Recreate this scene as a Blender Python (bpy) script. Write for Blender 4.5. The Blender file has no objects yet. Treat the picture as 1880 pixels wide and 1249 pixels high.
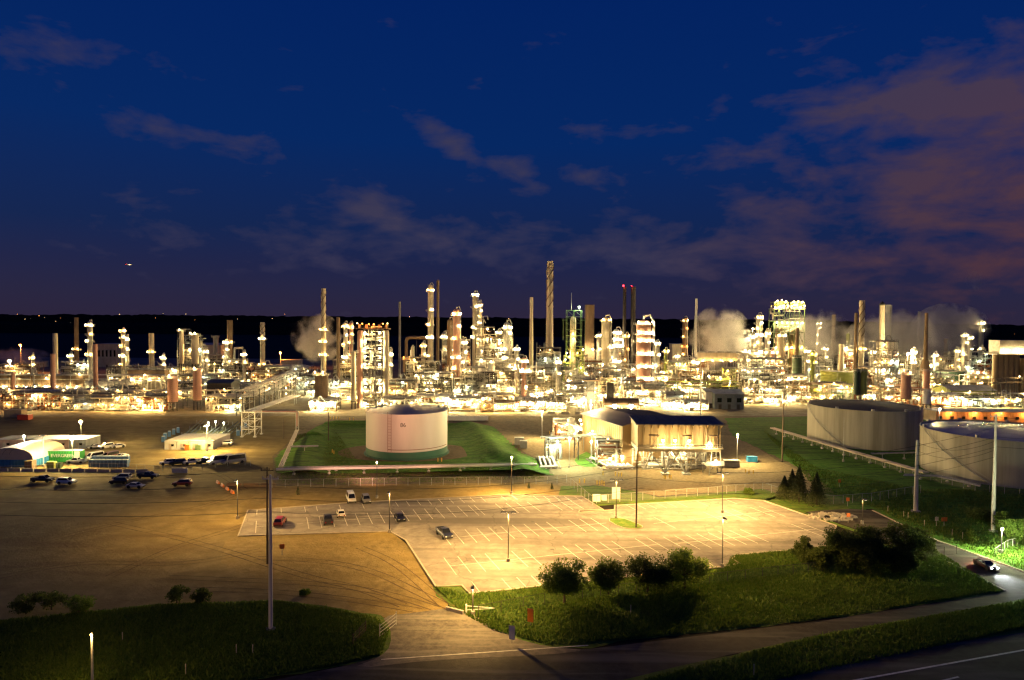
import bpy, math, random
import numpy as np
from mathutils import Vector, Matrix
random.seed(7); np.random.seed(7)
S = bpy.context.scene
COL = S.collection
PI = math.pi
# ------------------------------------------------------------------ camera
F = 1253.0                      # focal length in photo pixels (1880 wide, about 24 mm)
CAM_H = 46.0
PITCH = math.atan(34.5 / F); ROLL = math.radians(0.4)
cam_data = bpy.data.cameras.new("camera"); cam = bpy.data.objects.new("camera", cam_data)
COL.objects.link(cam)
cam_data.sensor_width = 36.0; cam_data.lens = 36.0 * F / 1880.0
cam_data.clip_start = 0.5; cam_data.clip_end = 20000.0
CR = Matrix.Rotation(PI / 2 - PITCH, 4, 'X') @ Matrix.Rotation(ROLL, 4, 'Z')
cam.matrix_world = Matrix.Translation((0, 0, CAM_H)) @ CR
S.camera = cam
# ------------------------------------------------------------------ render settings
S.render.engine = 'CYCLES'
S.view_settings.view_transform = 'Standard'; S.view_settings.look = 'None'
S.view_settings.exposure = 0.3; S.view_settings.gamma = 1.0
cy = S.cycles
cy.max_bounces = 4; cy.diffuse_bounces = 2; cy.glossy_bounces = 2; cy.transmission_bounces = 2
cy.volume_bounces = 1; cy.transparent_max_bounces = 12
cy.sample_clamp_indirect = 3.0; cy.sample_clamp_direct = 0.0
cy.use_light_tree = True
cy.use_denoising = True; cy.denoising_prefilter = 'ACCURATE'
cy.use_adaptive_sampling = False
cy.pixel_filter_type = 'BLACKMAN_HARRIS'; cy.filter_width = 1.35
cy.caustics_reflective = False; cy.caustics_refractive = False
cy.volume_step_rate = 2.0; cy.volume_max_steps = 48
# ------------------------------------------------------------------ pixel -> world
def ray(px, py):
    d = CR.to_3x3() @ Vector(((px - 940.0) / F, (624.5 - py) / F, -1.0))
    return d
def G(px, py, z=0.0):
    """Point of the level z that is seen at photo pixel px, py."""
    d = ray(px, py); t = (z - CAM_H) / d.z
    return Vector((d.x * t, d.y * t, z))
def P(px, py, Y):
    """Point at depth Y seen at photo pixel px, py."""
    d = ray(px, py); t = Y / d.y
    return Vector((d.x * t, Y, CAM_H + d.z * t))
def M(px, Y):
    """Metres that px photo pixels span at depth Y."""
    return px * Y / F
# ------------------------------------------------------------------ world: dusk sky
W = bpy.data.worlds.new("World"); S.world = W; W.use_nodes = True
wt = W.node_tree; wn = wt.nodes; wl = wt.links
for n in list(wn): wn.remove(n)
def wm(op, a, b=None, c=None, clamp=False):
    n = wn.new('ShaderNodeMath'); n.operation = op; n.use_clamp = clamp
    for i, v in enumerate((a, b, c)):
        if v is None: continue
        if isinstance(v, (int, float)): n.inputs[i].default_value = v
        else: wl.new(v, n.inputs[i])
    return n.outputs[0]
tc = wn.new('ShaderNodeTexCoord'); sp = wn.new('ShaderNodeSeparateXYZ'); wl.new(tc.outputs['Generated'], sp.inputs[0])
az = wm('ARCTAN2', sp.outputs[0], sp.outputs[1]); el = wm('ARCSINE', sp.outputs[2])
ramp = wn.new('ShaderNodeValToRGB'); wl.new(wm('MULTIPLY', el, 2.0, clamp=True), ramp.inputs[0])
SKY = [(0.0, (.0230, .0165, .0390)), (.07, (.0185, .0170, .0470)), (.15, (.0125, .0160, .0570)), (.25, (.0055, .0165, .0720)), (.5, (.0012, .0185, .1080)), (.9, (.0003, .0140, .1060))]
cr = ramp.color_ramp
cr.elements[0].position = 0.0; cr.elements[0].color = (*SKY[0][1], 1)
cr.elements[1].position = 1.0; cr.elements[1].color = (.0001, .009, .08, 1)
for p_, c_ in SKY[1:]:
    e = cr.elements.new(p_); e.color = (*c_, 1)
cv = wn.new('ShaderNodeCombineXYZ')
wl.new(wm('MULTIPLY', az, 1.0), cv.inputs[0]); wl.new(wm('MULTIPLY', el, 2.3), cv.inputs[1])
nz = wn.new('ShaderNodeTexNoise'); nz.inputs['Scale'].default_value = 9.0; nz.inputs['Detail'].default_value = 9.0
nz.inputs['Roughness'].default_value = .58; nz.inputs['Distortion'].default_value = .35
wl.new(cv.outputs[0], nz.inputs['Vector'])
nz2 = wn.new('ShaderNodeTexNoise'); nz2.inputs['Scale'].default_value = 26.0; nz2.inputs['Detail'].default_value = 7.0
wl.new(cv.outputs[0], nz2.inputs['Vector'])
# cloud banks: direction (photo px only to find the bearing), angular half-sizes, tilt, weight
BANKS = [(1720, 190, .150, .055, -.1, .62), (1800, 330, .17, .085, 0, .60), (1560, 190, .10, .030, .25, .46), (1400, 385, .095, .030, -.35, .50), (1560, 420, .13, .03, -.2, .36),
         (350, 245, .150, .024, -.12, .31), (470, 290, .10, .020, -.05, .25), (830, 265, .060, .022, -.55, .44), (950, 320, .060, .022, -.5, .42), (1075, 325, .06, .02, -.2, .33),
         (690, 395, .075, .030, -.35, .50), (620, 400, .09, .024, -.2, .34), (820, 450, .40, .040, 0, .36), (300, 420, .30, .022, 0, .22), (830, 262, .030, .012, -.5, .30), (1150, 240, .12, .02, .1, .24), (1380, 265, .10, .03, .3, .26),
         (90, 70, .10, .03, -.1, .22), (420, 440, .30, .028, 0, .22), (1250, 465, .34, .040, 0, .42), (1600, 480, .30, .045, 0, .40)]
tot = None
for (bx, by, sa, se, tilt, wgt) in BANKS:
    d = ray(bx, by).normalized(); a0 = math.atan2(d.x, d.y); e0 = math.asin(d.z)
    da = wm('SUBTRACT', az, a0); de = wm('SUBTRACT', el, e0)
    ct, st = math.cos(tilt), math.sin(tilt)
    u = wm('DIVIDE', wm('ADD', wm('MULTIPLY', da, ct), wm('MULTIPLY', de, st)), sa)
    v = wm('DIVIDE', wm('SUBTRACT', wm('MULTIPLY', de, ct), wm('MULTIPLY', da, st)), se)
    q = wm('ADD', wm('MULTIPLY', u, u), wm('MULTIPLY', v, v))
    g = wm('MULTIPLY', wm('EXPONENT', wm('MULTIPLY', q, -.8)), wgt)
    tot = g if tot is None else wm('MAXIMUM', tot, g)
nn = wm('ADD', wm('MULTIPLY', nz.outputs[0], .72), wm('MULTIPLY', nz2.outputs[0], .28))
dens = wm('MULTIPLY', wm('SUBTRACT', wm('ADD', wm('MULTIPLY', wm('SUBTRACT', nn, .5), 3.2), wm('MULTIPLY', tot, 1.9)), .34), 1.25, clamp=True)
warm = wm('MULTIPLY', wm('ADD', az, -.18), 1.9, clamp=True)       # the clouds over the town lights are rustier
warm = wm('MULTIPLY', warm, wm('SUBTRACT', 1.0, wm('MULTIPLY', wm('SUBTRACT', el, .05), 2.6, clamp=True)))
cc = wn.new('ShaderNodeMix'); cc.data_type = 'RGBA'; wl.new(warm, cc.inputs[0])
cc.inputs[6].default_value = (.043, .038, .076, 1); cc.inputs[7].default_value = (.090, .032, .030, 1)
sm = wn.new('ShaderNodeMix'); sm.data_type = 'RGBA'
wl.new(wm('MULTIPLY', dens, .88), sm.inputs[0]); wl.new(ramp.outputs[0], sm.inputs[6]); wl.new(cc.outputs[2], sm.inputs[7])
bgc = wn.new('ShaderNodeBackground'); wl.new(sm.outputs[2], bgc.inputs[0]); bgc.inputs[1].default_value = 0.92
sky = wn.new('ShaderNodeTexSky'); sky.sky_type = 'NISHITA'; sky.sun_disc = False
sky.sun_elevation = math.radians(-4.5); sky.sun_rotation = math.radians(250)
bgs = wn.new('ShaderNodeBackground'); wl.new(sky.outputs[0], bgs.inputs[0]); bgs.inputs[1].default_value = 0.05
ads = wn.new('ShaderNodeAddShader'); wl.new(bgc.outputs[0], ads.inputs[0]); wl.new(bgs.outputs[0], ads.inputs[1])
wo = wn.new('ShaderNodeOutputWorld'); wl.new(ads.outputs[0], wo.inputs[0])
W.cycles.sampling_method = 'MANUAL'; W.cycles.sample_map_resolution = 256
# ------------------------------------------------------------------ mesh builder
class MB:
    def __init__(s): s.v = []; s.f = []; s.m = []
    def add(s, vs, fs, mi=0):
        o = len(s.v); s.v.extend([tuple(p) for p in vs])
        for f in fs: s.f.append(tuple(i + o for i in f)); s.m.append(mi)
    def box(s, c, d, rz=0.0, mi=0):
        """box centred at c with full sizes d"""
        x, y, z = d[0] / 2, d[1] / 2, d[2] / 2; ca, sa = math.cos(rz), math.sin(rz)
        vs = []
        for k in (-z, z):
            for (i, j) in ((-x, -y), (x, -y), (x, y), (-x, y)):
                vs.append((c[0] + i * ca - j * sa, c[1] + i * sa + j * ca, c[2] + k))
        s.add(vs, [(3, 2, 1, 0), (4, 5, 6, 7), (0, 1, 5, 4), (1, 2, 6, 5), (2, 3, 7, 6), (3, 0, 4, 7)], mi)
    def bar(s, a, b, w, mi=0, n=4, w2=None):
        """bar of width w (radius) from a to b with n sides"""
        a = Vector(a); b = Vector(b); d = b - a
        if d.length < 1e-6: return
        d.normalize(); up = Vector((0, 0, 1)) if abs(d.z) < .9 else Vector((1, 0, 0))
        u = d.cross(up).normalized(); v = u.cross(d)
        w2 = w if w2 is None else w2
        vs = []
        for (p, r) in ((a, w), (b, w2)):
            for k in range(n):
                t = 2 * PI * (k + .5) / n; vs.append(p + (u * math.cos(t) + v * math.sin(t)) * r)
        fs = [(k, (k + 1) % n, n + (k + 1) % n, n + k) for k in range(n)] + [tuple(range(n - 1, -1, -1)), tuple(range(n, 2 * n))]
        s.add(vs, fs, mi)
    def tube(s, pts, r, n=6, mi=0):
        """one continuous tube through pts"""
        pts = [Vector(p) for p in pts]; N = len(pts); vs = []
        for i, p in enumerate(pts):
            d = (pts[min(i + 1, N - 1)] - pts[max(i - 1, 0)])
            if d.length < 1e-6: d = Vector((0, 0, 1))
            d.normalize(); up = Vector((0, 0, 1)) if abs(d.z) < .95 else Vector((1, 0, 0))
            u = d.cross(up).normalized(); v = u.cross(d)
            if i == 0: u0 = u
            else:
                u = (u0 - d * u0.dot(d))
                if u.length < 1e-3: u = d.cross(up)
                u.normalize(); v = u.cross(d); u0 = u
            k_ = 1.0
            if 0 < i < N - 1:
                c = (pts[i] - pts[i - 1]).normalized().dot((pts[i + 1] - pts[i]).normalized())
                k_ = 1 / max(.6, math.sqrt(max(.0, (1 + c) / 2)))
            rr = r[i] if isinstance(r, (list, tuple)) else r
            for k in range(n):
                t = 2 * PI * k / n; vs.append(p + (u * math.cos(t) + v * math.sin(t)) * rr * (k_ if k_ < 1.3 else 1.2))
        fs = []
        for i in range(N - 1):
            for k in range(n):
                fs.append((i * n + k, i * n + (k + 1) % n, (i + 1) * n + (k + 1) % n, (i + 1) * n + k))
        fs += [tuple(range(n - 1, -1, -1)), tuple((N - 1) * n + k for k in range(n))]
        s.add(vs, fs, mi)
    def lathe(s, prof, c=(0, 0, 0), n=20, mi=0, a0=0.0, a1=2 * PI, axis='Z'):
        """surface of revolution about a vertical (or X / Y) axis; prof = [(r, z)]"""
        full = abs(a1 - a0 - 2 * PI) < 1e-6; K = n if full else n + 1; vs = []
        for (r, z) in prof:
            for k in range(K):
                t = a0 + (a1 - a0) * k / n; p = (r * math.cos(t), r * math.sin(t), z)
                if axis == 'X': p = (p[2], p[0], p[1])
                if axis == 'Y': p = (p[0], p[2], p[1])
                vs.append((c[0] + p[0], c[1] + p[1], c[2] + p[2]))
        fs = []
        for i in range(len(prof) - 1):
            for k in range(n):
                k2 = (k + 1) % K
                fs.append((i * K + k, i * K + k2, (i + 1) * K + k2, (i + 1) * K + k))
        s.add(vs, fs, mi)
    def prism(s, poly, z0, z1, mi=0):
        """vertical prism over a polygon [(x, y)]"""
        n = len(poly); vs = [(x, y, z0) for x, y in poly] + [(x, y, z1) for x, y in poly]
        s.add(vs, [tuple(range(n - 1, -1, -1)), tuple(range(n, 2 * n))] + [(k, (k + 1) % n, n + (k + 1) % n, n + k) for k in range(n)], mi)
    def mesh(s, name, mats, smooth=False):
        me = bpy.data.meshes.new(name); me.from_pydata(s.v, [], s.f)
        for m in (mats if isinstance(mats, (list, tuple)) else [mats]): me.materials.append(m)
        if any(s.m): me.polygons.foreach_set('material_index', s.m)
        if smooth:
            me.polygons.foreach_set('use_smooth', [True] * len(me.polygons))
            me.set_sharp_from_angle(angle=math.radians(38))
        me.update(); return me
    def build(s, name, mats, parent=None, loc=None, smooth=False):
        return put(name, s.mesh(name, mats, smooth), parent, loc)
def put(name, me, parent=None, loc=None, rz=0.0, scale=None):
    o = bpy.data.objects.new(name, me); COL.objects.link(o)
    if parent is not None: o.parent = parent
    if loc is not None: o.location = loc
    if rz: o.rotation_euler = (0, 0, rz)
    if scale is not None: o.scale = scale if isinstance(scale, (tuple, list)) else (scale,) * 3
    return o
def tag(o, label=None, cat=None, group=None, kind=None):
    if label: o['label'] = label
    if cat: o['category'] = cat
    if group: o['group'] = group
    if kind: o['kind'] = kind
    return o
def thing(name, label, cat, loc=(0, 0, 0), rz=0.0, group=None):
    o = bpy.data.objects.new(name, None); COL.objects.link(o)
    o.empty_display_size = .5; o.location = loc; o.rotation_euler = (0, 0, rz)
    return tag(o, label, cat, group)
def copy_tree(o, parent=None):
    c = o.copy(); COL.objects.link(c)
    if parent is not None: c.parent = parent; c.matrix_parent_inverse = o.matrix_parent_inverse.copy()
    for ch in list(o.children): copy_tree(ch, c)
    return c
# ------------------------------------------------------------------ materials
MAT = {}
def mat(name, col, rough=.6, metal=0.0, var=.25, scale=1.5, col2=None, bump=0.0, bscale=None, detail=5, stretch=(1, 1, 1), spec=.4):
    """plain surface with procedural wear: two tones mixed by object-space noise"""
    if name in MAT: return MAT[name]
    m = bpy.data.materials.new(name); m.use_nodes = True; nt = m.node_tree; b = nt.nodes['Principled BSDF']
    b.inputs['Roughness'].default_value = rough; b.inputs['Metallic'].default_value = metal
    b.inputs['Specular IOR Level'].default_value = spec
    t = nt.nodes.new('ShaderNodeTexCoord'); mp = nt.nodes.new('ShaderNodeMapping'); nt.links.new(t.outputs['Object'], mp.inputs[0])
    mp.inputs['Scale'].default_value = stretch
    n = nt.nodes.new('ShaderNodeTexNoise'); n.inputs['Scale'].default_value = scale; n.inputs['Detail'].default_value = detail
    n.inputs['Roughness'].default_value = .65; nt.links.new(mp.outputs[0], n.inputs['Vector'])
    r = nt.nodes.new('ShaderNodeValToRGB'); nt.links.new(n.outputs[0], r.inputs[0])
    c2 = col2 or tuple(c * (1 - var) for c in col)
    r.color_ramp.elements[0].position = .36; r.color_ramp.elements[0].color = (*c2, 1)
    r.color_ramp.elements[1].position = .64; r.color_ramp.elements[1].color = (*col, 1)
    nt.links.new(r.outputs[0], b.inputs['Base Color'])
    if bump:
        n2 = nt.nodes.new('ShaderNodeTexNoise'); n2.inputs['Scale'].default_value = bscale or scale * 4; n2.inputs['Detail'].default_value = 6
        nt.links.new(mp.outputs[0], n2.inputs['Vector'])
        bp = nt.nodes.new('ShaderNodeBump'); bp.inputs['Strength'].default_value = bump; bp.inputs['Distance'].default_value = .3
        nt.links.new(n2.outputs[0], bp.inputs['Height']); nt.links.new(bp.outputs[0], b.inputs['Normal'])
    MAT[name] = m; return m
def emit(name, col, strength):
    m = bpy.data.materials.new(name); m.use_nodes = True; nt = m.node_tree
    b = nt.nodes['Principled BSDF']; b.inputs['Base Color'].default_value = (*col, 1)
    b.inputs['Emission Color'].default_value = (*col, 1); b.inputs['Emission Strength'].default_value = strength
    m.cycles.emission_sampling = 'NONE' if strength < 20 else 'AUTO'
    MAT[name] = m; return m
def ground_mat(name, cols, scales, bump=.3, bscale=2.0, rough=.95, streak=None, cracks=None):
    """ground: a few tones mixed by large and small noise, world scale (objects sit at the origin)"""
    m = bpy.data.materials.new(name); m.use_nodes = True; nt = m.node_tree; b = nt.nodes['Principled BSDF']
    b.inputs['Roughness'].default_value = rough; b.inputs['Specular IOR Level'].default_value = .15
    t = nt.nodes.new('ShaderNodeTexCoord'); cur = None
    for i, (c, sc) in enumerate(zip(cols[1:], scales)):
        n = nt.nodes.new('ShaderNodeTexNoise'); n.inputs['Scale'].default_value = sc; n.inputs['Detail'].default_value = 8
        n.inputs['Roughness'].default_value = .66
        nt.links.new(t.outputs['Object'], n.inputs['Vector'])
        r = nt.nodes.new('ShaderNodeValToRGB'); r.color_ramp.elements[0].position = .40; r.color_ramp.elements[1].position = .62
        nt.links.new(n.outputs[0], r.inputs[0])
        x = nt.nodes.new('ShaderNodeMix'); x.data_type = 'RGBA'; nt.links.new(r.outputs[0], x.inputs[0])
        if cur is None: x.inputs[6].default_value = (*cols[0], 1)
        else: nt.links.new(cur, x.inputs[6])
        x.inputs[7].default_value = (*c, 1); cur = x.outputs[2]
    if streak:                                  # tyre tracks / mower stripes: noise stretched along one bearing
        ang, scx, scy, cst, amt = streak
        mp = nt.nodes.new('ShaderNodeMapping'); mp.inputs['Rotation'].default_value = (0, 0, ang); mp.inputs['Scale'].default_value = (scx, scy, 1)
        nt.links.new(t.outputs['Object'], mp.inputs[0])
        n = nt.nodes.new('ShaderNodeTexNoise'); n.inputs['Scale'].default_value = 1.0; n.inputs['Detail'].default_value = 6; n.inputs['Distortion'].default_value = .6
        nt.links.new(mp.outputs[0], n.inputs['Vector'])
        r = nt.nodes.new('ShaderNodeValToRGB'); r.color_ramp.elements[0].position = .48; r.color_ramp.elements[1].position = .66
        r.color_ramp.elements[1].color = (amt, amt, amt, 1)
        nt.links.new(n.outputs[0], r.inputs[0])
        x = nt.nodes.new('ShaderNodeMix'); x.data_type = 'RGBA'; nt.links.new(r.outputs[0], x.inputs[0]); nt.links.new(cur, x.inputs[6])
        x.inputs[7].default_value = (*cst, 1); cur = x.outputs[2]
    if cracks:                                  # wandering sealed cracks
        nd = nt.nodes.new('ShaderNodeTexNoise'); nd.inputs['Scale'].default_value = .25; nd.inputs['Detail'].default_value = 5; nt.links.new(t.outputs['Object'], nd.inputs['Vector'])
        mx = nt.nodes.new('ShaderNodeVectorMath'); mx.operation = 'MULTIPLY_ADD'; nt.links.new(nd.outputs['Color'], mx.inputs[0]); mx.inputs[1].default_value = (5, 5, 0); nt.links.new(t.outputs['Object'], mx.inputs[2])
        vo = nt.nodes.new('ShaderNodeTexVoronoi'); vo.feature = 'DISTANCE_TO_EDGE'; vo.inputs['Scale'].default_value = cracks[0]; nt.links.new(mx.outputs[0], vo.inputs['Vector'])
        r = nt.nodes.new('ShaderNodeValToRGB'); r.color_ramp.elements[0].position = .004; r.color_ramp.elements[0].color = (.42, .42, .42, 1); r.color_ramp.elements[1].position = .011; r.color_ramp.elements[1].color = (0, 0, 0, 1); nt.links.new(vo.outputs['Distance'], r.inputs[0])
        x = nt.nodes.new('ShaderNodeMix'); x.data_type = 'RGBA'; nt.links.new(r.outputs[0], x.inputs[0]); nt.links.new(cur, x.inputs[6]); x.inputs[7].default_value = (*cracks[1], 1); cur = x.outputs[2]
    nt.links.new(cur, b.inputs['Base Color'])
    if bump:
        n2 = nt.nodes.new('ShaderNodeTexNoise'); n2.inputs['Scale'].default_value = bscale; n2.inputs['Detail'].default_value = 8
        n2.inputs['Roughness'].default_value = .7
        nt.links.new(t.outputs['Object'], n2.inputs['Vector'])
        bp = nt.nodes.new('ShaderNodeBump'); bp.inputs['Strength'].default_value = bump; bp.inputs['Distance'].default_value = .5
        nt.links.new(n2.outputs[0], bp.inputs['Height']); nt.links.new(bp.outputs[0], b.inputs['Normal'])
    MAT[name] = m; return m
silver = mat('silver_steel', (.55, .54, .50), .45, .25, .35, .5)
galv = mat('galvanised_steel', (.50, .50, .47), .5, .3, .3, 1.2)
cream = mat('cream_paint', (.62, .54, .40), .55, 0, .3, .3, stretch=(1, 1, .25))
grey = mat('grey_paint', (.34, .35, .35), .6, 0, .35, .35, stretch=(1, 1, .3))
darksteel = mat('dark_steel', (.075, .070, .065), .6, .2, .4, 1.0)
brown = mat('weathered_brown', (.22, .15, .095), .7, 0, .4, .35, stretch=(1, 1, .3))
pink = mat('pink_paint', (.60, .33, .25), .6, 0, .22, .4, stretch=(1, 1, .25))
rust = mat('rusty_steel', (.25, .10, .05), .75, 0, .45, 1.0)
green_st = mat('green_steel', (.13, .22, .10), .6, 0, .3, 1.0)
green_dk = mat('dark_green_paint', (.030, .065, .045), .55, 0, .3, .4)
olive = mat('olive_tank_paint', (.33, .38, .10), .55, 0, .25, .15, stretch=(1, 1, .2))
yellow = mat('yellow_paint', (.75, .50, .04), .5, 0, .15, 1)
redpaint = mat('red_paint', (.42, .05, .03), .5, 0, .2, 1)
orangep = mat('orange_paint', (.75, .20, .03), .5, 0, .15, 1)
white = mat('white_paint', (.74, .73, .70), .5, 0, .12, .6)
blue_p = mat('blue_plastic', (.07, .16, .33), .5, 0, .2, 1)
concrete = mat('concrete', (.40, .37, .32), .85, 0, .3, .5, bump=.15)
black = mat('black_rubber', (.018, .018, .018), .8, 0, .2, 3)
glass = mat('dark_glass', (.012, .014, .018), .08, 0, .1, 1, spec=.6)
chrome = mat('chrome', (.6, .6, .6), .25, .9, .1, 3)
wood = mat('pole_wood', (.10, .070, .045), .85, 0, .35, 2, stretch=(6, 6, .5), bump=.2)
bark = mat('bark', (.075, .055, .040), .9, 0, .4, 3, bump=.3)
E_WARM = emit('lamp_warm', (1.0, .62, .24), 9)
E_WHITE = emit('lamp_white', (1.0, .80, .48), 12)
E_COOL = emit('lamp_cool', (.94, 1.0, .80), 12)
E_SOD = emit('lamp_sodium', (1.0, .34, .06), 8)
E_RED = emit('lamp_red', (1.0, .02, .03), 14)
E_FAR = emit('lamp_distant', (1.0, .75, .4), 12)
LENS = {'w': E_WARM, 'n': E_WHITE, 'c': E_COOL, 's': E_SOD, 'r': E_RED}
_lm = {}; _ld = {}; LPOW = 10000.0
LCOL = {'w': (1.0, .56, .15), 'n': (1.0, .72, .29), 'c': (.90, 1.0, .60), 's': (1.0, .32, .05), 'r': (1.0, .02, .03)}
def lamp_mesh(k):
    """floodlight: glowing globe under a small dark hood on a stub bracket"""
    if k not in _lm:
        b = MB()
        b.lathe([(.02, -1), (.72, -.66), (1, 0), (.72, .62), (.02, .85)], n=7, mi=0)
        b.lathe([(.80, .72), (.55, 1.1), (.05, 1.2)], n=7, mi=1)
        b.bar((0, .1, 1.1), (0, 1.6, 1.3), .10, 1)
        _lm[k] = b.mesh('floodlight', [LENS[k], darksteel])
    return _lm[k]
def lamp(root, p, k='n', r=.5, name='floodlight'):
    o = put(name, lamp_mesh(k), root, p, scale=r * (.95 if k != 'r' else 1))
    if r > .12:
        key = (k, round(r, 1))
        if key not in _ld:                          # the light itself hangs just under the lens; lamps of one kind and size share it
            l = bpy.data.lights.new('lamp_light', 'POINT'); l.color = LCOL[k]; l.energy = (220 if k == 'r' else LPOW * max(.15, key[1]) ** 2); l.shadow_soft_size = .3; _ld[key] = l
        q = bpy.data.objects.new('lamp_light', _ld[key]); COL.objects.link(q); q.parent = root; q.location = (p[0], p[1] - r * .3, p[2] - r * 1.35)
    return o
# ================================================================== GROUND
def smooth(pts, it=2, closed=True):
    for _ in range(it):
        q = []; n = len(pts)
        for i in range(n if closed else n - 1):
            a, b = Vector(pts[i]), Vector(pts[(i + 1) % n]); q += [a * .75 + b * .25, a * .25 + b * .75]
        if not closed: q = [Vector(pts[0])] + q + [Vector(pts[-1])]
        pts = q
    return pts
def ragged(pts, amp, rng=random.Random(11), step=1.1):
    q = []; n = len(pts); w = 0.0
    for i in range(n):
        a, b = pts[i], pts[(i + 1) % n]; k = max(1, min(90, int((b - a).length / step))); nrm = Vector((-(b - a).y, (b - a).x)); nrm = nrm.normalized() if nrm.length > 0 else nrm
        for j in range(k): w = w * .75 + rng.uniform(-1, 1) * amp * .6; q.append(a.lerp(b, j / k) + nrm * w)
    return q
def sheet(name, pix, z, m, it=0, world=None, rag=0.0):
    pts = [G(*p).to_2d() for p in pix] if world is None else [Vector(p) for p in world]
    if it: pts = smooth(pts, it)
    if rag: pts = ragged(pts, rag)
    b = MB(); b.add([(p.x, p.y, z) for p in pts], [tuple(range(len(pts)))])
    o = b.build(name, m)
    if o.data.polygons[0].normal.z < 0: o.data.flip_normals()
    return tag(o, kind='structure')
def kerb(name, pix, z=.0, it=0, w=.18, h=.14, m=None, closed=False):
    pts = [G(*p).to_2d() for p in pix]
    if it: pts = smooth(pts, it, closed)
    b = MB(); n = len(pts); vs = []
    for i, p in enumerate(pts):
        a = pts[max(i - 1, 0)] if not closed else pts[i - 1]; c = pts[min(i + 1, n - 1)] if not closed else pts[(i + 1) % n]
        d = (c - a).normalized(); q = Vector((-d.y, d.x)) * w
        vs += [(p.x - q.x, p.y - q.y, z), (p.x + q.x, p.y + q.y, z), (p.x + q.x, p.y + q.y, z + h), (p.x - q.x, p.y - q.y, z + h)]
    fs = []
    for i in range(n if closed else n - 1):
        j = (i + 1) % n
        for k in range(4): fs.append((i * 4 + k, i * 4 + (k + 1) % 4, j * 4 + (k + 1) % 4, j * 4 + k))
    b.add(vs, fs); return tag(b.build(name, m or MAT['concrete_kerb']), kind='structure')
mat('concrete_kerb', (.42, .37, .30), .85, 0, .25, 1.0)
g_field = ground_mat('field_ground', [(.011, .008, .003), (.017, .012, .005), (.007, .006, .003)], [.004, .013], 0)
g_yard = ground_mat('refinery_yard', [(.20, .17, .11), (.13, .11, .075), (.25, .215, .15)], [.03, .25], .25, 1.5)
g_dirt = ground_mat('dirt_ground', [(.190, .146, .055), (.138, .106, .042), (.235, .182, .078)], [.035, .28], .5, 1.3, streak=(1.1, .05, .22, (.115, .078, .032), .55))
g_dry = ground_mat('dry_grass_ground', [(.225, .166, .056), (.160, .120, .045), (.265, .200, .080)], [.07, .55], .5, 1.6, streak=(-.55, .03, .30, (.16, .115, .035), .6))
g_grass = ground_mat('grass_ground', [(.078, .160, .016), (.050, .118, .012), (.125, .170, .030)], [.09, .8], .8, 2.2, streak=(-.15, .05, .6, (.030, .046, .014), .7))
g_dike = ground_mat('dike_grass_ground', [(.070, .200, .018), (.045, .140, .013), (.11, .23, .030)], [.08, .6], .8, 1.6, streak=(.9, .05, .7, (.02, .04, .012), .6))
g_lot = ground_mat('lot_asphalt', [(.225, .205, .185), (.150, .136, .122), (.262, .244, .222)], [.035, .45], .2, 4.0, .9, streak=(.12, .012, .30, (.115, .104, .094), .75), cracks=(.065, (.075, .068, .060)))
g_road = ground_mat('road_asphalt', [(.040, .037, .032), (.026, .024, .021), (.052, .048, .042)], [.08, .8], .2, 4.0, .9, streak=(-.9, .04, .5, (.16, .15, .13), .5))
g_gravel = ground_mat('gravel_ground', [(.200, .150, .075), (.135, .102, .055), (.25, .195, .11)], [.08, .9], .4, 2.5)
paint = mat('line_paint', (.74, .72, .66), .7, 0, .35, 1.2, col2=(.45, .43, .38))

R_ = 9000.0
sheet('ground', None, 0.0, g_field, world=[(-R_, -200), (R_, -200), (R_, R_), (-R_, R_)])
sheet('refinery_ground', None, .02, g_yard, world=[(-420, G(0, 768).y), (70, G(0, 764).y), (70, 330), (600, 330), (600, 800), (-600, 800), (-600, G(0, 768).y)])
sheet('dirt_lot', [(-200, 766), (545, 764), (545, 800), (500, 838), (505, 895), (470, 925), (437, 985), (720, 978), (760, 1010), (800, 1078), (830, 1125), (700, 1135), (600, 1117), (520, 1106), (300, 1110), (180, 1128), (0, 1140), (-300, 1165)], .03, g_dirt)
sheet('dry_grass_field', [(437, 985), (600, 974), (716, 977), (745, 992), (800, 1078), (812, 1098), (838, 1122), (760, 1136), (690, 1130), (640, 1118), (560, 1080), (440, 1050), (395, 1030), (400, 1000)], .045, g_dry, 2, rag=1.6)
sheet('near_grass', [(-400, 1178), (0, 1142), (180, 1120), (300, 1110), (500, 1103), (600, 1116), (660, 1127), (700, 1130), (716, 1150), (718, 1185), (700, 1205), (640, 1222), (400, 1262), (-600, 1420)], .05, g_grass, rag=.45)
sheet('verge_grass', [(795, 1078), (848, 1075), (862, 1092), (1000, 1077), (1330, 1044), (1345, 1020), (1450, 1010), (1530, 1000), (1640, 1000), (1720, 1010), (1875, 1082), (1845, 1088), (1500, 1140), (1150, 1177), (1085, 1190), (1010, 1188), (935, 1172), (905, 1160), (850, 1130), (800, 1095)], .05, g_grass, rag=.3)
sheet('middle_verge', [(1085, 1262), (1250, 1222), (1520, 1162), (1890, 1098), (2100, 1065), (2100, 1140), (1890, 1160), (1560, 1210), (1380, 1262), (1200, 1330), (900, 1330)], .05, g_grass, rag=.35)
sheet('far_verge_grass', [(1500, 960), (1600, 935), (1705, 985), (1895, 1060), (2200, 1130), (2300, 900), (2000, 780), (1680, 770), (1490, 765), (1330, 768), (1345, 800), (1470, 860), (1530, 900)], .04, g_dike, rag=.8)
sheet('side_road', [(1478, 940), (1500, 930), (1602, 938), (1660, 966), (1722, 994), (1895, 1056), (2200, 1130), (2100, 1200), (1845, 1088), (1720, 1024), (1640, 1000), (1560, 968)], .06, g_road)
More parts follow.
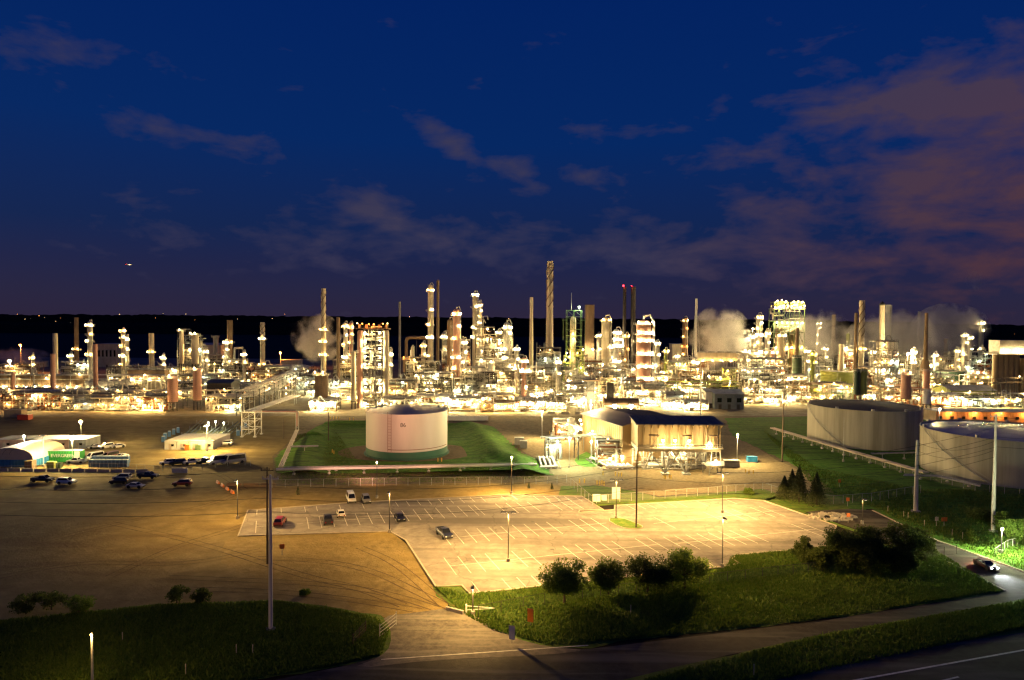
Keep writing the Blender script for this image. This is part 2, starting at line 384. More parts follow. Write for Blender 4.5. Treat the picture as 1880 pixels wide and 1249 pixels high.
sheet('frontage_road', [(640, 1222), (700, 1205), (800, 1203), (1000, 1196), (1085, 1192), (1500, 1142), (1895, 1080), (2200, 1030), (2200, 1052), (1890, 1099), (1520, 1163), (1250, 1223), (1085, 1264), (900, 1330), (200, 1420), (300, 1290)], .055, g_road)
sheet('entry_apron', [(700, 1132), (760, 1126), (830, 1116), (868, 1128), (935, 1170), (1010, 1190), (1085, 1194), (1000, 1204), (800, 1212), (640, 1230), (700, 1206), (718, 1186), (717, 1152)], .065, ground_mat('apron_asphalt', [(.130, .118, .098), (.080, .074, .064), (.175, .155, .125)], [.12, 1.0], .2, 4.0, streak=(-1.05, .06, .9, (.27, .25, .20), .55)), 1)
sheet('highway', [(1380, 1262), (1560, 1210), (1890, 1160), (2300, 1090), (2600, 1400), (1100, 1500)], .055, g_road)
for nm, a, b_, w in (('highway_line', (1560, 1252), (1895, 1192), .16), ('highway_line', (1700, 1258), (1760, 1244), .14), ('road_edge_line', (700, 1212), (1080, 1186), .10)):
    A, B = G(*a), G(*b_); d = (B - A).normalized(); q = Vector((-d.y, d.x, 0)) * w
    sheet(nm, None, .085, paint, world=[(A - q).to_2d(), (B - q).to_2d(), (B + q).to_2d(), (A + q).to_2d()])
sheet('plant_apron', [(440, 764), (2300, 764), (2300, 905), (1000, 905), (440, 905)], .025, ground_mat('dark_gravel', [(.13, .10, .058), (.085, .068, .040), (.17, .135, .08)], [.06, .5], .4, 2.0))
# gravel road and bare strip between the fence and the lot, bare ground round the loading hall
sheet('gravel_strip', [(440, 925), (505, 893), (640, 890), (1000, 886), (1030, 893), (1068, 912), (940, 909), (640, 924), (470, 938)], .06, g_dry)
sheet('hall_ground', [(940, 812), (1000, 800), (1100, 790), (1345, 800), (1420, 840), (1520, 892), (1530, 905), (1430, 898), (1300, 905), (1210, 912), (1095, 893), (1030, 893), (1015, 875), (1005, 850), (960, 830)], .05, g_gravel, rag=.6)
sheet('hall_lawn', [(1052, 842), (1085, 826), (1130, 838), (1100, 858), (1064, 858)], .07, g_dike, 1)
sheet('gate_lawn', [(1025, 912), (1030, 893), (1095, 892), (1170, 903), (1210, 914), (1400, 898), (1440, 910), (1405, 922), (1345, 917), (1140, 926), (1095, 930), (1070, 912)], .07, g_grass)
sheet('spruce_lawn', [(1400, 920), (1440, 905), (1530, 905), (1560, 935), (1500, 938), (1478, 941), (1562, 970), (1640, 1000), (1535, 966)], .07, g_grass)
# parking lot
LOT = [(437, 985), (455, 938), (640, 924), (940, 909), (1068, 912), (1093, 928), (1108, 937), (1064, 938), (1062, 942), (1128, 937), (1128, 929), (1345, 916), (1402, 920), (1535, 966), (1524, 1003), (1455, 1011), (1350, 1020), (1345, 1028), (1358, 1036), (1318, 1043), (1000, 1077), (862, 1091), (848, 1076), (800, 1078), (745, 993), (716, 977)]
sheet('parking_lot', LOT, .08, g_lot)
kerb('kerb', LOT, .08, closed=True)
ISL = [(1113, 954), (1140, 952), (1168, 962), (1182, 969), (1168, 973), (1140, 970)]
sheet('parking_island', ISL, .225, g_grass, 1); kerb('kerb', ISL, .08, 1, closed=True)
for kp in ([(1602, 938), (1660, 966), (1722, 994), (1895, 1056)], [(1845, 1086), (1720, 1022), (1645, 1001)]): kerb('kerb', kp, .06)
# stall lines
ref = (G(1076, 1029.7) - G(1039.6, 1002)).to_2d()                   # one painted line of a double row, seen end to end
LD = ref.normalized(); LL = min(max(ref.length / 2, 4.5), 5.6)
ml = MB()
def stalls(a, b, sides=(1, -1), spine=True, n=None, skip=0, ll=LL, wear=.12):
    A, B = G(*a).to_2d(), G(*b).to_2d(); d = (B - A); L = d.length; d.normalize()
    def strip(p, q, w):
        e = (q - p).normalized(); o = Vector((-e.y, e.x)) * w
        ml.add([((p - o).x, (p - o).y, 0), ((q - o).x, (q - o).y, 0), ((q + o).x, (q + o).y, 0), ((p + o).x, (p + o).y, 0)], [(0, 1, 2, 3)])
    if spine: strip(A, B, .06)
    k = 0
    while k * 2.75 < L:
        p = A + d * (k * 2.75)
        if random.random() > wear:
            a0 = p if sides[0] == 0 else p - LD * (ll if -1 in sides else 0)
            a1 = p + LD * (ll if 1 in sides else 0)
            strip(a0, a1, .065)
        k += 1
stalls((472, 936), (940, 910), (1,), False); stalls((940, 910), (1060, 913), (1,), False)
stalls((470, 968), (880, 937)); stalls((880, 937), (1062, 926))
stalls((818, 989), (1113, 961)); stalls((826, 1040), (1211, 1000)); stalls((1240, 999), (1500, 972), wear=.25)
stalls((880, 1087), (1000, 1075), (-1,), False); stalls((1290, 1044), (1335, 1040), (-1,), False); stalls((1200, 1054), (1290, 1044), (-1,), False)
stalls((1150, 928), (1345, 917), (1,), False); stalls((1200, 962), (1420, 939), wear=.2)
stalls((1402, 921), (1530, 963), (1,), False, wear=.2)
o = ml.build('parking_markings', paint, loc=(0, 0, .086)); tag(o, kind='structure')
for p_ in o.data.polygons: pass
o.data.update()
def rut(pix, w=.28, gap=1.7):
    """pair of wheel tracks pressed into the dirt"""
    pts = smooth([G(*p).to_2d() for p in pix], 3, False)
    for s in (-1, 1):
        b = MB(); vs = []; n = len(pts)
        for i, p in enumerate(pts):
            d = (pts[min(i + 1, n - 1)] - pts[max(i - 1, 0)]).normalized(); q = Vector((-d.y, d.x)); ww = w * random.uniform(.5, 1.2); c = p + q * s * gap / 2
            vs += [(c.x - q.x * ww / 2, c.y - q.y * ww / 2, .058), (c.x + q.x * ww / 2, c.y + q.y * ww / 2, .058)]
        b.add(vs, [(2 * i, 2 * i + 1, 2 * i + 3, 2 * i + 2) for i in range(n - 1)]); tag(b.build('dirt_track_ground', g_rut), kind='structure')
g_rut = ground_mat('rut_dirt', [(.11, .076, .032), (.15, .105, .045), (.085, .06, .028)], [.2, 1.1], .4, 3)
for q in ([(830, 1118), (760, 1085), (690, 1050), (600, 1030), (470, 1025)], [(800, 1118), (720, 1092), (620, 1075), (500, 1068), (300, 1060)], [(770, 1122), (690, 1108), (600, 1096), (480, 1085), (330, 1082)], [(815, 1112), (770, 1070), (720, 1030), (660, 1005)], [(740, 1112), (660, 1080), (560, 1060), (380, 1000), (200, 960)], [(200, 1060), (330, 1000), (470, 960), (560, 905)], [(60, 1000), (220, 960), (380, 930), (440, 905)], [(100, 920), (240, 915), (360, 905)], [(20, 900), (150, 868), (300, 862), (390, 862), (450, 900)], [(250, 840), (300, 835), (420, 835), (470, 860)], [(0, 1060), (160, 1030), (330, 1040), (480, 1010)]): rut(q)
# dark repair patches and drain covers on the lot
for (x, y) in ((978, 959), (1073, 1013), (1248, 994), (1264, 1001), (1014, 1010), (1355, 957)):
    c = G(x, y); b = MB(); b.lathe([(.0, .0), (.45, .0)], n=12); d = b.build('manhole_cover', darksteel, loc=(c.x, c.y, .092))
    tag(d, 'dark round drain cover set in the parking lot asphalt', 'manhole cover', 'drain covers in the parking lot')
# dike round tank 86: low grassed bank as one height field
T86 = G(735, 846); T86 = Vector((T86.x, T86.y + 14.0, 0))
def dike():
    x0, x1, y0, y1 = T86.x - 44, T86.x + 49, T86.y - 34, T86.y + 62
    nx, ny = 90, 70; b = MB(); vs = []; fs = []; ok = []
    poly = [G(*p).to_2d() for p in [(500, 845), (545, 783), (610, 775), (872, 773), (910, 785), (960, 832), (1005, 850), (1020, 880), (1010, 888), (640, 893), (505, 896)]]
    def inside(x, y):
        c = False; n = len(poly)
        for i in range(n):
            a, q = poly[i], poly[i - 1]
            if (a.y > y) != (q.y > y) and x < (q.x - a.x) * (y - a.y) / (q.y - a.y) + a.x: c = not c
        return c
    def edge(x, y):
        p = Vector((x, y)); m = 1e9
        for i in range(len(poly)):
            a, q = poly[i], poly[i - 1]; ab = q - a; t = max(0, min(1, (p - a).dot(ab) / ab.length_squared)); m = min(m, (p - a - ab * t).length)
        return m
    for j in range(ny + 1):
        for i in range(nx + 1):
            x = x0 + (x1 - x0) * i / nx; y = y0 + (y1 - y0) * j / ny; ins = inside(x, y); e = edge(x, y)
            h = 1.9 * math.exp(-((e - 9) / 5.0) ** 2) if ins else 0
            r = math.hypot(x - T86.x, y - T86.y)
            h *= min(1, max(0, (r - 17) / 6)); 
            h *= .5 + .5 * min(1, max(0, (x - T86.x + 10) / 30)) if y < T86.y + 30 else 1
            vs.append((x, y, .06 + h)); ok.append(ins and r > 13)
    for j in range(ny):
        for i in range(nx):
            q = (j * (nx + 1) + i, j * (nx + 1) + i + 1, (j + 1) * (nx + 1) + i + 1, (j + 1) * (nx + 1) + i)
            if all(ok[k] for k in q): fs.append(q)
    b.add(vs, fs); return tag(b.build('tank_dike_terrain', g_dike, smooth=True), kind='structure')
dike()
c = T86; b = MB(); b.add([(c.x + math.cos(t) * 24, c.y + math.sin(t) * 17 + 1, .075) for t in np.linspace(0, 2 * PI, 48, endpoint=False)], [tuple(range(48))])
tag(b.build('tank_ring_ground', ground_mat('ring_gravel', [(.155, .115, .062), (.10, .075, .045), (.19, .145, .085)], [.1, .8], .4, 2.0)), kind='structure')
# far treeline: low wooded ridges, ragged tops
def ridge(Y, pts, seed, amp, m):
    rng = random.Random(seed); b = MB(); vs = []; n = 420; x0, x1 = -2600 * Y / 3000, 2600 * Y / 3000
    for i in range(n + 1):
        x = x0 + (x1 - x0) * i / n; px = 940 + x / Y * F
        for (p0, y0), (p1, y1) in zip(pts, pts[1:]):
            if p0 <= px <= p1 or (p0, y0) == pts[-2]:
                t = min(1, max(0, (px - p0) / (p1 - p0))); py = y0 + (y1 - y0) * t
                if p0 <= px <= p1: break
        z = max(4, P(px, py, Y).z + amp * (.6 * math.sin(i * .21 + seed) + rng.uniform(-1, 1) * .8 + .5 * math.sin(i * .9)))
        vs += [(x, Y + 40, -1), (x, Y - 30, -1), (x, Y - 12, z * .7), (x, Y, z), (x, Y + 30, z * .8)]
    fs = []
    for i in range(n):
        for k in range(1, 4): fs.append((i * 5 + k, i * 5 + 5 + k, i * 5 + 6 + k, i * 5 + 1 + k))
    b.add(vs, fs); return tag(b.build('wooded_hills', m), kind='structure')
woods = ground_mat('woods', [(.016, .020, .012), (.009, .011, .008), (.022, .024, .014)], [.02, .08], 0)
ridge(3400, [(-900, 577), (250, 578), (600, 581), (1100, 585), (1500, 589), (1900, 598), (2800, 604)], 3, 2.6, woods)
ridge(2100, [(-900, 590), (300, 592), (700, 592), (1000, 593), (1400, 598), (1600, 602), (2700, 612)], 8, 2.4, woods)
# ================================================================== REFINERY BUILDERS
def base(px, top, Y):
    q = P(px, top, Y); return q.x, q.z
_platform_cache = {}
def platform_mesh(r, half):
    key = (round(r, 1), half)
    if key not in _platform_cache:
        b = MB(); r = key[0]; a0, a1 = (-PI * 1.05, PI * .05) if half else (0, 2 * PI)
        b.lathe([(r * .98, 0), (r + 1.3, 0), (r + 1.3, .18), (r * .98, .18)], n=16, a0=a0, a1=a1)
        for z in (.6, 1.15): b.lathe([(r + 1.27, z), (r + 1.33, z), (r + 1.33, z + .07), (r + 1.27, z + .07), (r + 1.27, z)], n=16, a0=a0, a1=a1)
        for k in range(11):
            t = a0 + (a1 - a0) * k / 11; b.box(((r + 1.3) * math.cos(t), (r + 1.3) * math.sin(t), .6), (.08, .08, 1.2))
        for k in range(4):
            t = -PI / 2 + (k - 1.5) * .8; b.bar((r * math.cos(t), r * math.sin(t), -1.0), ((r + 1.1) * math.cos(t), (r + 1.1) * math.sin(t), 0), .07)
        _platform_cache[key] = b.mesh('platform', galv)
    return _platform_cache[key]
def ladder(b, x, y, z0, z1, mi=0):
    for s in (-.3, .3): b.box((x + s, y, (z0 + z1) / 2), (.07, .07, z1 - z0), mi=mi)
    z = z0
    while z < z1: b.box((x, y, z), (.6, .05, .06), mi=mi); z += 1.0
def column(px, top, Y, w, lamps, m, k, label, r_l=.5, wide=1.0, riser=True, cat='column', name='distillation_column', skirt=1.15, both=False):
    x, H = base(px, top, Y); r = M(w, Y) / 2
    root = thing(name, label, cat, (x, Y, 0))
    b = MB(); prof = [(r * skirt, 0), (r * skirt, 3.0), (r, 3.6)]
    z = 8.0
    while z < H - 4: prof += [(r, z), (r * 1.05, z + .02), (r * 1.05, z + .35), (r, z + .37)]; z += 6.5
    prof += [(r, H - r * .8), (r * .92, H - r * .5), (r * .6, H - r * .15), (r * .15, H), (.01, H)]
    b.lathe(prof, n=18); b.build('shell', m, root, smooth=True)
    b = MB(); ladder(b, r * .5, -r - .35, 2, H - r); b.build('ladder', galv, root)
    if riser:
        b = MB(); rr = max(.22, r * .16)
        b.tube([(0, 0, H - .3), (0, 0, H + rr * 3), (r * .8, -r * .3, H + rr * 4), (r + rr * 1.8, -r * .5, H - rr * 2), (r + rr * 1.8, -r * .5, 6), (r + rr * 6, -r * .5, 5)], rr, 7)
        b.build('overhead_pipe', silver, root, smooth=True)
    for i, ly in enumerate(lamps):
        zz = P(px, ly, Y).z
        put('platform', platform_mesh(r * wide, True), root, (0, 0, zz - 1.4))
        ang = [-PI / 2 + (.7 if i % 2 else -.6)] if not both else [-PI / 2 - .75, -PI / 2 + .1, -PI / 2 + .9]
        if not both and i % 3 == 0: ang.append(-PI / 2 + (-.9 if i % 2 else 1.0))
        for a in ang: lamp(root, ((r * wide + 1.0) * math.cos(a), (r * wide + 1.0) * math.sin(a), zz + random.uniform(-.2, .3)), k[i % len(k)], r_l)
    return root
def stack(px, top, Y, w1, w2, style, m, label, red=False, lamps=(), k='n', cat='stack'):
    x, H = base(px, top, Y); r1, r2 = M(w1, Y) / 2, M(w2, Y) / 2
    root = thing('chimney_stack', label, cat, (x, Y, 0)); b = MB()
    if style == 'cone':
        zb = H * .55; prof = [(r2 * 2.4, 0), (r2 * 2.4, zb * .62), (r2 * 1.1, zb * .80), (r2, zb), (r1, H - 2), (r1 * 1.08, H - 2), (r1 * 1.08, H), (r1 * .85, H), (r1 * .85, H - 1)]
    else:
        prof = [(r2 * 1.25, 0), (r2 * 1.25, 2), (r2, 3)]; n = max(4, int(H / 7))
        for i in range(1, n):
            z = 3 + (H - 4) * i / n; r = r2 + (r1 - r2) * min(1, i / n * 1.3); prof += [(r, z), (r * 1.07, z + .02), (r * 1.07, z + .4), (r, z + .42)]
        prof += [(r1, H), (r1 * .85, H), (r1 * .85, H - 1.2)]
    b.lathe(prof, n=18); b.build('shaft', m, root, smooth=True)
    if style == 'spiral':                                           # helical wind strakes near the top
        b = MB()
        for q in range(3):
            pts = [(math.cos(t) * (r1 * 1.12), math.sin(t) * (r1 * 1.12), H * .62 + (H * .36) * u) for u in np.linspace(0, 1, 40) for t in [2 * PI * q / 3 + u * 9]]
            b.tube(pts, r1 * .16, 4)
        b.build('strake', brown, root)
    if style == 'cap':
        b = MB(); b.lathe([(r1 * 1.1, H + .02), (r1 * 1.1, H + 1), (.05, H + M(8, Y))], n=12); b.build('cone_cap', darksteel, root)
    b = MB(); ladder(b, 0, -r2 * 1.1 - .3, 2, H - 1); b.build('ladder', darksteel, root)
    for i, ly in enumerate(lamps):
        zz = P(px, ly, Y).z; put('platform', platform_mesh(max(r1, r2), False), root, (0, 0, zz - 1.2))
        for a in (-PI / 2 - .8, -PI / 2 + .8): lamp(root, ((r2 + 1) * math.cos(a), (r2 + 1) * math.sin(a), zz), k[i % len(k)], .5)
    if red: lamp(root, (-r1, -r1, H + .9), 'r', .75 if red == 1 else .32, 'warning_light')
    return root
def lattice(b, w, d, H, nx, ny, nz, r=.16, brace=.35, rng=random, z0=0.0, y0=0.0):
    xs = [-w / 2 + w * i / nx for i in range(nx + 1)]; ys = [y0 + d * j / ny for j in range(ny + 1)]; zs = [z0 + (H - z0) * k / nz for k in range(nz + 1)]
    for x in xs:
        for y in ys: b.bar((x, y, 0 if z0 == 0 else z0), (x, y, H), r)
    for z in zs[1:]:
        for y in ys: b.bar((-w / 2, y, z), (w / 2, y, z), r * .8)
        for x in xs: b.bar((x, y0, z), (x, y0 + d, z), r * .8)
    for i in range(nx):
        for k in range(nz):
            if rng.random() < brace:
                a, c = (xs[i], xs[i + 1]) if rng.random() < .5 else (xs[i + 1], xs[i])
                b.bar((a, y0, zs[k]), (c, y0, zs[k + 1]), r * .6)
    return xs, ys, zs
def pipe_maze(b, w, d, H, n, rng, fine=1.0):
    for _ in range(n):
        p = [rng.uniform(-w / 2, w / 2), rng.uniform(-.6, d * .7) if rng.random() < .75 else rng.uniform(0, d), rng.uniform(.5, H)]
        pts = [tuple(p)]; ax = rng.choice((0, 2)); r = rng.choice((.12, .15, .18, .22, .28, .36, .5)) * fine
        for s in range(rng.randint(2, 4)):
            q = list(pts[-1]); step = rng.uniform(2, 7) * (1.6 if ax == 0 else 1) * rng.choice((-1, 1)); q[ax] += step
            q[0] = max(-w / 2, min(w / 2, q[0])); q[1] = max(-.8, min(d, q[1])); q[2] = max(.4, min(H * 1.04, q[2]))
            if (Vector(q) - Vector(pts[-1])).length > .8: pts.append(tuple(q))
            ax = rng.choice([a for a in (0, 1, 2, 2, 0) if a != ax])
        if len(pts) > 1: b.tube(pts, r, 5)
TONES = {'k': (silver, darksteel), 's': (silver, galv), 'y': (cream, galv), 'd': (grey, darksteel), 'g': (olive, green_st), 'b': (brown, darksteel), 'r': (pink, rust)}
def module(x0, x1, top, Y, d, tone, k, nl, label, r_l=.42, nves=4, dens=1.0, name='process_unit', cat='process unit', floor=4.6):
    rng = random.Random(int(x0 * 13 + top * 7 + Y)); xc = (x0 + x1) / 2
    x, H = base(xc, top, Y); w = M(x1 - x0, Y); pm, fm = TONES[tone]
    root = thing(name, label, cat, (x, Y, 0))
    if tone == 's' and rng.random() < .55: fm = darksteel if rng.random() < .7 else brown
    nz = max(1, round(H / floor)); nx = max(1, round(w / 6)); b = MB()
    xs = [-w / 2 + w * i / nx for i in range(nx + 1)]; zs = [H * k / nz for k in range(nz + 1)]; hs = []; kk = nz; nl = round(nl * 1.35)
    for i in range(nx):                                             # stepped outline: bays of different heights
        if i == 0 or rng.random() < .55: kk = max(1, min(nz, round(nz * rng.choice((.6, .75, .9, 1.0, 1.0, 1.0)))))
        hs.append(kk)
    hs[rng.randrange(nx)] = nz
    y0 = 0
    for i in range(nx + 1):
        kh = max(hs[max(i - 1, 0)], hs[min(i, nx - 1)])
        for y in (0, d / 2, d): b.bar((xs[i], y, 0), (xs[i], y, zs[kh] + rng.choice((0, 0, .6, 1.2))), .17)
        for q in range(1, kh + 1): b.bar((xs[i], 0, zs[q]), (xs[i], d, zs[q]), .13)
        if i < nx:
            for q in range(1, hs[i] + 1):
                for y in (0, d): b.bar((xs[i], y, zs[q]), (xs[i + 1], y, zs[q]), .14)
                if rng.random() < .45: b.bar((xs[i], 0, zs[q - 1]), (xs[i + 1], 0, zs[q]), .10)
                if rng.random() < .2: b.bar((xs[i + 1], 0, zs[q - 1]), (xs[i], 0, zs[q]), .10)
    b.build('steel_frame', fm, root)
    top_at = lambda x: zs[hs[max(0, min(nx - 1, int((x + w / 2) / w * nx)))]]
    for z in zs[1:]:                                                # walkway decks with handrails, not always the full width
        run = [i for i in range(nx) if zs[hs[i]] >= z - .01]; i0 = rng.choice(run); i1 = i0
        while i1 + 1 < nx and zs[hs[i1 + 1]] >= z - .01: i1 += 1
        while i0 > 0 and zs[hs[i0 - 1]] >= z - .01: i0 -= 1
        a, c = xs[i0], xs[i1 + 1]
        if c - a < 3: continue
        b = MB(); b.box(((a + c) / 2, d * .45, z + .12), (c - a, d * .8, .12))
        for zz in (.7, 1.2): b.box(((a + c) / 2, d * .06, z + zz), (c - a, .06, .06))
        t = a
        while t <= c: b.box((t, d * .06, z + .65), (.06, .06, 1.15)); t += 1.6
        b.build('walkway_deck', darksteel if rng.random() < .6 else galv, root)
    np_ = int(min(150, (w * H) * .34 * dens + 14)); b = MB(); pipe_maze(b, w, d, H * .82, np_ // 2, rng); tag(b.build('dark_pipework', rng.choice((brown, darksteel, rust, grey)), root, smooth=True), kind='stuff')
    b = MB(); pipe_maze(b, w, d, H * .86, np_ // 2, rng)
    for q in range(max(2, int(w / 4))):                              # vents and slim risers that break the roof line
        x = rng.uniform(-w / 2, w / 2); r = rng.choice((.1, .14, .2, .32)); y = rng.uniform(0, d); z1 = top_at(x) * rng.uniform(1.02, 1.12) + rng.uniform(0, 4)
        b.tube([(x, y, rng.uniform(0, 3)), (x, y, z1)] if rng.random() < .6 else [(x, y, .5), (x, y, z1 - r * 2), (x + r * 2, y, z1), (x + rng.uniform(1, 3), y, z1), (x + 3.2, y, z1 - 2.5)], r, 6)
    for z in zs[1:]:                                                # header bundles along each level
        for q in range(rng.randint(2, 5)):
            y = rng.uniform(0, d); r = rng.choice((.12, .18, .25, .33)); (b.tube([(a, y, z + .3 + r), (c, y, z + .3 + r)], r, 6) if (a := min([xs[i] for i in range(nx) if zs[hs[i]] >= z - .01])) < (c := max([xs[i + 1] for i in range(nx) if zs[hs[i]] >= z - .01])) else None)
    tag(b.build('pipework', silver if tone != 'd' else pm, root, smooth=True), kind='stuff')
    for _ in range(nves):
        r = rng.uniform(.7, 1.5); b = MB(); vm = rng.choice((silver, pm, pm, cream))
        if rng.random() < .5:                                       # upright drum on a skirt
            h = rng.uniform(4, 8); z = rng.choice([0.0] + list(zs[:-1])); h = min(h, H - z + 2)
            b.lathe([(r * .8, 0), (r * .8, .8), (r, 1.2), (r, h - r * .6), (r * .7, h - r * .2), (.02, h)], n=14)
            b.build('upright_vessel', vm, root, (rng.uniform(-w / 2 + 1.5, w / 2 - 1.5) if w > 4 else 0, rng.uniform(.8, d * .5), z), True)
        else:                                                       # drum or exchanger lying along the deck
            L = min(w * .8, rng.uniform(4, 9)); z = rng.choice(zs[:-1]) + r + .8
            b.lathe([(.02, -L / 2 - r * .5), (r * .7, -L / 2 - r * .3), (r, -L / 2), (r * 1.1, -L / 2 + .1), (r * 1.1, -L / 2 + .3), (r, -L / 2 + .35), (r, L / 2), (r * .7, L / 2 + r * .3), (.02, L / 2 + r * .5)], n=14, axis='X')
            for s in (-.3, .3): b.box((s * L, 0, -r - .2), (.5, r * 1.4, .9))
            b.build('lying_vessel', vm, root, (rng.uniform(-1, 1) * max(0, w / 2 - L / 2), rng.uniform(.5, d * .6), z), True)
    for i in range(nl):
        z = rng.choice(zs[1:]) - 1.0 if nz > 1 else H * .8; 
        if rng.random() < .3: z = rng.uniform(2.5, 4)
        lx = (i + .5 + rng.uniform(-.35, .35)) / nl * w - w / 2; z = min(z, top_at(lx) - .6)
        lamp(root, (lx, -.9 + (rng.random() < .25) * d * .4, z + rng.uniform(-.6, .6)), ('c' if rng.random() < .10 else 'w' if rng.random() < .18 else rng.choice(k)), r_l * rng.choice((.6, .75, .9, 1.0, 1.2, 1.6)))
    return root
def drum(px, top, bot, Y, w, m, label, name='upright_drum', k='', cat='drum', dome=True, bands=True, ladder_=True):
    """upright vessel that stands on a steel table of legs; bot = pixel row of its lower rim"""
    x, H = base(px, top, Y); z0 = max(0.3, P(px, bot, Y).z); r = M(w, Y) / 2
    root = thing(name, label, cat, (x, Y, 0)); b = MB(); prof = [(.02, z0 - r * .3), (r * .7, z0 - r * .1), (r, z0)] if z0 > 2 else [(r, 0), (r, z0)]
    if bands:
        n = max(2, int((H - z0) / 3.2))
        for i in range(1, n): z = z0 + (H - z0) * i / n; prof += [(r, z), (r * 1.03, z + .02), (r * 1.03, z + .22), (r, z + .24)]
    prof += [(r, H - (r * .4 if dome else 0)), (r * .75, H - .1), (.02, H)] if dome else [(r, H), (r * .2, H + .1), (.02, H + .1)]
    b.lathe(prof, n=22); b.build('shell', m, root, smooth=True)
    if z0 > 2:
        b = MB()
        for a in range(6): b.bar((r * .9 * math.cos(a * PI / 3), r * .9 * math.sin(a * PI / 3), 0), (r * .9 * math.cos(a * PI / 3), r * .9 * math.sin(a * PI / 3), z0 + .4), .18)
        b.lathe([(r * .8, z0 - .2), (r * 1.12, z0 - .2), (r * 1.12, z0 + .1), (r * .8, z0 + .1)], n=18)
        b.build('leg_frame', darksteel, root)
    if ladder_: b = MB(); ladder(b, r * .3, -r - .3, max(1, z0), H); b.build('ladder', darksteel, root)
    put('platform', platform_mesh(r, True), root, (0, 0, H - r * .4 - .2))
    for i, kk in enumerate(k): lamp(root, ((i - (len(k) - 1) / 2) * r * 1.2, -r - 1.2, H + .4), kk, .42)
    return root
def tank(px, top, bot, Y, w, ms, roof, label, lad=True, name='storage_tank'):
    x, H = base(px, top, Y); r = M(w, Y) / 2
    root = thing(name, label, 'storage tank', (x, Y, 0)); b = MB()
    prof = [(r, 0)]
    for i in range(1, 6): z = H * i / 6; prof += [(r, z), (r * 1.002, z + .05), (r * 1.002, z + .12), (r, z + .15)]
    prof += [(r, H), (r * 1.01, H), (r * 1.01, H + .25), (r * .99, H + .25)]
    b.lathe(prof, n=64); b.build('shell', ms, root, smooth=True)
    b = MB(); b.lathe([(r * .99, H - .05), (r * .6, H + r * .03), (.02, H + r * .05)], n=48); b.build('roof', roof, root, smooth=True)
    if lad: b = MB(); ladder(b, -r * .5, -r * .88 - .2, 0, H + .5); b.build('ladder', galv, root)
    return root
def rack(a, c, z, width, npipes, label, levels=2, step=8.0, m=None, k='', nl=0, bm=None, rng=None, prm=(.12, .3), name='pipe_rack', cat='pipe rack'):
    """elevated pipe rack from ground point a to c; each bent and each pipe is a part"""
    rng = rng or random.Random(int(a[0] * 3 + c[1])); A = Vector((a[0], a[1], 0)); C = Vector((c[0], c[1], 0)); d = C - A; L = d.length
    root = thing(name, label, cat, A, math.atan2(d.y, d.x)); n = max(1, round(L / step))
    zs = [z + 2.6 * l for l in range(levels)]
    for i in range(n + 1):
        b = MB(); x = L * i / n
        for s in (-width / 2, width / 2): b.box((x, s, (zs[-1] + .3) / 2), (.3, .3, zs[-1] + .3))
        for q in zs: b.box((x, 0, q - .15), (.28, width - .3, .28))
        b.bar((x, -width / 2, zs[0] * .15), (x, width / 2, zs[0] * .85), .07)
        b.build('support_frame', bm or galv, root)
    for l, q in enumerate(zs):
        for j in range(npipes):
            r = rng.uniform(*prm); b = MB(); y = -width / 2 + .5 + (width - 1) * (j / max(1, npipes - 1))
            e0, e1 = rng.uniform(-1, 1), rng.uniform(-1, 1)
            b.tube([(-1 + e0, y, q + r), (L * .4, y, q + r), (L * .4 + .8, y, q + r + (.9 if rng.random() < .2 else 0)), (L * .45 + .8, y, q + r), (L + 1 + e1, y, q + r)] if rng.random() < .3 else [(-1 + e0, y, q + r), (L + 1 + e1, y, q + r)], r, 6)
            b.build('pipe', m or silver, root, smooth=True)
    for i in range(nl): lamp(root, (L * (i + .5) / nl, -width / 2 - .6, zs[-1] + rng.choice((.6, 1.2, -1.5))), rng.choice(k), .36)
    return root
def cooler_row(x0, x1, top, bot, Y, n, m, label, k='n', fans=True):
    """row of fan coolers: panelled plenum on legs, one lamp under each bay"""
    xc = (x0 + x1) / 2; x, H = base(xc, top, Y); z0 = P(xc, bot, Y).z; w = M(x1 - x0, Y)
    root = thing('air_cooler', label, 'air cooler', (x, Y, 0)); b = MB(); b.box((0, 3, (H + z0) / 2 + .4), (w, 6, H - z0 - .8))
    for i in range(n + 1): b.box((-w / 2 + w * i / n, -.1, (H + z0) / 2 + .4), (.25, .3, H - z0 - .6))
    b.build('plenum', m, root)
    b = MB(); lattice(b, w, 6, z0 + .4, n, 1, 1, .16, .5); b.build('leg_frame', galv, root)
    b = MB(); b.box((0, -.9, z0 - .2), (w, 1.5, .12))
    for zz in (.5, 1.0): b.box((0, -1.6, z0 + zz), (w, .06, .06))
    b.build('walkway_deck', galv, root)
    for i in range(n):
        if fans:
            b = MB(); q = min(2.4, w / n * .42); b.lathe([(q, 0), (q * 1.08, .9), (q * .95, .9), (q * .9, .2), (.1, .25)], n=14)
            b.build('fan_ring', galv, root, (-w / 2 + w * (i + .5) / n, 3, H + .02))
        lamp(root, (-w / 2 + w * (i + .5) / n, -.9, z0 + 1.0), k[i % len(k)], .55)
    return root
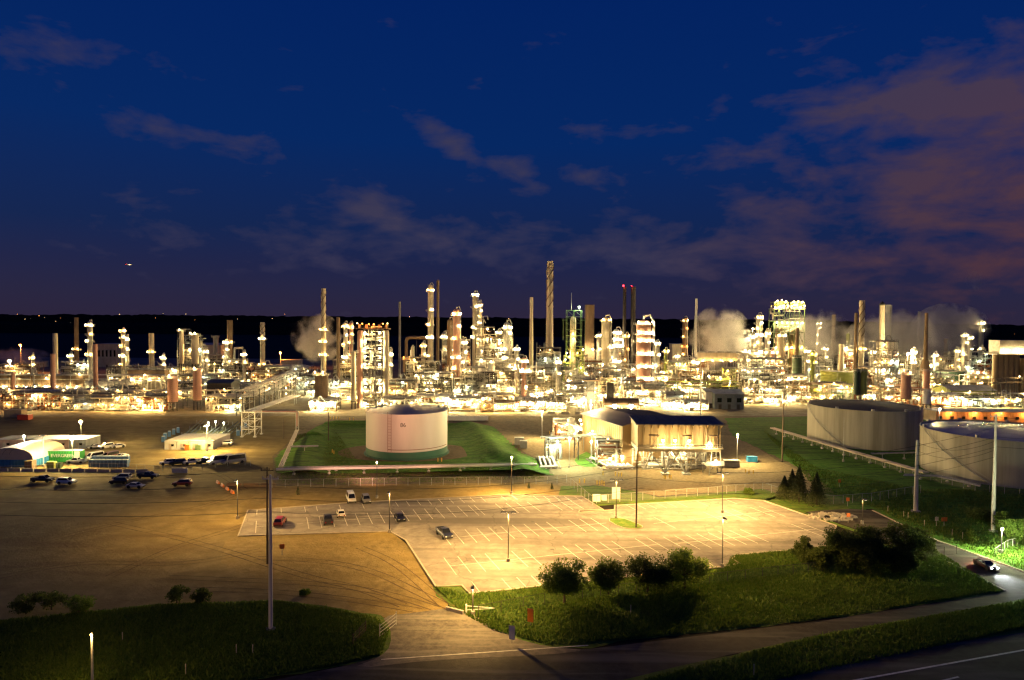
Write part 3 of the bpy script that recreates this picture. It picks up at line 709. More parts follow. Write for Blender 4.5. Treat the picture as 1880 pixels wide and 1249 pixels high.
def shed(px0, px1, top, Y, d, mw, mr, label, gable=1.5, doors=2, name='shed', cat='shed', wins=0, rz=0, lit=None, along=True):
    xc = (px0 + px1) / 2; x, H = base(xc, top, Y); w = M(px1 - px0, Y)
    root = thing(name, label, cat, (x, Y, 0), rz); b = MB(); b.box((0, d / 2, H / 2), (w, d, H))
    if gable: 
        s = (w, d)
        if along: b.add([(-w / 2, 0, H), (w / 2, 0, H), (w / 2, d, H), (-w / 2, d, H), (-w / 2, d / 2, H + gable), (w / 2, d / 2, H + gable)], [(0, 4, 3), (1, 2, 5)])
        else: b.add([(-w / 2, 0, H), (w / 2, 0, H), (0, 0, H + gable), (-w / 2, d, H), (w / 2, d, H), (0, d, H + gable)], [(0, 1, 2), (4, 3, 5)])
    n = int(w / 1.2)
    for i in range(n): b.box((-w / 2 + w * (i + .5) / n, -.04, H / 2), (.15, .1, H - .1))
    b.build('wall', mw, root)
    b = MB()
    if gable and along:
        for s, y0, y1 in ((0, -.6, d / 2), (1, d + .6, d / 2)):
            b.add([(-w / 2 - .4, y0, H + .02), (w / 2 + .4, y0, H + .02), (w / 2 + .4, y1, H + gable + .25), (-w / 2 - .4, y1, H + gable + .25), (-w / 2 - .4, y0, H + .2), (w / 2 + .4, y0, H + .2), (w / 2 + .4, y1, H + gable + .45), (-w / 2 - .4, y1, H + gable + .45)], [(0, 1, 2, 3), (7, 6, 5, 4), (0, 4, 5, 1), (1, 5, 6, 2), (3, 2, 6, 7), (0, 3, 7, 4)])
    elif gable:
        for s in (-1, 1):
            b.add([(s * (w / 2 + .5), -.5, H - .05), (s * (w / 2 + .5), d + .5, H - .05), (0, d + .5, H + gable + .2), (0, -.5, H + gable + .2), (s * (w / 2 + .5), -.5, H + .15), (s * (w / 2 + .5), d + .5, H + .15), (0, d + .5, H + gable + .4), (0, -.5, H + gable + .4)], [(0, 1, 2, 3), (7, 6, 5, 4), (0, 4, 5, 1), (1, 5, 6, 2), (3, 2, 6, 7), (0, 3, 7, 4)])
    else: b.box((0, d / 2, H + .16), (w + .6, d + .6, .3))
    b.build('roof', mr, root)
    for i in range(doors):
        b = MB(); b.box((0, 0, 1.3), (1.6, .12, 2.6)); b.build('door', darksteel, root, (-w / 2 + w * (i + .6) / (doors + .2), -.11, 0))
    for i in range(wins):
        b = MB(); b.box((0, 0, 0), (w / wins * .45, .1, H * .28)); f = b.build('window', lit or glass, root, (-w / 2 + w * (i + .5) / wins, -.12, H * .6))
    return root
# ================================================================== REFINERY CONTENT (photo pixel x, pixel rows, depth in metres)
# --- stacks
stack(101, 612, 450, 8, 9, 'plain', cream, 'short pale stack rising behind a pink heater stack, west end of the plant')
stack(140, 583, 520, 7, 8, 'plain', brown, 'tall thin brown stack beside the slim silver column with the lit crown', lamps=(640,), k='w')
stack(278, 612, 520, 9, 9, 'plain', cream, 'pale stubby stack alone on the dark skyline, lit only at its foot', lamps=(645,), k='w')
stack(422, 588, 500, 10, 10, 'plain', brown, 'thick brown stack with one platform beside a small arched duct', lamps=(627,), k='w')
stack(482, 592, 480, 8, 9, 'spiral', cream, 'pale stack with a ring platform of lamps, standing alone over the pipe racks', lamps=(621, 668), k='nw')
stack(594, 530, 440, 8, 10, 'spiral', cream, 'tall pale stack in front of the round steam cloud', lamps=(604, 626, 650), k='w')
stack(621, 583, 430, 6, 7, 'plain', brown, 'thin dark brown stack beside the steam cloud, its foot among pipes')
stack(734, 554, 560, 4, 5, 'plain', grey, 'needle thin grey stack beyond the orange-lit arched duct')
stack(804, 515, 520, 5, 7, 'plain', brown, 'tall dark unlit stack beside the slender column with white lamps')
stack(976, 546, 480, 6, 9, 'plain', cream, 'slim tapered cream stack next to the tallest stack')
stack(1010, 480, 520, 11.5, 15, 'spiral', cream, 'tallest stack of the plant, pale with brown spiral top')
stack(1147, 527, 560, 6, 7, 'plain', darksteel, 'dark stack with a bright red warning light at its tip', red=1)
stack(1163, 527, 560, 9, 9, 'plain', darksteel, 'wider dark stack with a faint red light at its tip', red=2)
stack(1531, 578, 600, 7, 9, 'plain', brown, 'brown stack half hidden in drifting steam')
stack(1545, 632, 470, 8, 12, 'plain', cream, 'short cream flared stack by the yellow-green tanks')
stack(1572, 575, 440, 5, 6, 'plain', brown, 'thin brown stack close against the thick pale stack above green drums')
stack(1583, 552, 440, 9, 10, 'spiral', cream, 'thick pale stack with a spiral top, above two green drums', lamps=(640,), k='w')
stack(1620, 561, 500, 9, 10, 'cap', cream, 'pale stack wearing a dark pointed cap')
stack(1632, 560, 560, 11, 11, 'plain', grey, 'wide grey stack close behind the stack with the pointed cap')
stack(1688, 572, 600, 5, 6, 'plain', grey, 'faint grey stack deep inside the biggest steam cloud')
stack(1701, 575, 450, 5, 7, 'cone', brown, 'thin brown stack on a cone base, out of the biggest steam cloud')
stack(1464, 602, 430, 5, 7, 'cone', brown, 'slender stack that widens into a dark green dome')
stack(1737, 622, 560, 7, 8, 'plain', brown, 'stubby brown stack at the far edge of the biggest steam cloud')
stack(175, 632, 370, 7, 8, 'plain', pink, 'pink heater stack with a ring platform halfway, west end of the plant', lamps=(722,), k='n')
stack(97, 650, 365, 8, 9, 'plain', pink, 'pink heater stack in front of the short pale stack')
stack(24, 684, 350, 6, 7, 'plain', pink, 'low pink heater stack at the very edge of the cooler row')
# --- columns
column(165, 590, 470, 9, [596, 612, 625, 650], silver, 'nw', 'slim silver column with a lit crown behind the pink heater stacks', .5)
column(226, 604, 480, 7, [606, 618, 634, 652, 668], cream, 'wn', 'pale column with lamps all down its side, beyond the long cooler row', .5)
column(233, 616, 500, 6, [622, 640, 660], silver, 'n', 'shorter partner of the pale column with lamps down its side', .45)
column(415, 625, 490, 6, [628, 640, 655, 668], silver, 'n', 'small lit column close beside the thick brown stack', .45)
column(634, 592, 450, 7, [598, 614, 632, 655], silver, 'wn', 'lit column with a white crown between the dark stack and the twin drum tower', .48)
column(644, 592, 470, 7, [600, 612, 628, 650], pink, 'w', 'reddish lit column close to the twin drum tower', .45)
column(790, 522, 500, 9, [532, 568, 595, 618, 652], cream, 'wn', 'very tall slender column with five white lamp decks, beside a dark stack', .75)
column(838, 567, 420, 12, [576, 597, 620, 655, 675, 718], pink, 'wn', 'stout pinkish column with six large lamps down its face', .75, wide=1.1)
column(826, 586, 440, 10, [], brown, 'w', 'unlit brown column shoulder to shoulder with the stout pinkish one', .5)
column(872, 537, 520, 9, [541, 562, 600, 618], cream, 'n', 'tall cream column with a white lamp on its very top', .75)
column(881, 553, 530, 6, [560, 570, 580, 592], silver, 'wn', 'thin lamp-covered column tight behind the tall cream one', .5)
column(931, 592, 440, 13, [600, 610, 640, 656], silver, 'n', 'broad silver column at the end of the lit bridge deck', .65)
column(1112, 583, 450, 15, [586], cream, 'w', 'round-topped cream column with an arched pipe over its head', .5)
column(1132, 604, 430, 12, [610, 622, 634, 662, 678, 694, 708], silver, 'n', 'blazing white column with seven lamp decks', .62, both=True)
column(1182, 587, 400, 27, [592, 610, 624, 648, 671, 694], pink, 'n', 'thickest column, pink shell with bands of blazing white decks', .62, both=True, wide=1.08)
column(1257, 583, 560, 8, [588, 602, 617, 635, 650], brown, 'ws', 'dark column sprinkled with orange lamps beside a pale block', .5)
column(1393, 577, 470, 9, [582, 592, 602, 614, 628, 645, 660], silver, 'wn', 'silver column dense with lamps, ahead of the big coker frame', .62)
column(1433, 612, 450, 12, [615], cream, 'n', 'thick pale column standing under the coker frame', .5)
column(1502, 590, 580, 6, [594, 602, 614, 630], silver, 'n', 'thin column of lamps inside the steam behind the dark domed vessel', .55)
column(1557, 612, 540, 7, [], olive, 'w', 'plain olive column at the dark gap in the steam', .4)
column(1492, 644, 440, 8, [650, 664], olive, 'w', 'short olive column with two small decks by the yellow-green tanks', .42)
column(1770, 612, 520, 7, [615, 628, 650], silver, 'n', 'silver column with a lit head, the nearer of a pair beyond the dark tanks', .5)
column(1780, 616, 540, 6, [620, 640], silver, 'n', 'thinner second column of the pair beyond the dark tanks', .45)
column(1801, 590, 580, 6, [593, 606, 640], grey, 'n', 'lonely grey column with a lamp on top near the concrete silos', .5)
column(1275, 655, 450, 10, [664, 680, 692], silver, 'n', 'squat lit column at the foot of the guyed flare', .6, both=True, riser=False)
# --- upright drums and vessels
drum(317, 690, 738, 340, 18, pink, 'wide pink drum on legs behind the container office', k='n')
drum(362, 676, 735, 345, 15, pink, 'taller pink drum on legs with a dark cap, beyond the container office', k='n')
drum(649, 645, 737, 352, 9, cream, 'plain cream drum tight against the twin drum tower', k='')
drum(885, 662, 697, 430, 15, white, 'first white drum of the pair under the lit bridge deck', k='n')
drum(902, 664, 697, 430, 14, white, 'second white drum of the pair under the lit bridge deck', k='n')
drum(590, 683, 737, 350, 24, brown, 'broad brown heater drum at the foot of the tall pale stack', name='heater_drum', k='nn')
drum(1643, 650, 672, 410, 14, pink, 'pink drum with a pointed head high in an open steel frame', k='n')
drum(1664, 684, 732, 372, 17, pink, 'stout pink drum lit from below, behind the dark-roofed tank', k='n')
drum(1701, 678, 728, 376, 12, pink, 'slim pink drum behind the dark-roofed tank', k='')
drum(1574, 678, 724, 372, 12, green_dk, 'dark green drum under the thin brown stack', dome=False, bands=False)
drum(1586, 678, 724, 372, 12, olive, 'grey green drum beside the dark green one', dome=False, bands=False)
drum(1464, 652, 697, 420, 18, green_dk, 'dark green domed vessel like a bell on a brown base', name='domed_vessel')
drum(396, 617, 668, 560, 9, grey, 'narrow grey silo against the dark skyline', name='silo', cat='silo', dome=False, bands=False)
drum(748, 656, 684, 470, 17, brown, 'squat brown heater drum under the arched duct with orange lamps', name='heater_drum', k='ss')
drum(1702, 716, 742, 352, 14, white, 'small white drum by the road behind the dark-roofed tank', bands=False)
# --- tanks inside the plant
tank(62, 664, 690, 640, 46, grey, darksteel, 'low wide dark tank beside a plume of steam, far west', False)
tank(1540, 682, 720, 470, 62, olive, grey, 'wide yellow-green tank under the short flared stack', True)
tank(1738, 682, 720, 480, 58, green_dk, darksteel, 'wide dark green tank with a dark lid, ahead of the silos', True)
tank(1791, 690, 720, 500, 40, olive, grey, 'smaller yellow-green tank next to the dark green tank', True)
tank(1228, 690, 704, 470, 16, cream, grey, 'tiny round cream tank among the pipe racks', False)
# --- twin drum tower
def twin_tower():
    Y = 355; x, H = base(684, 600, Y); z1 = P(684, 606, Y).z
    root = thing('coke_drum_tower', 'twin pink drums with a black braced stair frame and floodlit floors between', 'process tower', (x, Y, 0))
    for s, xx in ((-1, P(660, 620, Y).x - x), (1, P(707.5, 620, Y).x - x)):
        b = MB(); r = M(11, Y) / 2; prof = [(r, .1)]
        n = 14
        for i in range(1, n): z = z1 * i / n; prof += [(r, z), (r * 1.03, z + .02), (r * 1.03, z + .2), (r, z + .22)]
        prof += [(r, z1 - 1.2), (r * .8, z1 - .3), (.02, z1)]
        b.lathe(prof, n=22); b.build('drum', pink if s < 0 else cream, root, (xx, 2, 0), True)
    w = M(34, Y); b = MB(); xs, ys, zs = lattice(b, w, 5, z1, 3, 1, 10, .2, 1.0, random.Random(4), y0=-.5); b.build('steel_frame', darksteel, root)
    for z in zs[1:]:
        b = MB(); b.box((0, 2, z + .15), (w, 4.6, .12)); b.box((0, -.5, z + 1.1), (w, .06, .06)); b.build('walkway_deck', galv, root)
    b = MB(); pipe_maze(b, w, 5, z1, 60, random.Random(5)); tag(b.build('pipework', silver, root, smooth=True), kind='stuff')
    b = MB(); W2 = M(60, Y); b.box((0, 2, z1 + .6), (W2, 7, .5))
    for zz in (1.4, 2.0): b.box((0, -1.5, z1 + zz), (W2, .08, .08))
    t = -W2 / 2
    while t <= W2 / 2: b.box((t, -1.5, z1 + 1.4), (.09, .09, 1.3)); t += 1.5
    for t in (-.42, -.2, .02, .18, .42): b.box((t * W2, 1.5, z1 + 1.8), (1.1, 1.4, 2.2))
    b.build('top_deck', brown, root)
    for i, z in enumerate(zs[1:]):
        for s in (-1, 1):
            if i in (1, 4): continue
            lamp(root, (s * w * .40, -.8 if i % 2 else .3, z - 1.4), 'n', .62)
        if i % 2: lamp(root, (random.uniform(-2, 2), .8, z - 1.2), 'w', .35)
    for t in (-.45, -.3, -.1, .05, .33, .47): lamp(root, (t * W2, -1.2, z1 + 3.0 + abs(t)), 's' if abs(t) < .4 else 'w', .34)
twin_tower()
# --- coker frame on the skyline
def coker():
    Y = 480; x, H = base(1449.5, 556, Y); w = M(56, Y); zl = P(1450, 640, Y).z
    root = thing('coker_structure', 'great open steel coker frame with two lamp-covered heads on the skyline', 'process tower', (x, Y, 0))
    b = MB(); zs = [0.0] + [P(1450, q, Y).z for q in (640, 611, 590, 568)]
    for zi in range(len(zs) - 1):
        for i in range(7):
            xx = -w / 2 + w * i / 6
            for y in (0, 9): b.bar((xx, y, zs[zi]), (xx, y, zs[zi + 1]), .26)
            if i < 6:
                for y in (0, 9): b.bar((xx + (i % 2) * w / 6, y, zs[zi]), (xx + (1 - i % 2) * w / 6, y, zs[zi + 1]), .14)
        for y in (0, 9): b.box((0, y, zs[zi + 1]), (w, .4, .5))
    b.build('steel_frame', green_st, root)
    for z in zs[1:]: b = MB(); b.box((0, 4.5, z + .3), (w + 1, 10, .2)); b.box((0, -.6, z + 1.4), (w + 1, .08, .08)); b.build('walkway_deck', galv, root)
    for s in (-1, 1):
        b = MB(); ww = w * .42; z0 = zs[-1]; lattice(b, ww, 7, H + .5, 4, 1, 2, .2, .8, random.Random(3), z0=z0); b.box((0, 3.5, (z0 + H) / 2), (ww * .5, 4, H - z0 - 1))
        b.box((0, 3.5, H + .5), (ww, 7.4, .3)); b.build('head_frame', olive, root, (s * w * .27, 0, 0))
        for i in range(7): lamp(root, (s * w * .27 + (i / 6 - .5) * ww, -1, H + random.uniform(.4, 3) if i % 2 else (z0 + H) / 2 + random.uniform(-1, 1)), 'n' if i % 3 else 'w', .55)
    for z in (zs[1], zs[3]):
        for i in range(6): lamp(root, (-w / 2 + w * (i + .5) / 6, -1, z - 1.0 if z == zs[3] else z + 1), 'n' if z == zs[3] else 'w', .6)
    b = MB(); pipe_maze(b, w, 9, zs[-1], 60, random.Random(9), 1.3); tag(b.build('pipework', silver, root, smooth=True), kind='stuff')
    for s in (-.2, .2): b = MB(); b.lathe([(3, 8), (3.2, 10), (3.2, zs[2]), (2, zs[2] + 3), (.02, zs[2] + 4)], n=18); b.build('drum', brown, root, (s * w, 5, 0), True)
coker()
# --- green tower with antenna
def green_tower():
    Y = 420; x, H = base(1055, 570, Y); w = M(27, Y); zb = P(1055, 640, Y).z
    root = thing('reactor_tower', 'flared green steel tower with a thin antenna and one white lamp on top', 'process tower', (x, Y, 0))
    b = MB(); lattice(b, w, 8, H, 2, 1, 6, .2, .8, random.Random(6), z0=zb)
    wb = M(46, Y)
    for t in (-1, -.33, .33, 1):
        for y in (0, 8): b.bar((t * wb / 2, y, 0), (t * w / 2, y, zb), .24)
    for k in range(1, 6):
        f = k / 6; ww = wb + (w - wb) * f; z = zb * f
        for y in (0, 8): b.bar((-ww / 2, y, z), (ww / 2, y, z), .16)
        for t in (-1, 0): b.bar((t * ww / 2, 0, z), ((t + 1) * ww / 2, 0, z - zb / 6), .1); b.bar(((t + 1) * ww / 2, 0, z), (t * ww / 2, 0, z - zb / 6), .1)
    for s in (-1, 1): b.box((s * w * .62, 3, H - 6), (w * .28, 6, .3)); b.bar((s * w * .74, 3, zb + 5), (s * w * .74, 3, H - 5), .14)
    b.build('steel_frame', green_st, root)
    b = MB(); b.lathe([(1.6, 4), (1.9, 6), (1.9, H - 6), (1.2, H - 4), (.02, H - 3.4)], n=16); b.build('reactor', cream, root, (-.5, 4, 0), True)
    b = MB(); b.bar((-w * .18, 4, H), (-w * .18, 4, P(1050, 537, Y).z), .14); b.build('antenna', galv, root)
    for (px, py, k, r) in ((1063, 564, 'c', .7), (1052, 612, 'w', .5), (1053, 622, 'n', .5), (1041, 648, 'n', .45), (1045, 655, 'w', .5), (1060, 648, 'w', .4), (1038, 660, 'n', .4), (1066, 675, 'n', .45)):
        q = P(px, py, Y); lamp(root, (q.x - x, -.8, q.z), k, r)
    b = MB(); pipe_maze(b, wb * .8, 8, zb, 34, random.Random(2)); tag(b.build('pipework', olive, root, smooth=True), kind='stuff')
green_tower()
# --- brown square flue, arched duct, guyed flare
def flue():
    Y = 470; x, H = base(1082.5, 560, Y); w = M(16, Y); root = thing('square_flue', 'broad rectangular brown flue with nothing lit on it, beside the green tower', 'flue', (x, Y, 0))
    b = MB(); z0 = P(1080, 638, Y).z; vs = []
    for z, ww in ((0, w * 1.25), (z0 * .6, w * 1.25), (z0, w), (H, w)):
        for (i, j) in ((-1, -1), (1, -1), (1, 1), (-1, 1)): vs.append((i * ww / 2, j * ww * .4, z))
    b.add(vs, [(k * 4 + i, k * 4 + (i + 1) % 4, k * 4 + 4 + (i + 1) % 4, k * 4 + 4 + i) for k in range(3) for i in range(4)] + [(12, 13, 14, 15)])
    for i in range(5): b.box((0, 0, z0 + (H - z0) * (i + .5) / 5), (w * 1.05, w * .85, .35))
    b.build('shaft', brown, root)
    for (px, py) in ((1070, 642), (1088, 641), (1082, 676), (1070, 690), (1090, 694)): q = P(px, py, Y - 8); lamp(root, (q.x - x, -8, q.z), 'n', .75)
flue()
def arch(px0, px1, top, bot, Y, w, m, label):
    x, H = base(px0, top, Y); r = M(w, Y) / 2; root = thing('arched_duct', label, 'duct', (x, Y, 0)); b = MB(); L = P(px1, top, Y).x - x; z = H - r
    b.tube([(0, 0, 0), (0, 0, z - r * 2), (r * .6, 0, z - r * .5), (r * 2, 0, z), (L * .5, 0, z), (L, 0, z), (L, 0, z - r * .1)], r, 12); b.build('duct', m, root, smooth=True)
    b = MB()
    for t in (.5, .95): b.bar((L * t, 0, 0), (L * t, 0, z - r), .22)
    b.build('support_leg', darksteel, root)
arch(746, 784, 617, 660, 520, 6, brown, 'thick brown duct bent over like a gate, orange lamps at its foot')
arch(430, 446, 637, 670, 500, 4, grey, 'small grey duct bent like a hook beside the thick brown stack')
def flare():
    Y = 460; x, H = base(1278.5, 548, Y); root = thing('flare_stack', 'white needle flare held inside a slim open tripod', 'flare stack', (x, Y, 0))
    b = MB(); b.lathe([(.95, 0), (.85, H * .6), (.7, H - .2), (.5, H)], n=12); b.build('shaft', white, root, smooth=True)
    zt = P(1278, 580, Y).z; b = MB(); pr = []
    for a in (PI / 2, PI * 7 / 6, PI * 11 / 6):
        p0 = Vector((4.6 * math.cos(a), 4.6 * math.sin(a), 0)); p1 = Vector((1.1 * math.cos(a), 1.1 * math.sin(a), zt)); b.bar(p0, p1, .16); pr.append((p0, p1))
    for k in range(9):
        t0, t1 = k / 9, (k + 1) / 9
        for i in range(3): A, B = pr[i], pr[(i + 1) % 3]; b.bar(A[0].lerp(A[1], t0), B[0].lerp(B[1], t1), .07); b.bar(A[0].lerp(A[1], t1), B[0].lerp(B[1], t1), .07)
    b.build('tripod_frame', galv, root)
flare()
# --- open frames with vessels on the skyline
module(326, 367, 606, 470, 9, 's', 'nw', 11, 'open steel frame holding two pale upright vessels, lit at every level', .45, nves=2, floor=6)
drum(358, 612, 668, 466, 13, cream, 'thick cream vessel in the open frame beyond the cooler row', ladder_=False, k='nn')
drum(333, 606, 668, 466, 8, cream, 'thin cream vessel at the other end of the same open frame', ladder_=False, k='n')
module(873, 942, 602, 450, 11, 's', 'n', 26, 'tall open unit with a white-lit bridge deck between two columns', .48, nves=5, floor=7)
module(1611, 1650, 628, 395, 9, 's', 'nw', 12, 'tall open steel frame with a pink drum on its upper floor', .45, nves=2, floor=5)
module(986, 1030, 640, 500, 12, 'd', 'w', 4, 'dark grey block of ducts around the foot of the tallest stack', .42, floor=7)
module(1120, 1150, 640, 520, 10, 'd', 'sw', 8, 'dark framework under the two dark stacks, dotted with orange lamps', .45, floor=6)
# --- process units: front row, then rows behind
U = [(0, 112, 722, 337, 14, 'y', 'wwn', 9, 'low yellow-lit pipe unit at the plant edge behind the hoop tent'), (112, 236, 724, 337, 14, 'y', 'ww', 9, 'low yellow-lit pipe unit above the row of parked white cars'),
     (236, 300, 728, 337, 12, 'y', 'wn', 8, 'low lit pipe unit with the wide pink drum over it'), (378, 448, 728, 338, 14, 'y', 'wwn', 8, 'yellow-lit pipe unit ending at the tall trestle'),
     (0, 84, 716, 372, 10, 'd', 'w', 5, 'dark pipe unit right beneath the brown cooler row'), (150, 238, 712, 380, 10, 'd', 'n', 6, 'dark pipe unit between the two cooler rows'),
     (300, 375, 700, 400, 12, 's', 'n', 7, 'silver pipe unit behind the two pink drums'), (375, 455, 702, 395, 14, 's', 'wn', 6, 'silver unit with low roofs behind the trestle'),
     (0, 60, 676, 520, 12, 's', 'wn', 5, 'far unit beside the low wide dark tank'), (112, 160, 672, 470, 10, 's', 'n', 8, 'bright little unit at the foot of the slim silver column'),
     (196, 262, 680, 480, 10, 's', 'n', 6, 'unit at the foot of the pale column with lamps down its side'), (262, 330, 682, 500, 10, 's', 'wn', 5, 'unit at the foot of the pale stubby stack'),
     (366, 412, 660, 500, 10, 's', 'nw', 9, 'lit unit between the grey silo and the cream vessels'), (410, 462, 668, 480, 10, 's', 'n', 8, 'lit unit at the foot of the thick brown stack'),
     (462, 545, 680, 470, 14, 's', 'nw', 9, 'low unit at the foot of the lone pale stack with a ring platform'), (545, 580, 690, 450, 12, 'd', 'n', 4, 'dark unit behind the broad brown heater drum'),
     (568, 618, 735, 343, 8, 's', 'n', 9, 'white-lit burner frame under the broad brown heater drum'), (604, 655, 700, 385, 12, 's', 'nw', 11, 'tangled lit unit between heater drum and twin drum tower'),
     (612, 655, 662, 440, 9, 'b', 'w', 6, 'brown unit behind the lit column with the white crown'), (708, 762, 700, 372, 12, 's', 'nw', 12, 'lit unit right beside the twin drum tower'),
     (700, 766, 733, 345, 9, 'y', 'n', 9, 'front pipe unit peeping over the roof of tank 86'), (766, 826, 728, 343, 10, 's', 'nw', 12, 'front pipe unit just past the roof of tank 86'),
     (826, 884, 732, 344, 10, 's', 'nn', 12, 'front pipe unit under the stout pinkish column'), (884, 944, 727, 342, 10, 's', 'nw', 12, 'front pipe unit under the two white drums'),
     (944, 1000, 736, 346, 9, 's', 'n', 10, 'front pipe unit with a low white-lit loading bay'), (1000, 1040, 722, 350, 10, 's', 'nw', 9, 'front pipe unit in line with the tallest stack'),
     (745, 800, 672, 430, 12, 's', 'wn', 12, 'unit around the foot of the very tall slender column'), (760, 830, 700, 385, 12, 's', 'n', 14, 'lit mid unit with a row of white lamps behind tank 86'),
     (812, 862, 640, 450, 11, 'b', 'wn', 9, 'tall brown unit wrapped round the unlit brown column'), (846, 912, 690, 392, 12, 's', 'n', 14, 'mid unit full of pipes in front of the white drums'),
     (905, 962, 668, 430, 12, 's', 'nw', 14, 'mid unit at the foot of the broad silver column'), (955, 1000, 690, 400, 12, 's', 'nw', 10, 'mid unit at the foot of the slim tapered stack'),
     (996, 1046, 690, 420, 12, 'd', 'wn', 6, 'dim unit in front of the dark duct block'), (1036, 1090, 706, 372, 12, 's', 'n', 12, 'white-lit unit below the green tower'),
     (1064, 1108, 668, 430, 12, 's', 'n', 12, 'dazzling unit at the mouth of the brown square flue'), (1094, 1150, 692, 400, 12, 's', 'nw', 12, 'unit at the foot of the blazing white column'),
     (1146, 1222, 700, 372, 12, 's', 'n', 22, 'brightest white-lit unit, around the foot of the thickest column'), (1100, 1150, 660, 480, 10, 'd', 'ws', 8, 'dim unit behind the round-topped cream column'),
     (1196, 1246, 668, 450, 12, 's', 'wn', 12, 'lit unit behind the thickest column, on the flare side'), (1216, 1262, 724, 362, 10, 's', 'nw', 12, 'white-lit unit beside the loading hall roof'),
     (1230, 1262, 680, 440, 10, 'g', 'w', 6, 'greenish unit around the tiny cream tank'), (1248, 1302, 672, 540, 12, 's', 'nws', 12, 'far unit between dark column and guyed flare'),
     (1252, 1298, 690, 430, 11, 's', 'n', 14, 'white-lit frame around the foot of the guyed flare'), (1256, 1300, 738, 352, 8, 'y', 'nw', 8, 'low yellow-lit unit next to the blue-grey shed'),
     (1300, 1366, 692, 470, 14, 'g', 'w', 5, 'dim greenish pipe unit behind the blue-grey shed'), (1362, 1404, 656, 440, 11, 's', 'nw', 14, 'dense bright unit at the foot of the lamp-dense silver column'),
     (1366, 1442, 694, 385, 13, 's', 'n', 24, 'broad dazzling unit nearest the dark-roofed tank'), (1404, 1446, 668, 450, 11, 's', 'nw', 10, 'lit unit around the thick pale column under the coker frame'),
     (1440, 1488, 706, 392, 12, 's', 'n', 12, 'white-lit unit under the dark green domed vessel'), (1476, 1530, 668, 500, 12, 's', 'nw', 10, 'hazy unit behind the short olive column'),
     (1550, 1572, 650, 480, 9, 's', 'n', 9, 'narrow bright unit beside the thick pale stack'), (1530, 1566, 655, 560, 10, 'd', 'n', 6, 'far unit half lost in steam by the flared stack'),
     (1488, 1566, 722, 400, 10, 'g', 'w', 6, 'yellow-green pipe unit below the wide yellow-green tank'), (1590, 1625, 690, 400, 12, 's', 'n', 11, 'white-lit unit between the green drums and the tall open frame'),
     (1624, 1690, 708, 385, 12, 's', 'nw', 12, 'lit pipe unit behind the stout pink drum'), (1640, 1690, 668, 540, 10, 's', 'nw', 8, 'distant lit unit under the biggest steam cloud'),
     (1690, 1740, 672, 520, 10, 's', 'nws', 9, 'distant unit below the thin stack on a cone base'), (1744, 1822, 662, 540, 12, 's', 'nw', 12, 'distant lamp-dotted unit at the foot of the column pair'),
     (1704, 1768, 726, 378, 10, 's', 'n', 10, 'white-lit pipe unit behind the small white drum'), (1768, 1880, 730, 378, 10, 's', 'nwn', 13, 'lit pipe unit behind the long orange-lit shed')]
for u in U: module(u[0], u[1], u[2] - (14 if u[3] >= 385 and 690 < u[0] < 1860 else 6 if u[3] > 450 else 0), u[3], u[4], u[5], u[6], u[7], u[8], .40 if u[3] < 400 else .46)
# --- coolers
cooler_row(-40, 152, 690, 712, 410, 10, brown, 'long brown fan cooler row with a lamp in every bay, plant edge', 'n')
cooler_row(156, 236, 700, 716, 405, 4, galv, 'short grey fan cooler between the two longer rows', 'n')
cooler_row(234, 302, 680, 698, 430, 4, brown, 'boxy brown cooler with four bright bays behind the wide pink drum', 'n')
cooler_row(1282, 1386, 648, 664, 520, 6, cream, 'pale cooler row with glowing undersides behind the blue-grey shed', 'w')
cooler_row(486, 560, 672, 682, 520, 5, grey, 'distant grey cooler row beyond the pipe racks', 'n')
# --- pipe racks
def R(p, q, *a, **k): return rack(G(*p).to_2d(), G(*q).to_2d(), *a, **k)
R((450, 764), (566, 700), 9, 8, 7, 'long dark pipe rack running away from the tall trestle', 2, 12, silver, 'n', 3, darksteel)
R((490, 745), (560, 690), 6, 6, 6, 'lower pipe rack alongside the long dark one', 1, 14, galv, 'n', 2, galv)
R((455, 742), (600, 742), 7.5, 4, 4, 'cross rack of thin pipes before the brown heater drum', 1, 8, silver, 'n', 1, galv)
R((0, 750), (440, 750), 6.5, 5, 5, 'very long pipe rack along the yellow-lit plant edge', 2, 9, galv, 'w', 9, darksteel)
R((0, 724), (300, 724), 9, 5, 5, 'long upper pipe rack in front of the brown cooler row', 2, 11, silver, 'n', 5, galv)
R((1215, 738), (1374, 738), 9, 5, 5, 'dim green pipe rack over the blue-grey shed', 2, 8, olive, 'w', 2, green_st)
R((1440, 733), (1706, 752), 8, 5, 4, 'sloping pipe rack just behind the dark-roofed tank', 2, 8, cream, 'w', 4, galv)
R((1040, 757), (1100, 757), 7, 4, 4, 'short rack of pipes behind the loading hall tower', 2, 6, silver, 'n', 3, galv)
R((760, 752), (1000, 752), 6, 4, 4, 'white-lit pipe rack along the plant edge past tank 86', 1, 7, silver, 'n', 8, galv)
R((1700, 740), (1900, 742), 6, 4, 4, 'pipe rack over the long orange-lit shed', 1, 8, silver, 'n', 4, galv)
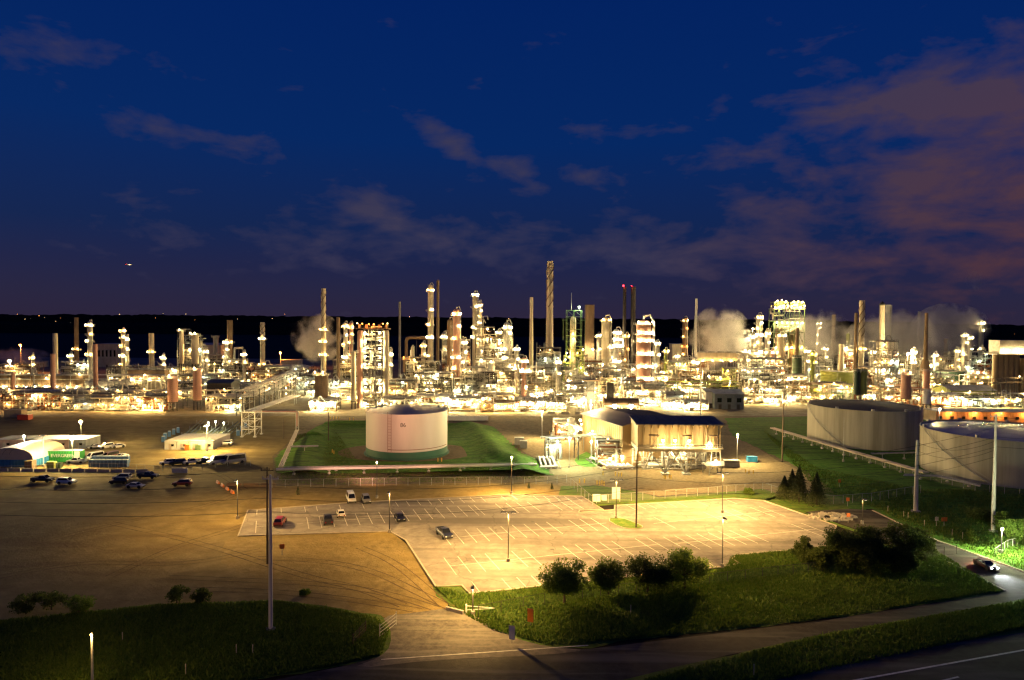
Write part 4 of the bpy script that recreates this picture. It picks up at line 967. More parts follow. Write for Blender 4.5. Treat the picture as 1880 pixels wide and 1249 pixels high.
# --- buildings inside the plant
shed(178, 214, 632, 640, 20, grey, grey, 'big grey block building with a lit lower storey, far west', 0, 1, 'plant_building', 'building', 5)
shed(366, 406, 634, 640, 20, grey, grey, 'grey block building behind the narrow silo', 1.5, 1, 'plant_building', 'building', 0)
shed(1234, 1252, 632, 640, 12, cream, grey, 'pale windowless block beside the dark column with orange lamps', 0, 1, 'plant_building', 'building', 0)
shed(1312, 1366, 724, 362, 16, mat('shed_blue_grey', (.16, .19, .22), .6, 0, .25, .5), grey, 'blue-grey metal shed with small wall lamps by the plant road', 1.6, 3, wins=3)
shed(1296, 1314, 720, 366, 14, white, grey, 'narrow white lean-to against the blue-grey shed', .8, 1)
shed(380, 424, 704, 372, 12, darksteel, mat('slate_blue_roof', (.05, .065, .09), .6, 0, .2, 1), 'dark low shed lit yellow inside, behind the taller pink drum', 1.2, 1)
shed(1745, 1830, 718, 420, 18, olive, grey, 'low green-roofed shed in front of the yellow-green tanks', 2.5, 2)
shed(516, 548, 662, 620, 12, concrete, grey, 'small concrete hut on the dark ground beneath an orange lamp', 0, 1, 'plant_building', 'building', 0)
def orange_shed():
    Y = 318; x0, x1 = P(1718, 780, Y).x, P(1990, 780, Y).x; w = x1 - x0; H = 5.2
    root = thing('long_shed', 'long low shed lit orange along its whole front, with a row of small windows', 'shed', (x0, Y, 0), math.radians(-1.5))
    b = MB(); b.box((w / 2, 5, H / 2), (w, 10, H)); 
    for i in range(40): b.box((w * (i + .5) / 40, -.05, H / 2), (.2, .12, H - .1))
    b.build('wall', mat('ochre_siding', (.42, .30, .20), .7, 0, .3, .4), root)
    b = MB(); b.box((w / 2, 4.5, H + .2), (w + 1, 12, .35)); b.build('roof', grey, root)
    for i in range(14):
        b = MB(); b.box((0, 0, 0), (1.5, .1, 1.3)); b.build('window', glass, root, (w * (i + .5) / 14 + random.uniform(-.6, .6), -.16, 2.4))
    for i in range(6): lamp(root, (w * (i + .5) / 6, -1.6, H - .2), 's', .45)
orange_shed()
def silos():
    Y = 430; x, H = base(1852, 652, Y); root = thing('silo_block', 'block of brown concrete silos with a lit head house on top', 'silo block', (x, Y, 0))
    r = M(10, Y) / 2
    for i in range(5):
        b = MB(); b.lathe([(r, 0), (r, H)], n=20); b.build('silo', mat('silo_concrete', (.36, .27, .17), .85, 0, .35, .3, stretch=(1, 1, .2)), root, (-M(24, Y) + i * r * 1.9, 0, 0), True)
    b = MB(); z = P(1850, 625, Y).z; b.box((M(6, Y), 2, (z + H) / 2), (M(58, Y), 10, z - H)); b.box((-M(4, Y), 1, H + .6), (M(56, Y), 12, .5)); b.build('head_house', concrete, root)
    b = MB(); b.add([(M(16, Y), -5, 0), (M(40, Y), -5, 0), (M(40, Y), 3, 0), (M(16, Y), 3, 0), (M(21, Y), -5, H - 2), (M(40, Y), -5, H - 2), (M(40, Y), 3, H - 2), (M(21, Y), 3, H - 2)], [(0, 1, 5, 4), (1, 2, 6, 5), (3, 7, 6, 2), (0, 4, 7, 3), (4, 5, 6, 7)]); b.build('hopper', brown, root)
    for px in (1832, 1842, 1858, 1866, 1876): q = P(px, 642, Y); lamp(root, (q.x - x, -5, q.z), 'n', .5)
silos()
R((1826, 742), (1900, 738), 12, 3, 2, 'brown conveyor truss crossing below the concrete silos', 2, 7, brown, 'n', 1, darksteel)
# slim extra columns and vents that crowd the middle of the plant
for i, (px, top, Y, w, ls, m_, k_, lb) in enumerate(((716, 640, 430, 6, [650, 668], silver, 'n', 'short silver column just past the twin drum tower'), (757, 636, 460, 5, [], cream, 'n', 'thin cream pipe column beside the arched duct leg'), (777, 628, 470, 7, [634, 650, 668], silver, 'wn', 'lamp-lit silver column tucked before the very tall slender one'),
        (815, 610, 470, 7, [618, 640], grey, 'n', 'grey column between tall dark stack and unlit brown column'), (853, 622, 430, 6, [628, 646, 664], silver, 'n', 'narrow bright column between the stout pinkish and tall cream ones'), (897, 618, 470, 7, [622, 640], silver, 'nw', 'silver column under the middle of the lit bridge deck'),
        (915, 606, 460, 8, [610, 630, 650], silver, 'n', 'lit silver column against the end of the bridge deck'), (948, 636, 430, 7, [640, 658, 676], silver, 'n', 'low lit column between the broad silver one and the slim tapered stack'), (962, 656, 400, 9, [662, 680], pink, 'n', 'low pink column before the slim tapered stack'),
        (1024, 660, 400, 7, [664, 684], silver, 'n', 'low silver column before the dark duct block'), (1098, 612, 470, 6, [616, 640], silver, 'n', 'thin lit column between square flue and round-topped column'), (1122, 630, 440, 6, [636, 655], silver, 'n', 'thin lit column leaning on the blazing white one'),
        (1150, 612, 470, 6, [616, 640, 660], brown, 'ws', 'thin brown column with orange lamps under the red warning light'), (1206, 626, 430, 7, [630, 650, 670], silver, 'n', 'lit silver column at the shoulder of the thickest column'), (1222, 640, 450, 6, [644, 662], olive, 'w', 'thin olive column on the flare side of the thickest column'),
        (1242, 650, 480, 5, [654], silver, 'n', 'little lit column before the pale windowless block'), (1370, 640, 440, 7, [644, 660, 678], silver, 'n', 'silver column heading the dazzling unit'), (1382, 612, 460, 6, [618, 634, 650], silver, 'nw', 'thin silver column in the shade of the lamp-dense one'),
        (1408, 606, 470, 7, [612, 628, 646, 664], silver, 'n', 'lit silver column between lamp-dense column and coker frame'), (1420, 640, 430, 8, [646, 668], pink, 'n', 'pinkish column before the coker frame'), (1480, 640, 450, 6, [644, 662], silver, 'n', 'thin lit column past the dark green domed vessel'),
        (1514, 634, 520, 6, [640, 655], silver, 'n', 'hazy thin column in the drifting steam'), (1601, 640, 430, 7, [646, 664, 684], silver, 'n', 'lit column between green drums and tall open frame'), (1676, 640, 480, 6, [646, 664], silver, 'n', 'thin lit column under the biggest steam cloud'),
        (1716, 648, 480, 6, [652, 668], silver, 'n', 'thin lit column past the slim pink drum'), (1756, 640, 520, 6, [644, 660], silver, 'nw', 'thin lit column before the column pair'), (60, 650, 480, 5, [656, 668], silver, 'w', 'thin lit column near the low wide dark tank'), (130, 648, 480, 6, [652, 664], silver, 'n', 'low lit column at the foot of the tall thin brown stack'),
        (300, 650, 480, 5, [656, 668], silver, 'n', 'thin lit column between pale stubby stack and open frame'), (378, 640, 480, 6, [645, 660], silver, 'n', 'thin lit column right of the open frame'.replace('right of', 'beside')), (448, 644, 480, 5, [650, 664], silver, 'nw', 'thin lit column past the small hook-shaped duct'))):
    column(px, top, Y, w, ls, m_, k_, lb, .46)
for (x0, x1, tp, Y, tone, k, nl, lb) in ((40, 100, 690, 430, 's', 'nw', 9, 'lit unit over the brown cooler row at the plant edge'), (330, 400, 690, 440, 's', 'nw', 10, 'lit unit over the dark low shed'), (420, 470, 700, 420, 's', 'n', 8, 'lit unit where the long dark rack starts'), (560, 600, 700, 410, 's', 'n', 7, 'lit unit flanking the broad brown heater drum'),
        (730, 800, 700, 400, 's', 'n', 14, 'lit middle unit past the twin drum tower'), (800, 870, 690, 415, 's', 'n', 14, 'lit middle unit before the stout pinkish column'), (1040, 1100, 684, 395, 's', 'n', 13, 'lit middle unit under the square flue'), (1120, 1180, 672, 415, 's', 'n', 16, 'lit middle unit between the blazing and thickest columns'),
        (1190, 1250, 690, 400, 's', 'n', 14, 'lit middle unit on the flare side of the thickest column'), (1380, 1440, 660, 420, 's', 'n', 18, 'glowing middle unit under the lamp-dense column'), (1500, 1560, 705, 425, 'g', 'nw', 8, 'yellowish middle unit before the wide yellow-green tank'), (1596, 1650, 668, 440, 's', 'n', 12, 'lit middle unit behind the tall open frame'),
        (1700, 1760, 690, 440, 's', 'nw', 12, 'lit middle unit before the dark green tank'), (1780, 1836, 690, 450, 's', 'nw', 11, 'lit middle unit before the concrete silos')):
    module(x0, x1, tp, Y, 10, tone, k, nl, lb, .44)
# ================================================================== MIDDLE GROUND
def text_mesh(s, size, m, ex=.01):
    cu = bpy.data.curves.new('text', 'FONT'); cu.body = s; cu.size = size; cu.align_x = 'CENTER'; cu.align_y = 'CENTER'; cu.extrude = ex
    o = bpy.data.objects.new('text', cu); COL.objects.link(o); dg = bpy.context.evaluated_depsgraph_get(); dg.update()
    me = bpy.data.meshes.new_from_object(o.evaluated_get(dg)); bpy.data.objects.remove(o); me.materials.clear(); me.materials.append(m); return me
def light(parent, kind, p, watts, col, r=.25, to=None, cone=150, blend=.6, wing=False):
    l = bpy.data.lights.new('lamp_light', kind); l.energy = watts; l.color = col; l.shadow_soft_size = r
    o = bpy.data.objects.new('lamp_light', l); COL.objects.link(o); o.parent = parent; o.location = p
    if kind == 'SPOT':
        l.spot_size = math.radians(cone); l.spot_blend = blend
        d = Vector(to) - Vector(p) if to is not None else Vector((0, 0, -1))
        o.rotation_euler = d.to_track_quat('-Z', 'Y').to_euler()
    if wing:                                    # car-park luminaire: throws more light outward than straight down
        l.use_nodes = True; nt = l.node_tree; em = nt.nodes['Emission']; t = nt.nodes.new('ShaderNodeTexCoord'); s_ = nt.nodes.new('ShaderNodeSeparateXYZ'); nt.links.new(t.outputs['Normal'], s_.inputs[0]); x = s_.outputs[2]
        for op, v in (('ABSOLUTE', 0), ('MAXIMUM', .30), ('POWER', -2.35), ('MULTIPLY', .24)):
            n = nt.nodes.new('ShaderNodeMath'); n.operation = op; nt.links.new(x, n.inputs[0]); n.inputs[1].default_value = v; x = n.outputs[0]
        nt.links.new(x, em.inputs['Strength'])
    return o
C_LOT = (1.0, .575, .165); C_FLOOD = (1.0, .74, .32); C_SOD = (1.0, .48, .14); C_PINK = (1.0, .44, .27); C_MERC = (.95, 1.0, .58); C_COOL = (.9, .95, 1.0)
# ---- tank 86
def tank86():
    H = P(735, 753, T86.y).z; r = 14.0; Hg = 2.6
    root = thing('storage_tank', 'white round tank numbered 86 with a dark green foot band', 'storage tank', T86)
    b = MB(); prof = [(r, Hg + .02)]
    prof += [(r, H), (r * 1.012, H), (r * 1.012, H + .3), (r * .99, H + .3)]
    b.lathe(prof, n=72); b.build('shell', mat('tank_white', (.60, .55, .48), .5, 0, .12, .12, stretch=(1, 1, .2)), root, smooth=True)
    b = MB(); b.lathe([(r * 1.05, 0), (r * 1.05, .35), (r * 1.003, .38), (r * 1.003, Hg)], n=72); b.build('foot_band', mat('band_green', (.03, .12, .07), .55, 0, .2, .3), root, smooth=True)
    b = MB(); b.lathe([(r * .985, H + .1), (r * .7, H + .55), (r * .35, H + .95), (.02, H + 1.1)], n=48); b.build('roof', mat('tank_roof', (.16, .17, .20), .35, 0, .3, .25, bump=.25, bscale=.5), root, smooth=True)
    a = -PI / 2 - .30; b = MB()
    p = lambda z, o=.25: ((r + o) * math.cos(a), (r + o) * math.sin(a), z)
    b.bar(p(Hg + .3), p(H + 1.1), .09); a += .085; b.bar(p(Hg + .3), p(H + .4), .07)
    for i in range(12):
        z = Hg + 1 + i * (H - Hg - 1) / 12; a0 = -PI / 2 - .30; b.bar((r * 1.015 * math.cos(a0), r * 1.015 * math.sin(a0), z), (r * 1.015 * math.cos(a), r * 1.015 * math.sin(a), z), .04)
    b.build('ladder', rust, root)
    b = MB(); b.tube([((r + .2) * math.cos(t), (r + .2) * math.sin(t), Hg + .9) for t in np.linspace(-PI / 2 - .3, -PI * .06, 30)], .10, 5); b.build('foam_pipe', rust, root)
    b = MB(); b.lathe([(r * .99, H + 1.1), (r * .995, H + 1.1), (r * .995, H + 1.18), (r * .99, H + 1.18)], n=48, a0=PI * .15, a1=PI * .95)
    for t in np.linspace(PI * .15, PI * .95, 18): b.bar((r * .992 * math.cos(t), r * .992 * math.sin(t), H + .2), (r * .992 * math.cos(t), r * .992 * math.sin(t), H + 1.15), .05)
    b.build('rim_rail', galv, root)
    q = P(740, 781, T86.y - r); put('number', text_mesh('86', 1.9, black), root, (q.x - T86.x, -r - .06, q.z)).rotation_euler = (PI / 2, 0, .02)
    for (t, h) in ((2.5, 1.2), (2.75, .9), (.6, .8)):
        b = MB(); b.lathe([(.5, 0), (.5, .5), (.7, .6), (.02, .9)], n=10); b.build('roof_vent', galv, root, (r * .9 * math.cos(t), r * .9 * math.sin(t), H + .3))
tank86()
# ---- two big tanks by the road
def big_tank(px, top, bot, w, roofm, label, Y=None, streak=True):
    g = G(px, bot); f = g.y; r = M(w, f) / 2 * 1.06; c = Vector((P(px, bot, f + r).x, f + r, 0)); H = P(px, top, c.y).z
    root = thing('storage_tank', label, 'storage tank', c); b = MB(); prof = [(r, 0)]
    prof += [(r, H), (r * 1.008, H), (r * 1.008, H + .3), (r * .995, H + .3), (r * .995, H - .5)]
    b.lathe(prof, n=96); b.build('shell', mat('streaked_shell', (.56, .52, .42), .65, 0, .3, .10, col2=(.30, .275, .21), stretch=(2.2, 2.2, .12), detail=7), root, smooth=True)
    b = MB(); b.lathe([(r * .994, H + .02), (r * .6, H + .5), (.02, H + .8)], n=64); b.build('roof', roofm, root, smooth=True)
    b = MB(); n = 26                                                # spiral stair up the shell
    pts = [((r + .5) * math.cos(t), (r + .5) * math.sin(t), H * u) for u, t in zip(np.linspace(.05, 1, n), np.linspace(-PI * .75, -PI * 1.05, n))]
    b.tube(pts, .14, 4); b.tube([(x, y, z + 1.1) for x, y, z in pts], .05, 4); b.build('spiral_stair', galv, root)
    for k in range(9):
        t = PI * (.1 + .8 * k / 8) + PI * (k % 2); b = MB(); b.box((0, 0, .35), (.9, .9, .7)); b.build('rim_vent', galv, root, (r * .97 * math.cos(t), r * .97 * math.sin(t), H + .2))
    return c, r, H
tk2 = big_tank(1583.5, 745, 828, 193, mat('black_roof', (.035, .034, .032), .7, 0, .3, .2, bump=.3, bscale=.6), 'large grey streaked tank with a sagging black roof')
tk3 = big_tank(1846, 792, 902, 292, mat('wet_blue_roof', (.22, .25, .32), .25, 0, .3, .08, bump=.1, bscale=.5), 'largest grey tank with a flat bluish roof, at the road')
# ---- loading hall on splayed legs
def hall():
    D = (0.0, -1.0); Yf = 204.0
    xa = P(1171, 800, Yf).x; xb = P(1324, 800, Yf).x; w = xb - xa; zt = P(1250, 780, Yf).z; zb = P(1250, 821, Yf).z; d = 11.0
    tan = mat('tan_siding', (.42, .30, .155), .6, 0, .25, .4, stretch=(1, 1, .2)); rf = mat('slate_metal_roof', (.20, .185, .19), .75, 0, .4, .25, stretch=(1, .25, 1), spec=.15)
    root = thing('loading_hall', 'tan loading hall on splayed steel legs with a dark ribbed roof and floodlit front gallery', 'building', (xa, Yf, 0))
    b = MB(); b.box((w * .5, d * .5 + 2.2, (zt + zb) / 2), (w, d - 4.4 + 2, zt - zb)); b.box((-.0, .9, (zt + zb) / 2), (.3, 3, zt - zb)); 
    n = 12
    for i in range(n + 1): b.box((w * i / n, 1.0, (zt + zb) / 2), (.22, .35, zt - zb - .3)); b.add([(w * i / n - .1, -1.3, zt), (w * i / n + .1, -1.3, zt), (w * i / n + .1, .9, zt), (w * i / n - .1, .9, zt), (w * i / n, .9, zt - 1.5)], [(0, 1, 4), (1, 2, 4), (2, 3, 4), (3, 0, 4), (3, 2, 1, 0)])
    b.build('wall', tan, root)
    b = MB(); x0 = -.8; z2 = zt + 1.0
    for i in range(18):
        u0, u1 = x0 + (w + 1.6) * i / 18, x0 + (w + 1.6) * (i + 1) / 18
        b.add([(u0, -1.6, zt + .06), (u1, -1.6, zt + .06), (u1, d, z2), (u0, d, z2), (u0, -1.6, zt + .3), (u1, -1.6, zt + .3), (u1, d, z2 + .25), (u0, d, z2 + .25)], [(4, 5, 6, 7), (0, 4, 7, 3), (0, 1, 5, 4), (1, 2, 6, 5), (0, 3, 2, 1)])
        b.bar((u0, -1.6, zt + .34), (u0, d, z2 + .3), .07)
    b.build('roof', rf, root)
    b = MB(); b.box((w / 2, -.2, zb - .2), (w + .6, 2.6, .35)); b.box((w / 2, 6, zb - .9), (w, 12, 1.1))
    for zz in (.55, 1.1): b.box((w / 2, -1.45, zb + zz), (w, .06, .06))
    for i in range(17): b.box((w * i / 16, -1.45, zb + .5), (.07, .07, 1.2))
    b.build('gallery_floor', cream, root)
    for i, (u, ww) in enumerate(((.19, .10), (.58, .09), (.90, .09))):
        b = MB(); zz = zb + 3.6
        for s in (-1, 1):
            for y in (-1.1, .2): b.bar((u * w + s * ww * w / 2, y, zb), (u * w + s * ww * w / 2, y, zz), .09)
            b.bar((u * w - s * ww * w / 2, -1.1, zb), (u * w + s * ww * w / 2, -1.1, zz), .06)
        b.box((u * w, -.4, zz), (ww * w + .4, 1.6, .2)); b.build('gantry_frame', brown, root)
    for u in (.285, .43, .60, .84):
        lamp(root, (u * w, -1.9, zb + 2.3 if u < .8 else zb + 1.6), 'n', .5); light(root, 'SPOT', (u * w, -1.9, zb + 2.4), 700, (1, .80, .45), .3, (u * w, 2, zb + 2.0), 165, .4)
    b = MB()                                                        # splayed legs, four to a foot
    for (fx, fy, spans) in ((.345, 1.0, ((.12, 0), (.30, 0), (.40, 0), (.52, 0))), (.60, 1.6, ((.47, 0), (.40, 8), (.70, 8), (.78, 0))), (.17, 9, ((.05, 9), (.26, 9), (.2, 2)))):
        for (u, v) in spans: b.bar((fx * w, fy, .3), (u * w, v, zb - .4), .24)
        b.box((fx * w, fy, .25), (2.4, 2.4, .5))
    for (u, v) in ((.86, 4), (.98, 4), (.86, 9), (.98, 9), (.90, .5), (.99, .5)): b.bar((u * w + (1 if u > .9 else -1) * .8, v, 0), (u * w, v, zb - .4), .18)
    for z in (1.8, 4.0, 6.2): b.bar((.87 * w, .5, z), (.99 * w, 4, z), .08); b.bar((.86 * w, 4, z), (.98 * w, .5, z + 1.6), .07)
    b.build('splayed_leg_frame', galv, root)
    b = MB(); b.box((w * .93, 1.5, 3.2), (5.5, 4, .3)); b.box((w * .93, -.4, 3.9), (5.5, .08, 1.0)); b.build('stair_landing', white, root)
    lamp(root, (w * .93, -1, 4.8), 'n', .35); light(root, 'POINT', (w * .93, -1.2, 5.4), 800, C_FLOOD, .3)
    b = MB(); pipe_maze(b, w * .9, 10, zb - 2, 60, random.Random(12), .9); o = b.build('pipework', silver, root, (w * .45, 7, 0), True); tag(o, kind='stuff')
    for u, y in ((.1, 6), (.28, 8), (.45, 6), (.62, 8)): lamp(root, (u * w, y, zb - 1.8), 'w', .30); light(root, 'POINT', (u * w, y - .8, zb - 2.4), 1800, (1, .80, .40), .3)
    # rear hall running back obliquely behind the front block
    q = P(1143, 783, 215); zr = q.z; wr, L = 27.0, 30.0; rx = 9.0; zz = zr + 1.7
    r2 = thing('loading_hall', 'rear hall with one broad roof slope coloured as lit, behind the floodlit gallery, yellow-lit side wall', 'building', (q.x, 215, 0), math.radians(19))
    b = MB(); b.box((wr / 2, L / 2, zr / 2), (wr, L, zr))
    for i in range(22): b.box((-.06, L * (i + .5) / 22, zr / 2), (.14, .2, zr - .1))
    b.add([(0, 0, zr), (wr, 0, zr), (rx, 0, zz), (0, L, zr), (wr, L, zr), (rx, L, zz)], [(0, 1, 2), (4, 3, 5)]); b.build('wall', tan, r2)
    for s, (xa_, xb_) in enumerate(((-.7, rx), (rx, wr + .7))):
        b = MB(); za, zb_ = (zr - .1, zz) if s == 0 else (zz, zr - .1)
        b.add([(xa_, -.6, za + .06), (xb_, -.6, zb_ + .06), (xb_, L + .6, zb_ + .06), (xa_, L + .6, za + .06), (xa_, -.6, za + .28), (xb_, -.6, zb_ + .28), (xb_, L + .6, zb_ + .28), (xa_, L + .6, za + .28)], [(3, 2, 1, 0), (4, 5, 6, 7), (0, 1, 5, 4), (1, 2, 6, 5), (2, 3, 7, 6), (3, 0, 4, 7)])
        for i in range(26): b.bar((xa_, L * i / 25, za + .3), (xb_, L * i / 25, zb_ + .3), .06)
        b.build('roof', rf if s else mat('lit_slope_roof', (.34, .27, .23), .6, 0, .3, .12, stretch=(1, .3, 1)), r2)  # first slope coloured paler and pinker, as if lamplight fell on it
    for p_ in ((-2.0, 6, zr - 5), (-2.2, 17, zr - 4), (-2.2, 26, zr - 3)): lamp(r2, p_, 'w', .4); light(r2, 'POINT', (p_[0] - .6, p_[1] - .6, p_[2] + .3), 1500, C_FLOOD, .3)
    lamp(r2, (4, L + 1.5, zz + 1.2), 'n', .5); light(r2, 'POINT', (4, L + .8, zz + 3.0), 16000, C_FLOOD, .3)  # lamp and light added to brighten the rear roof slope
    b = MB(); b.bar((4, L + 1.6, 0), (4, L + 1.6, zz + 3), .15); b.build('mast', galv, r2)  # mast added to carry that roof lamp
    # dark elevator tower at its west end and a canopy with two great lamps behind it
    q = P(1085, 760, 250); r3 = thing('elevator_tower', 'dark narrow elevator tower rising behind the rear hall', 'tower', (q.x, 250, 0)); H = P(1085, 700, 250).z
    b = MB(); lattice(b, 4.6, 4, H, 1, 1, 6, .16, 1.0, random.Random(2)); b.box((0, 2, H / 2), (2.6, 2.6, H)); b.build('shaft', darksteel, r3)
    b = MB(); b.box((0, 2, H + .2), (6, 5, .4)); b.build('roof', brown, r3)
    for (dx, z, rr) in ((-4, 10, .55), (-5, 6, .35), (-3, 15, .4)): lamp(r3, (dx, -1, z), 'n', rr)
    q = P(1142, 748, 300); r4 = thing('loading_canopy', 'curved brown canopy with two huge white lamps beneath it', 'canopy', (q.x, 300, 0)); zc = P(1142, 737, 300).z
    b = MB(); wc = M(64, 300); b.lathe([(3.5, -wc / 2), (3.5, wc / 2)], (0, 3.5, zc - 2.5), n=12, axis='X', a0=0, a1=PI); b.build('roof', brown, r4)
    b = MB(); lattice(b, wc, 7, zc - 2, 4, 1, 1, .16, .5); b.build('leg_frame', galv, r4)
    for s in (-.22, .25): lamp(r4, (s * wc, -1, P(1142, 745, 300).z), 'n', 1.15)
    b = MB(); b.box((0, 0, 3.5), (3, 2.4, 7)); b.build('duct', darksteel, r4, (-wc * .32, 3.5, zc + .8))
hall()
# ---- pipe bridges and meter skid west of the hall
def skid(pxs, py, lbl, seed, n=5, L=14, rails=True):
    g = G(*pxs[0]); g2 = G(*pxs[1]); root = thing('pipe_manifold', lbl, 'pipe manifold', (g.x, g.y, .05)); rng = random.Random(seed)
    d = G(*py) - g; ex = (g2 - g)
    for i in range(n):
        t = (i + .5) / n; a = ex * t; b = MB(); z = .9
        b.tube([(a.x, a.y, .1), (a.x, a.y, z), (a.x + d.x, a.y + d.y, z), (a.x + d.x, a.y + d.y, .1)], .30, 8); 
        for s in (.3, .6): b.lathe([(.42, -.12), (.42, .12)], (a.x + d.x * s, a.y + d.y * s, z), n=10)
        b.bar((a.x + d.x * .45, a.y + d.y * .45, z), (a.x + d.x * .45, a.y + d.y * .45, z + 1.1), .07); b.lathe([(.3, 0), (.3, .08)], (a.x + d.x * .45, a.y + d.y * .45, z + 1.1), n=10)
        b.build('pipe', white, root, smooth=True)
    b = MB(); b.tube([(0, 0, .7), (ex.x, ex.y, .7)], .38, 8); b.build('header_pipe', white, root, smooth=True); b = MB(); b.tube([(d.x, d.y, .7), (ex.x + d.x, ex.y + d.y, .7)], .30, 8); b.build('header_pipe', white, root, smooth=True)
    c = MB(); co = [Vector((-1, -1, 0)), Vector((ex.x + 1, ex.y - 1, 0)), Vector((ex.x + d.x + 1, ex.y + d.y + 1, 0)), Vector((d.x - 1, d.y + 1, 0))]
    for i in range(4): c.bar(co[i] + Vector((0, 0, .15)), co[(i + 1) % 4] + Vector((0, 0, .15)), .15)
    c.build('curb', concrete, root); return root
sk = skid([(1112, 862), (1165, 862)], (1082, 845), 'white pipe manifold of parallel pipes in front of the hall legs', 1, 6)
skid([(990, 862), (1024, 860)], (985, 845), 'small grey manifold at the east end of the long white pipe', 2, 4)
R((1004, 846), (1110, 840), 7.5, 3.5, 3, 'pipe bridge spanning the lawn between the two manifolds', 1, 9, galv, 'c', 0, darksteel)
R((1052, 812), (1112, 846), 6.5, 3.5, 4, 'long sloping line of grey pipes down to the hall', 1, 8, galv, 'n', 2, galv)
module(1018, 1058, 776, 262, 8, 's', 'n', 5, 'small pump unit with pipe loops west of the elevator tower', .3, nves=2, floor=4)
module(1002, 1030, 812, 226, 6, 's', 'c', 2, 'little valve rack at the foot of the pipe bridge', .26, nves=1, floor=4)
module(1098, 1146, 812, 216, 8, 'k', 'nw', 5, 'bright pump unit tucked against the side of the hall', .34, nves=2, floor=4)
# ---- street lights
def post(px, top, bot, kind, label, heads=1, lit=None, m=None, watts=0, col=C_LOT, group=None, aim=None, cone=156, r=.075, globe=.22, name='street_lamp', arm=.9):
    g = G(px, bot); H = P(px, top, g.y).z; root = thing(name, label, 'lamp post', g, 0, group)
    b = MB(); b.lathe([(r * 1.5, .6), (r, H)], n=8); b.lathe([(.16, H - .05), (.16, H + .1), (.02, H + .12)], n=6) if kind == 'top' else None
    b.build('pole', m or darksteel, root)
    b = MB(); b.lathe([(.34, 0), (.34, .7), (.30, .75), (.01, .76)], n=10); b.build('footing', concrete, root)
    if kind == 'shoebox':
        dirs = [(1, 0), (-1, 0)] if heads == 2 else [(0, -1)]
        if heads == 4: dirs = [(1, .2), (-1, -.2), (.2, -1), (-.2, 1)]
        for (dx, dy) in dirs:
            b = MB(); a = math.atan2(dy, dx); b.box((0, 0, .08), (.95, .5, .2), a); b.bar((-dx * .5, -dy * .5, .1), (-dx * 1.0, -dy * 1.0, .1), .05); h = b.build('lamp_head', darksteel, root, (dx * 1.0, dy * 1.0, H - .1))
            b = MB(); b.box((0, 0, -.04), (.8, .38, .04), a); b.build('lens', lit or glass, h)
            if watts: light(root, 'SPOT', (dx * 1.0, dy * 1.0, H - .22), watts / len(dirs), col, .25, None, 168 if heads == 1 else 157, .5, True)
    elif kind == 'flood':
        b = MB(); b.box((0, 0, H), (arm * 2 + .3, .12, .12)); b.build('cross_arm', m or darksteel, root)
        for s in ((-1, 1) if heads == 2 else (0,)):
            lamp(root, (s * arm, -.2, H - .1), lit, globe)
        if watts: light(root, 'POINT' if aim is None else 'SPOT', (0, -.5, H + .3), watts, col, .3, None if aim is None else Vector(aim) - g, cone, .5)
    elif kind == 'globe':
        lamp(root, (0, -.1, H + globe * .6), lit, globe)
        if watts: light(root, 'POINT' if aim is None else 'SPOT', (0, -.45, H + .3), watts, col, .2, None if aim is None else Vector(aim) - g, cone, .5)
    return root
LOTM = emit('lot_lens', (1.0, .8, .5), 3)
post(933, 940, 1032, 'shoebox', 'twin-headed lot lamp over the brightest pool of light', 2, LOTM, None, 108000, C_LOT)
post(1131, 880, 953, 'shoebox', 'twin-headed lot lamp at the tip of the planted island', 2, LOTM, None, 85000, C_LOT)
post(1326, 868, 942, 'shoebox', 'twin-headed lot lamp at the far edge of the lot near the fence', 2, LOTM, None, 135000, C_LOT)
post(1326, 949, 1042, 'shoebox', 'single-headed lot lamp at the notch in the lot edge', 1, LOTM, None, 26000, C_LOT)
post(715, 902, 978, 'shoebox', 'single-headed lamp at the inner corner of the lot', 1, LOTM, None, 26000, C_LOT)
post(868, 1074, 1130, 'shoebox', 'short single lamp post by the white barrier gate', 1, LOTM, None, 15000, C_LOT)
post(436, 880, 953, 'shoebox', 'lone lamp post at the dirt end of the lot', 1, LOTM, None, 36000, C_LOT)
post(692, 850, 915, 'globe', 'lamp post with a white tip between lot and tank 86', 1, 'n', darksteel, 100000, C_PINK, aim=(T86.x - 6, T86.y - 14, 9), cone=78, globe=.2)
post(939, 841, 907, 'globe', 'lamp post with a white tip at the end of the long white pipe', 1, 'n', darksteel, 34000, C_LOT, globe=.22)
post(995, 757, 806, 'globe', 'tall pale lamp post behind the grassy dike', 1, 'n', galv, 40000, C_FLOOD, globe=.35)
post(1045, 806, 860, 'globe', 'slim lamp post on the lawn of the pipe bridge', 1, 'n', galv, 15000, C_MERC, globe=.24)
post(1023, 812, 848, 'globe', 'first of two greenish lamps on the pipe bridge', 1, 'c', galv, 5000, C_MERC, globe=.30)
post(1085, 812, 850, 'globe', 'second of two greenish lamps on the pipe bridge', 1, 'c', galv, 6000, C_MERC, globe=.32)
post(1140, 800, 850, 'globe', 'dazzling lamp against the corner of the hall wall', 1, 'n', galv, 5000, C_FLOOD, globe=.45)
post(1353, 799, 851, 'globe', 'pale lamp post in the yard beyond the hall', 1, 'n', galv, 32000, C_FLOOD, globe=.24)
post(1548, 768, 848, 'top', 'tall unlit mast in front of the black-roofed tank', 1, None, galv)
post(1724, 752, 790, 'globe', 'bluish lamp post beside the orange-lit shed', 1, 'c', galv, 5000, C_COOL, globe=.4)
post(1583, 915, 962, 'shoebox', 'dark lamp post where the side road meets the lot', 1, LOTM, None, 5000, C_LOT)
post(1838, 973, 1016, 'globe', 'bluish white lamp post beside the glowing green tree', 1, 'c', darksteel, 20000, (.95, 1.0, .55), globe=.30)
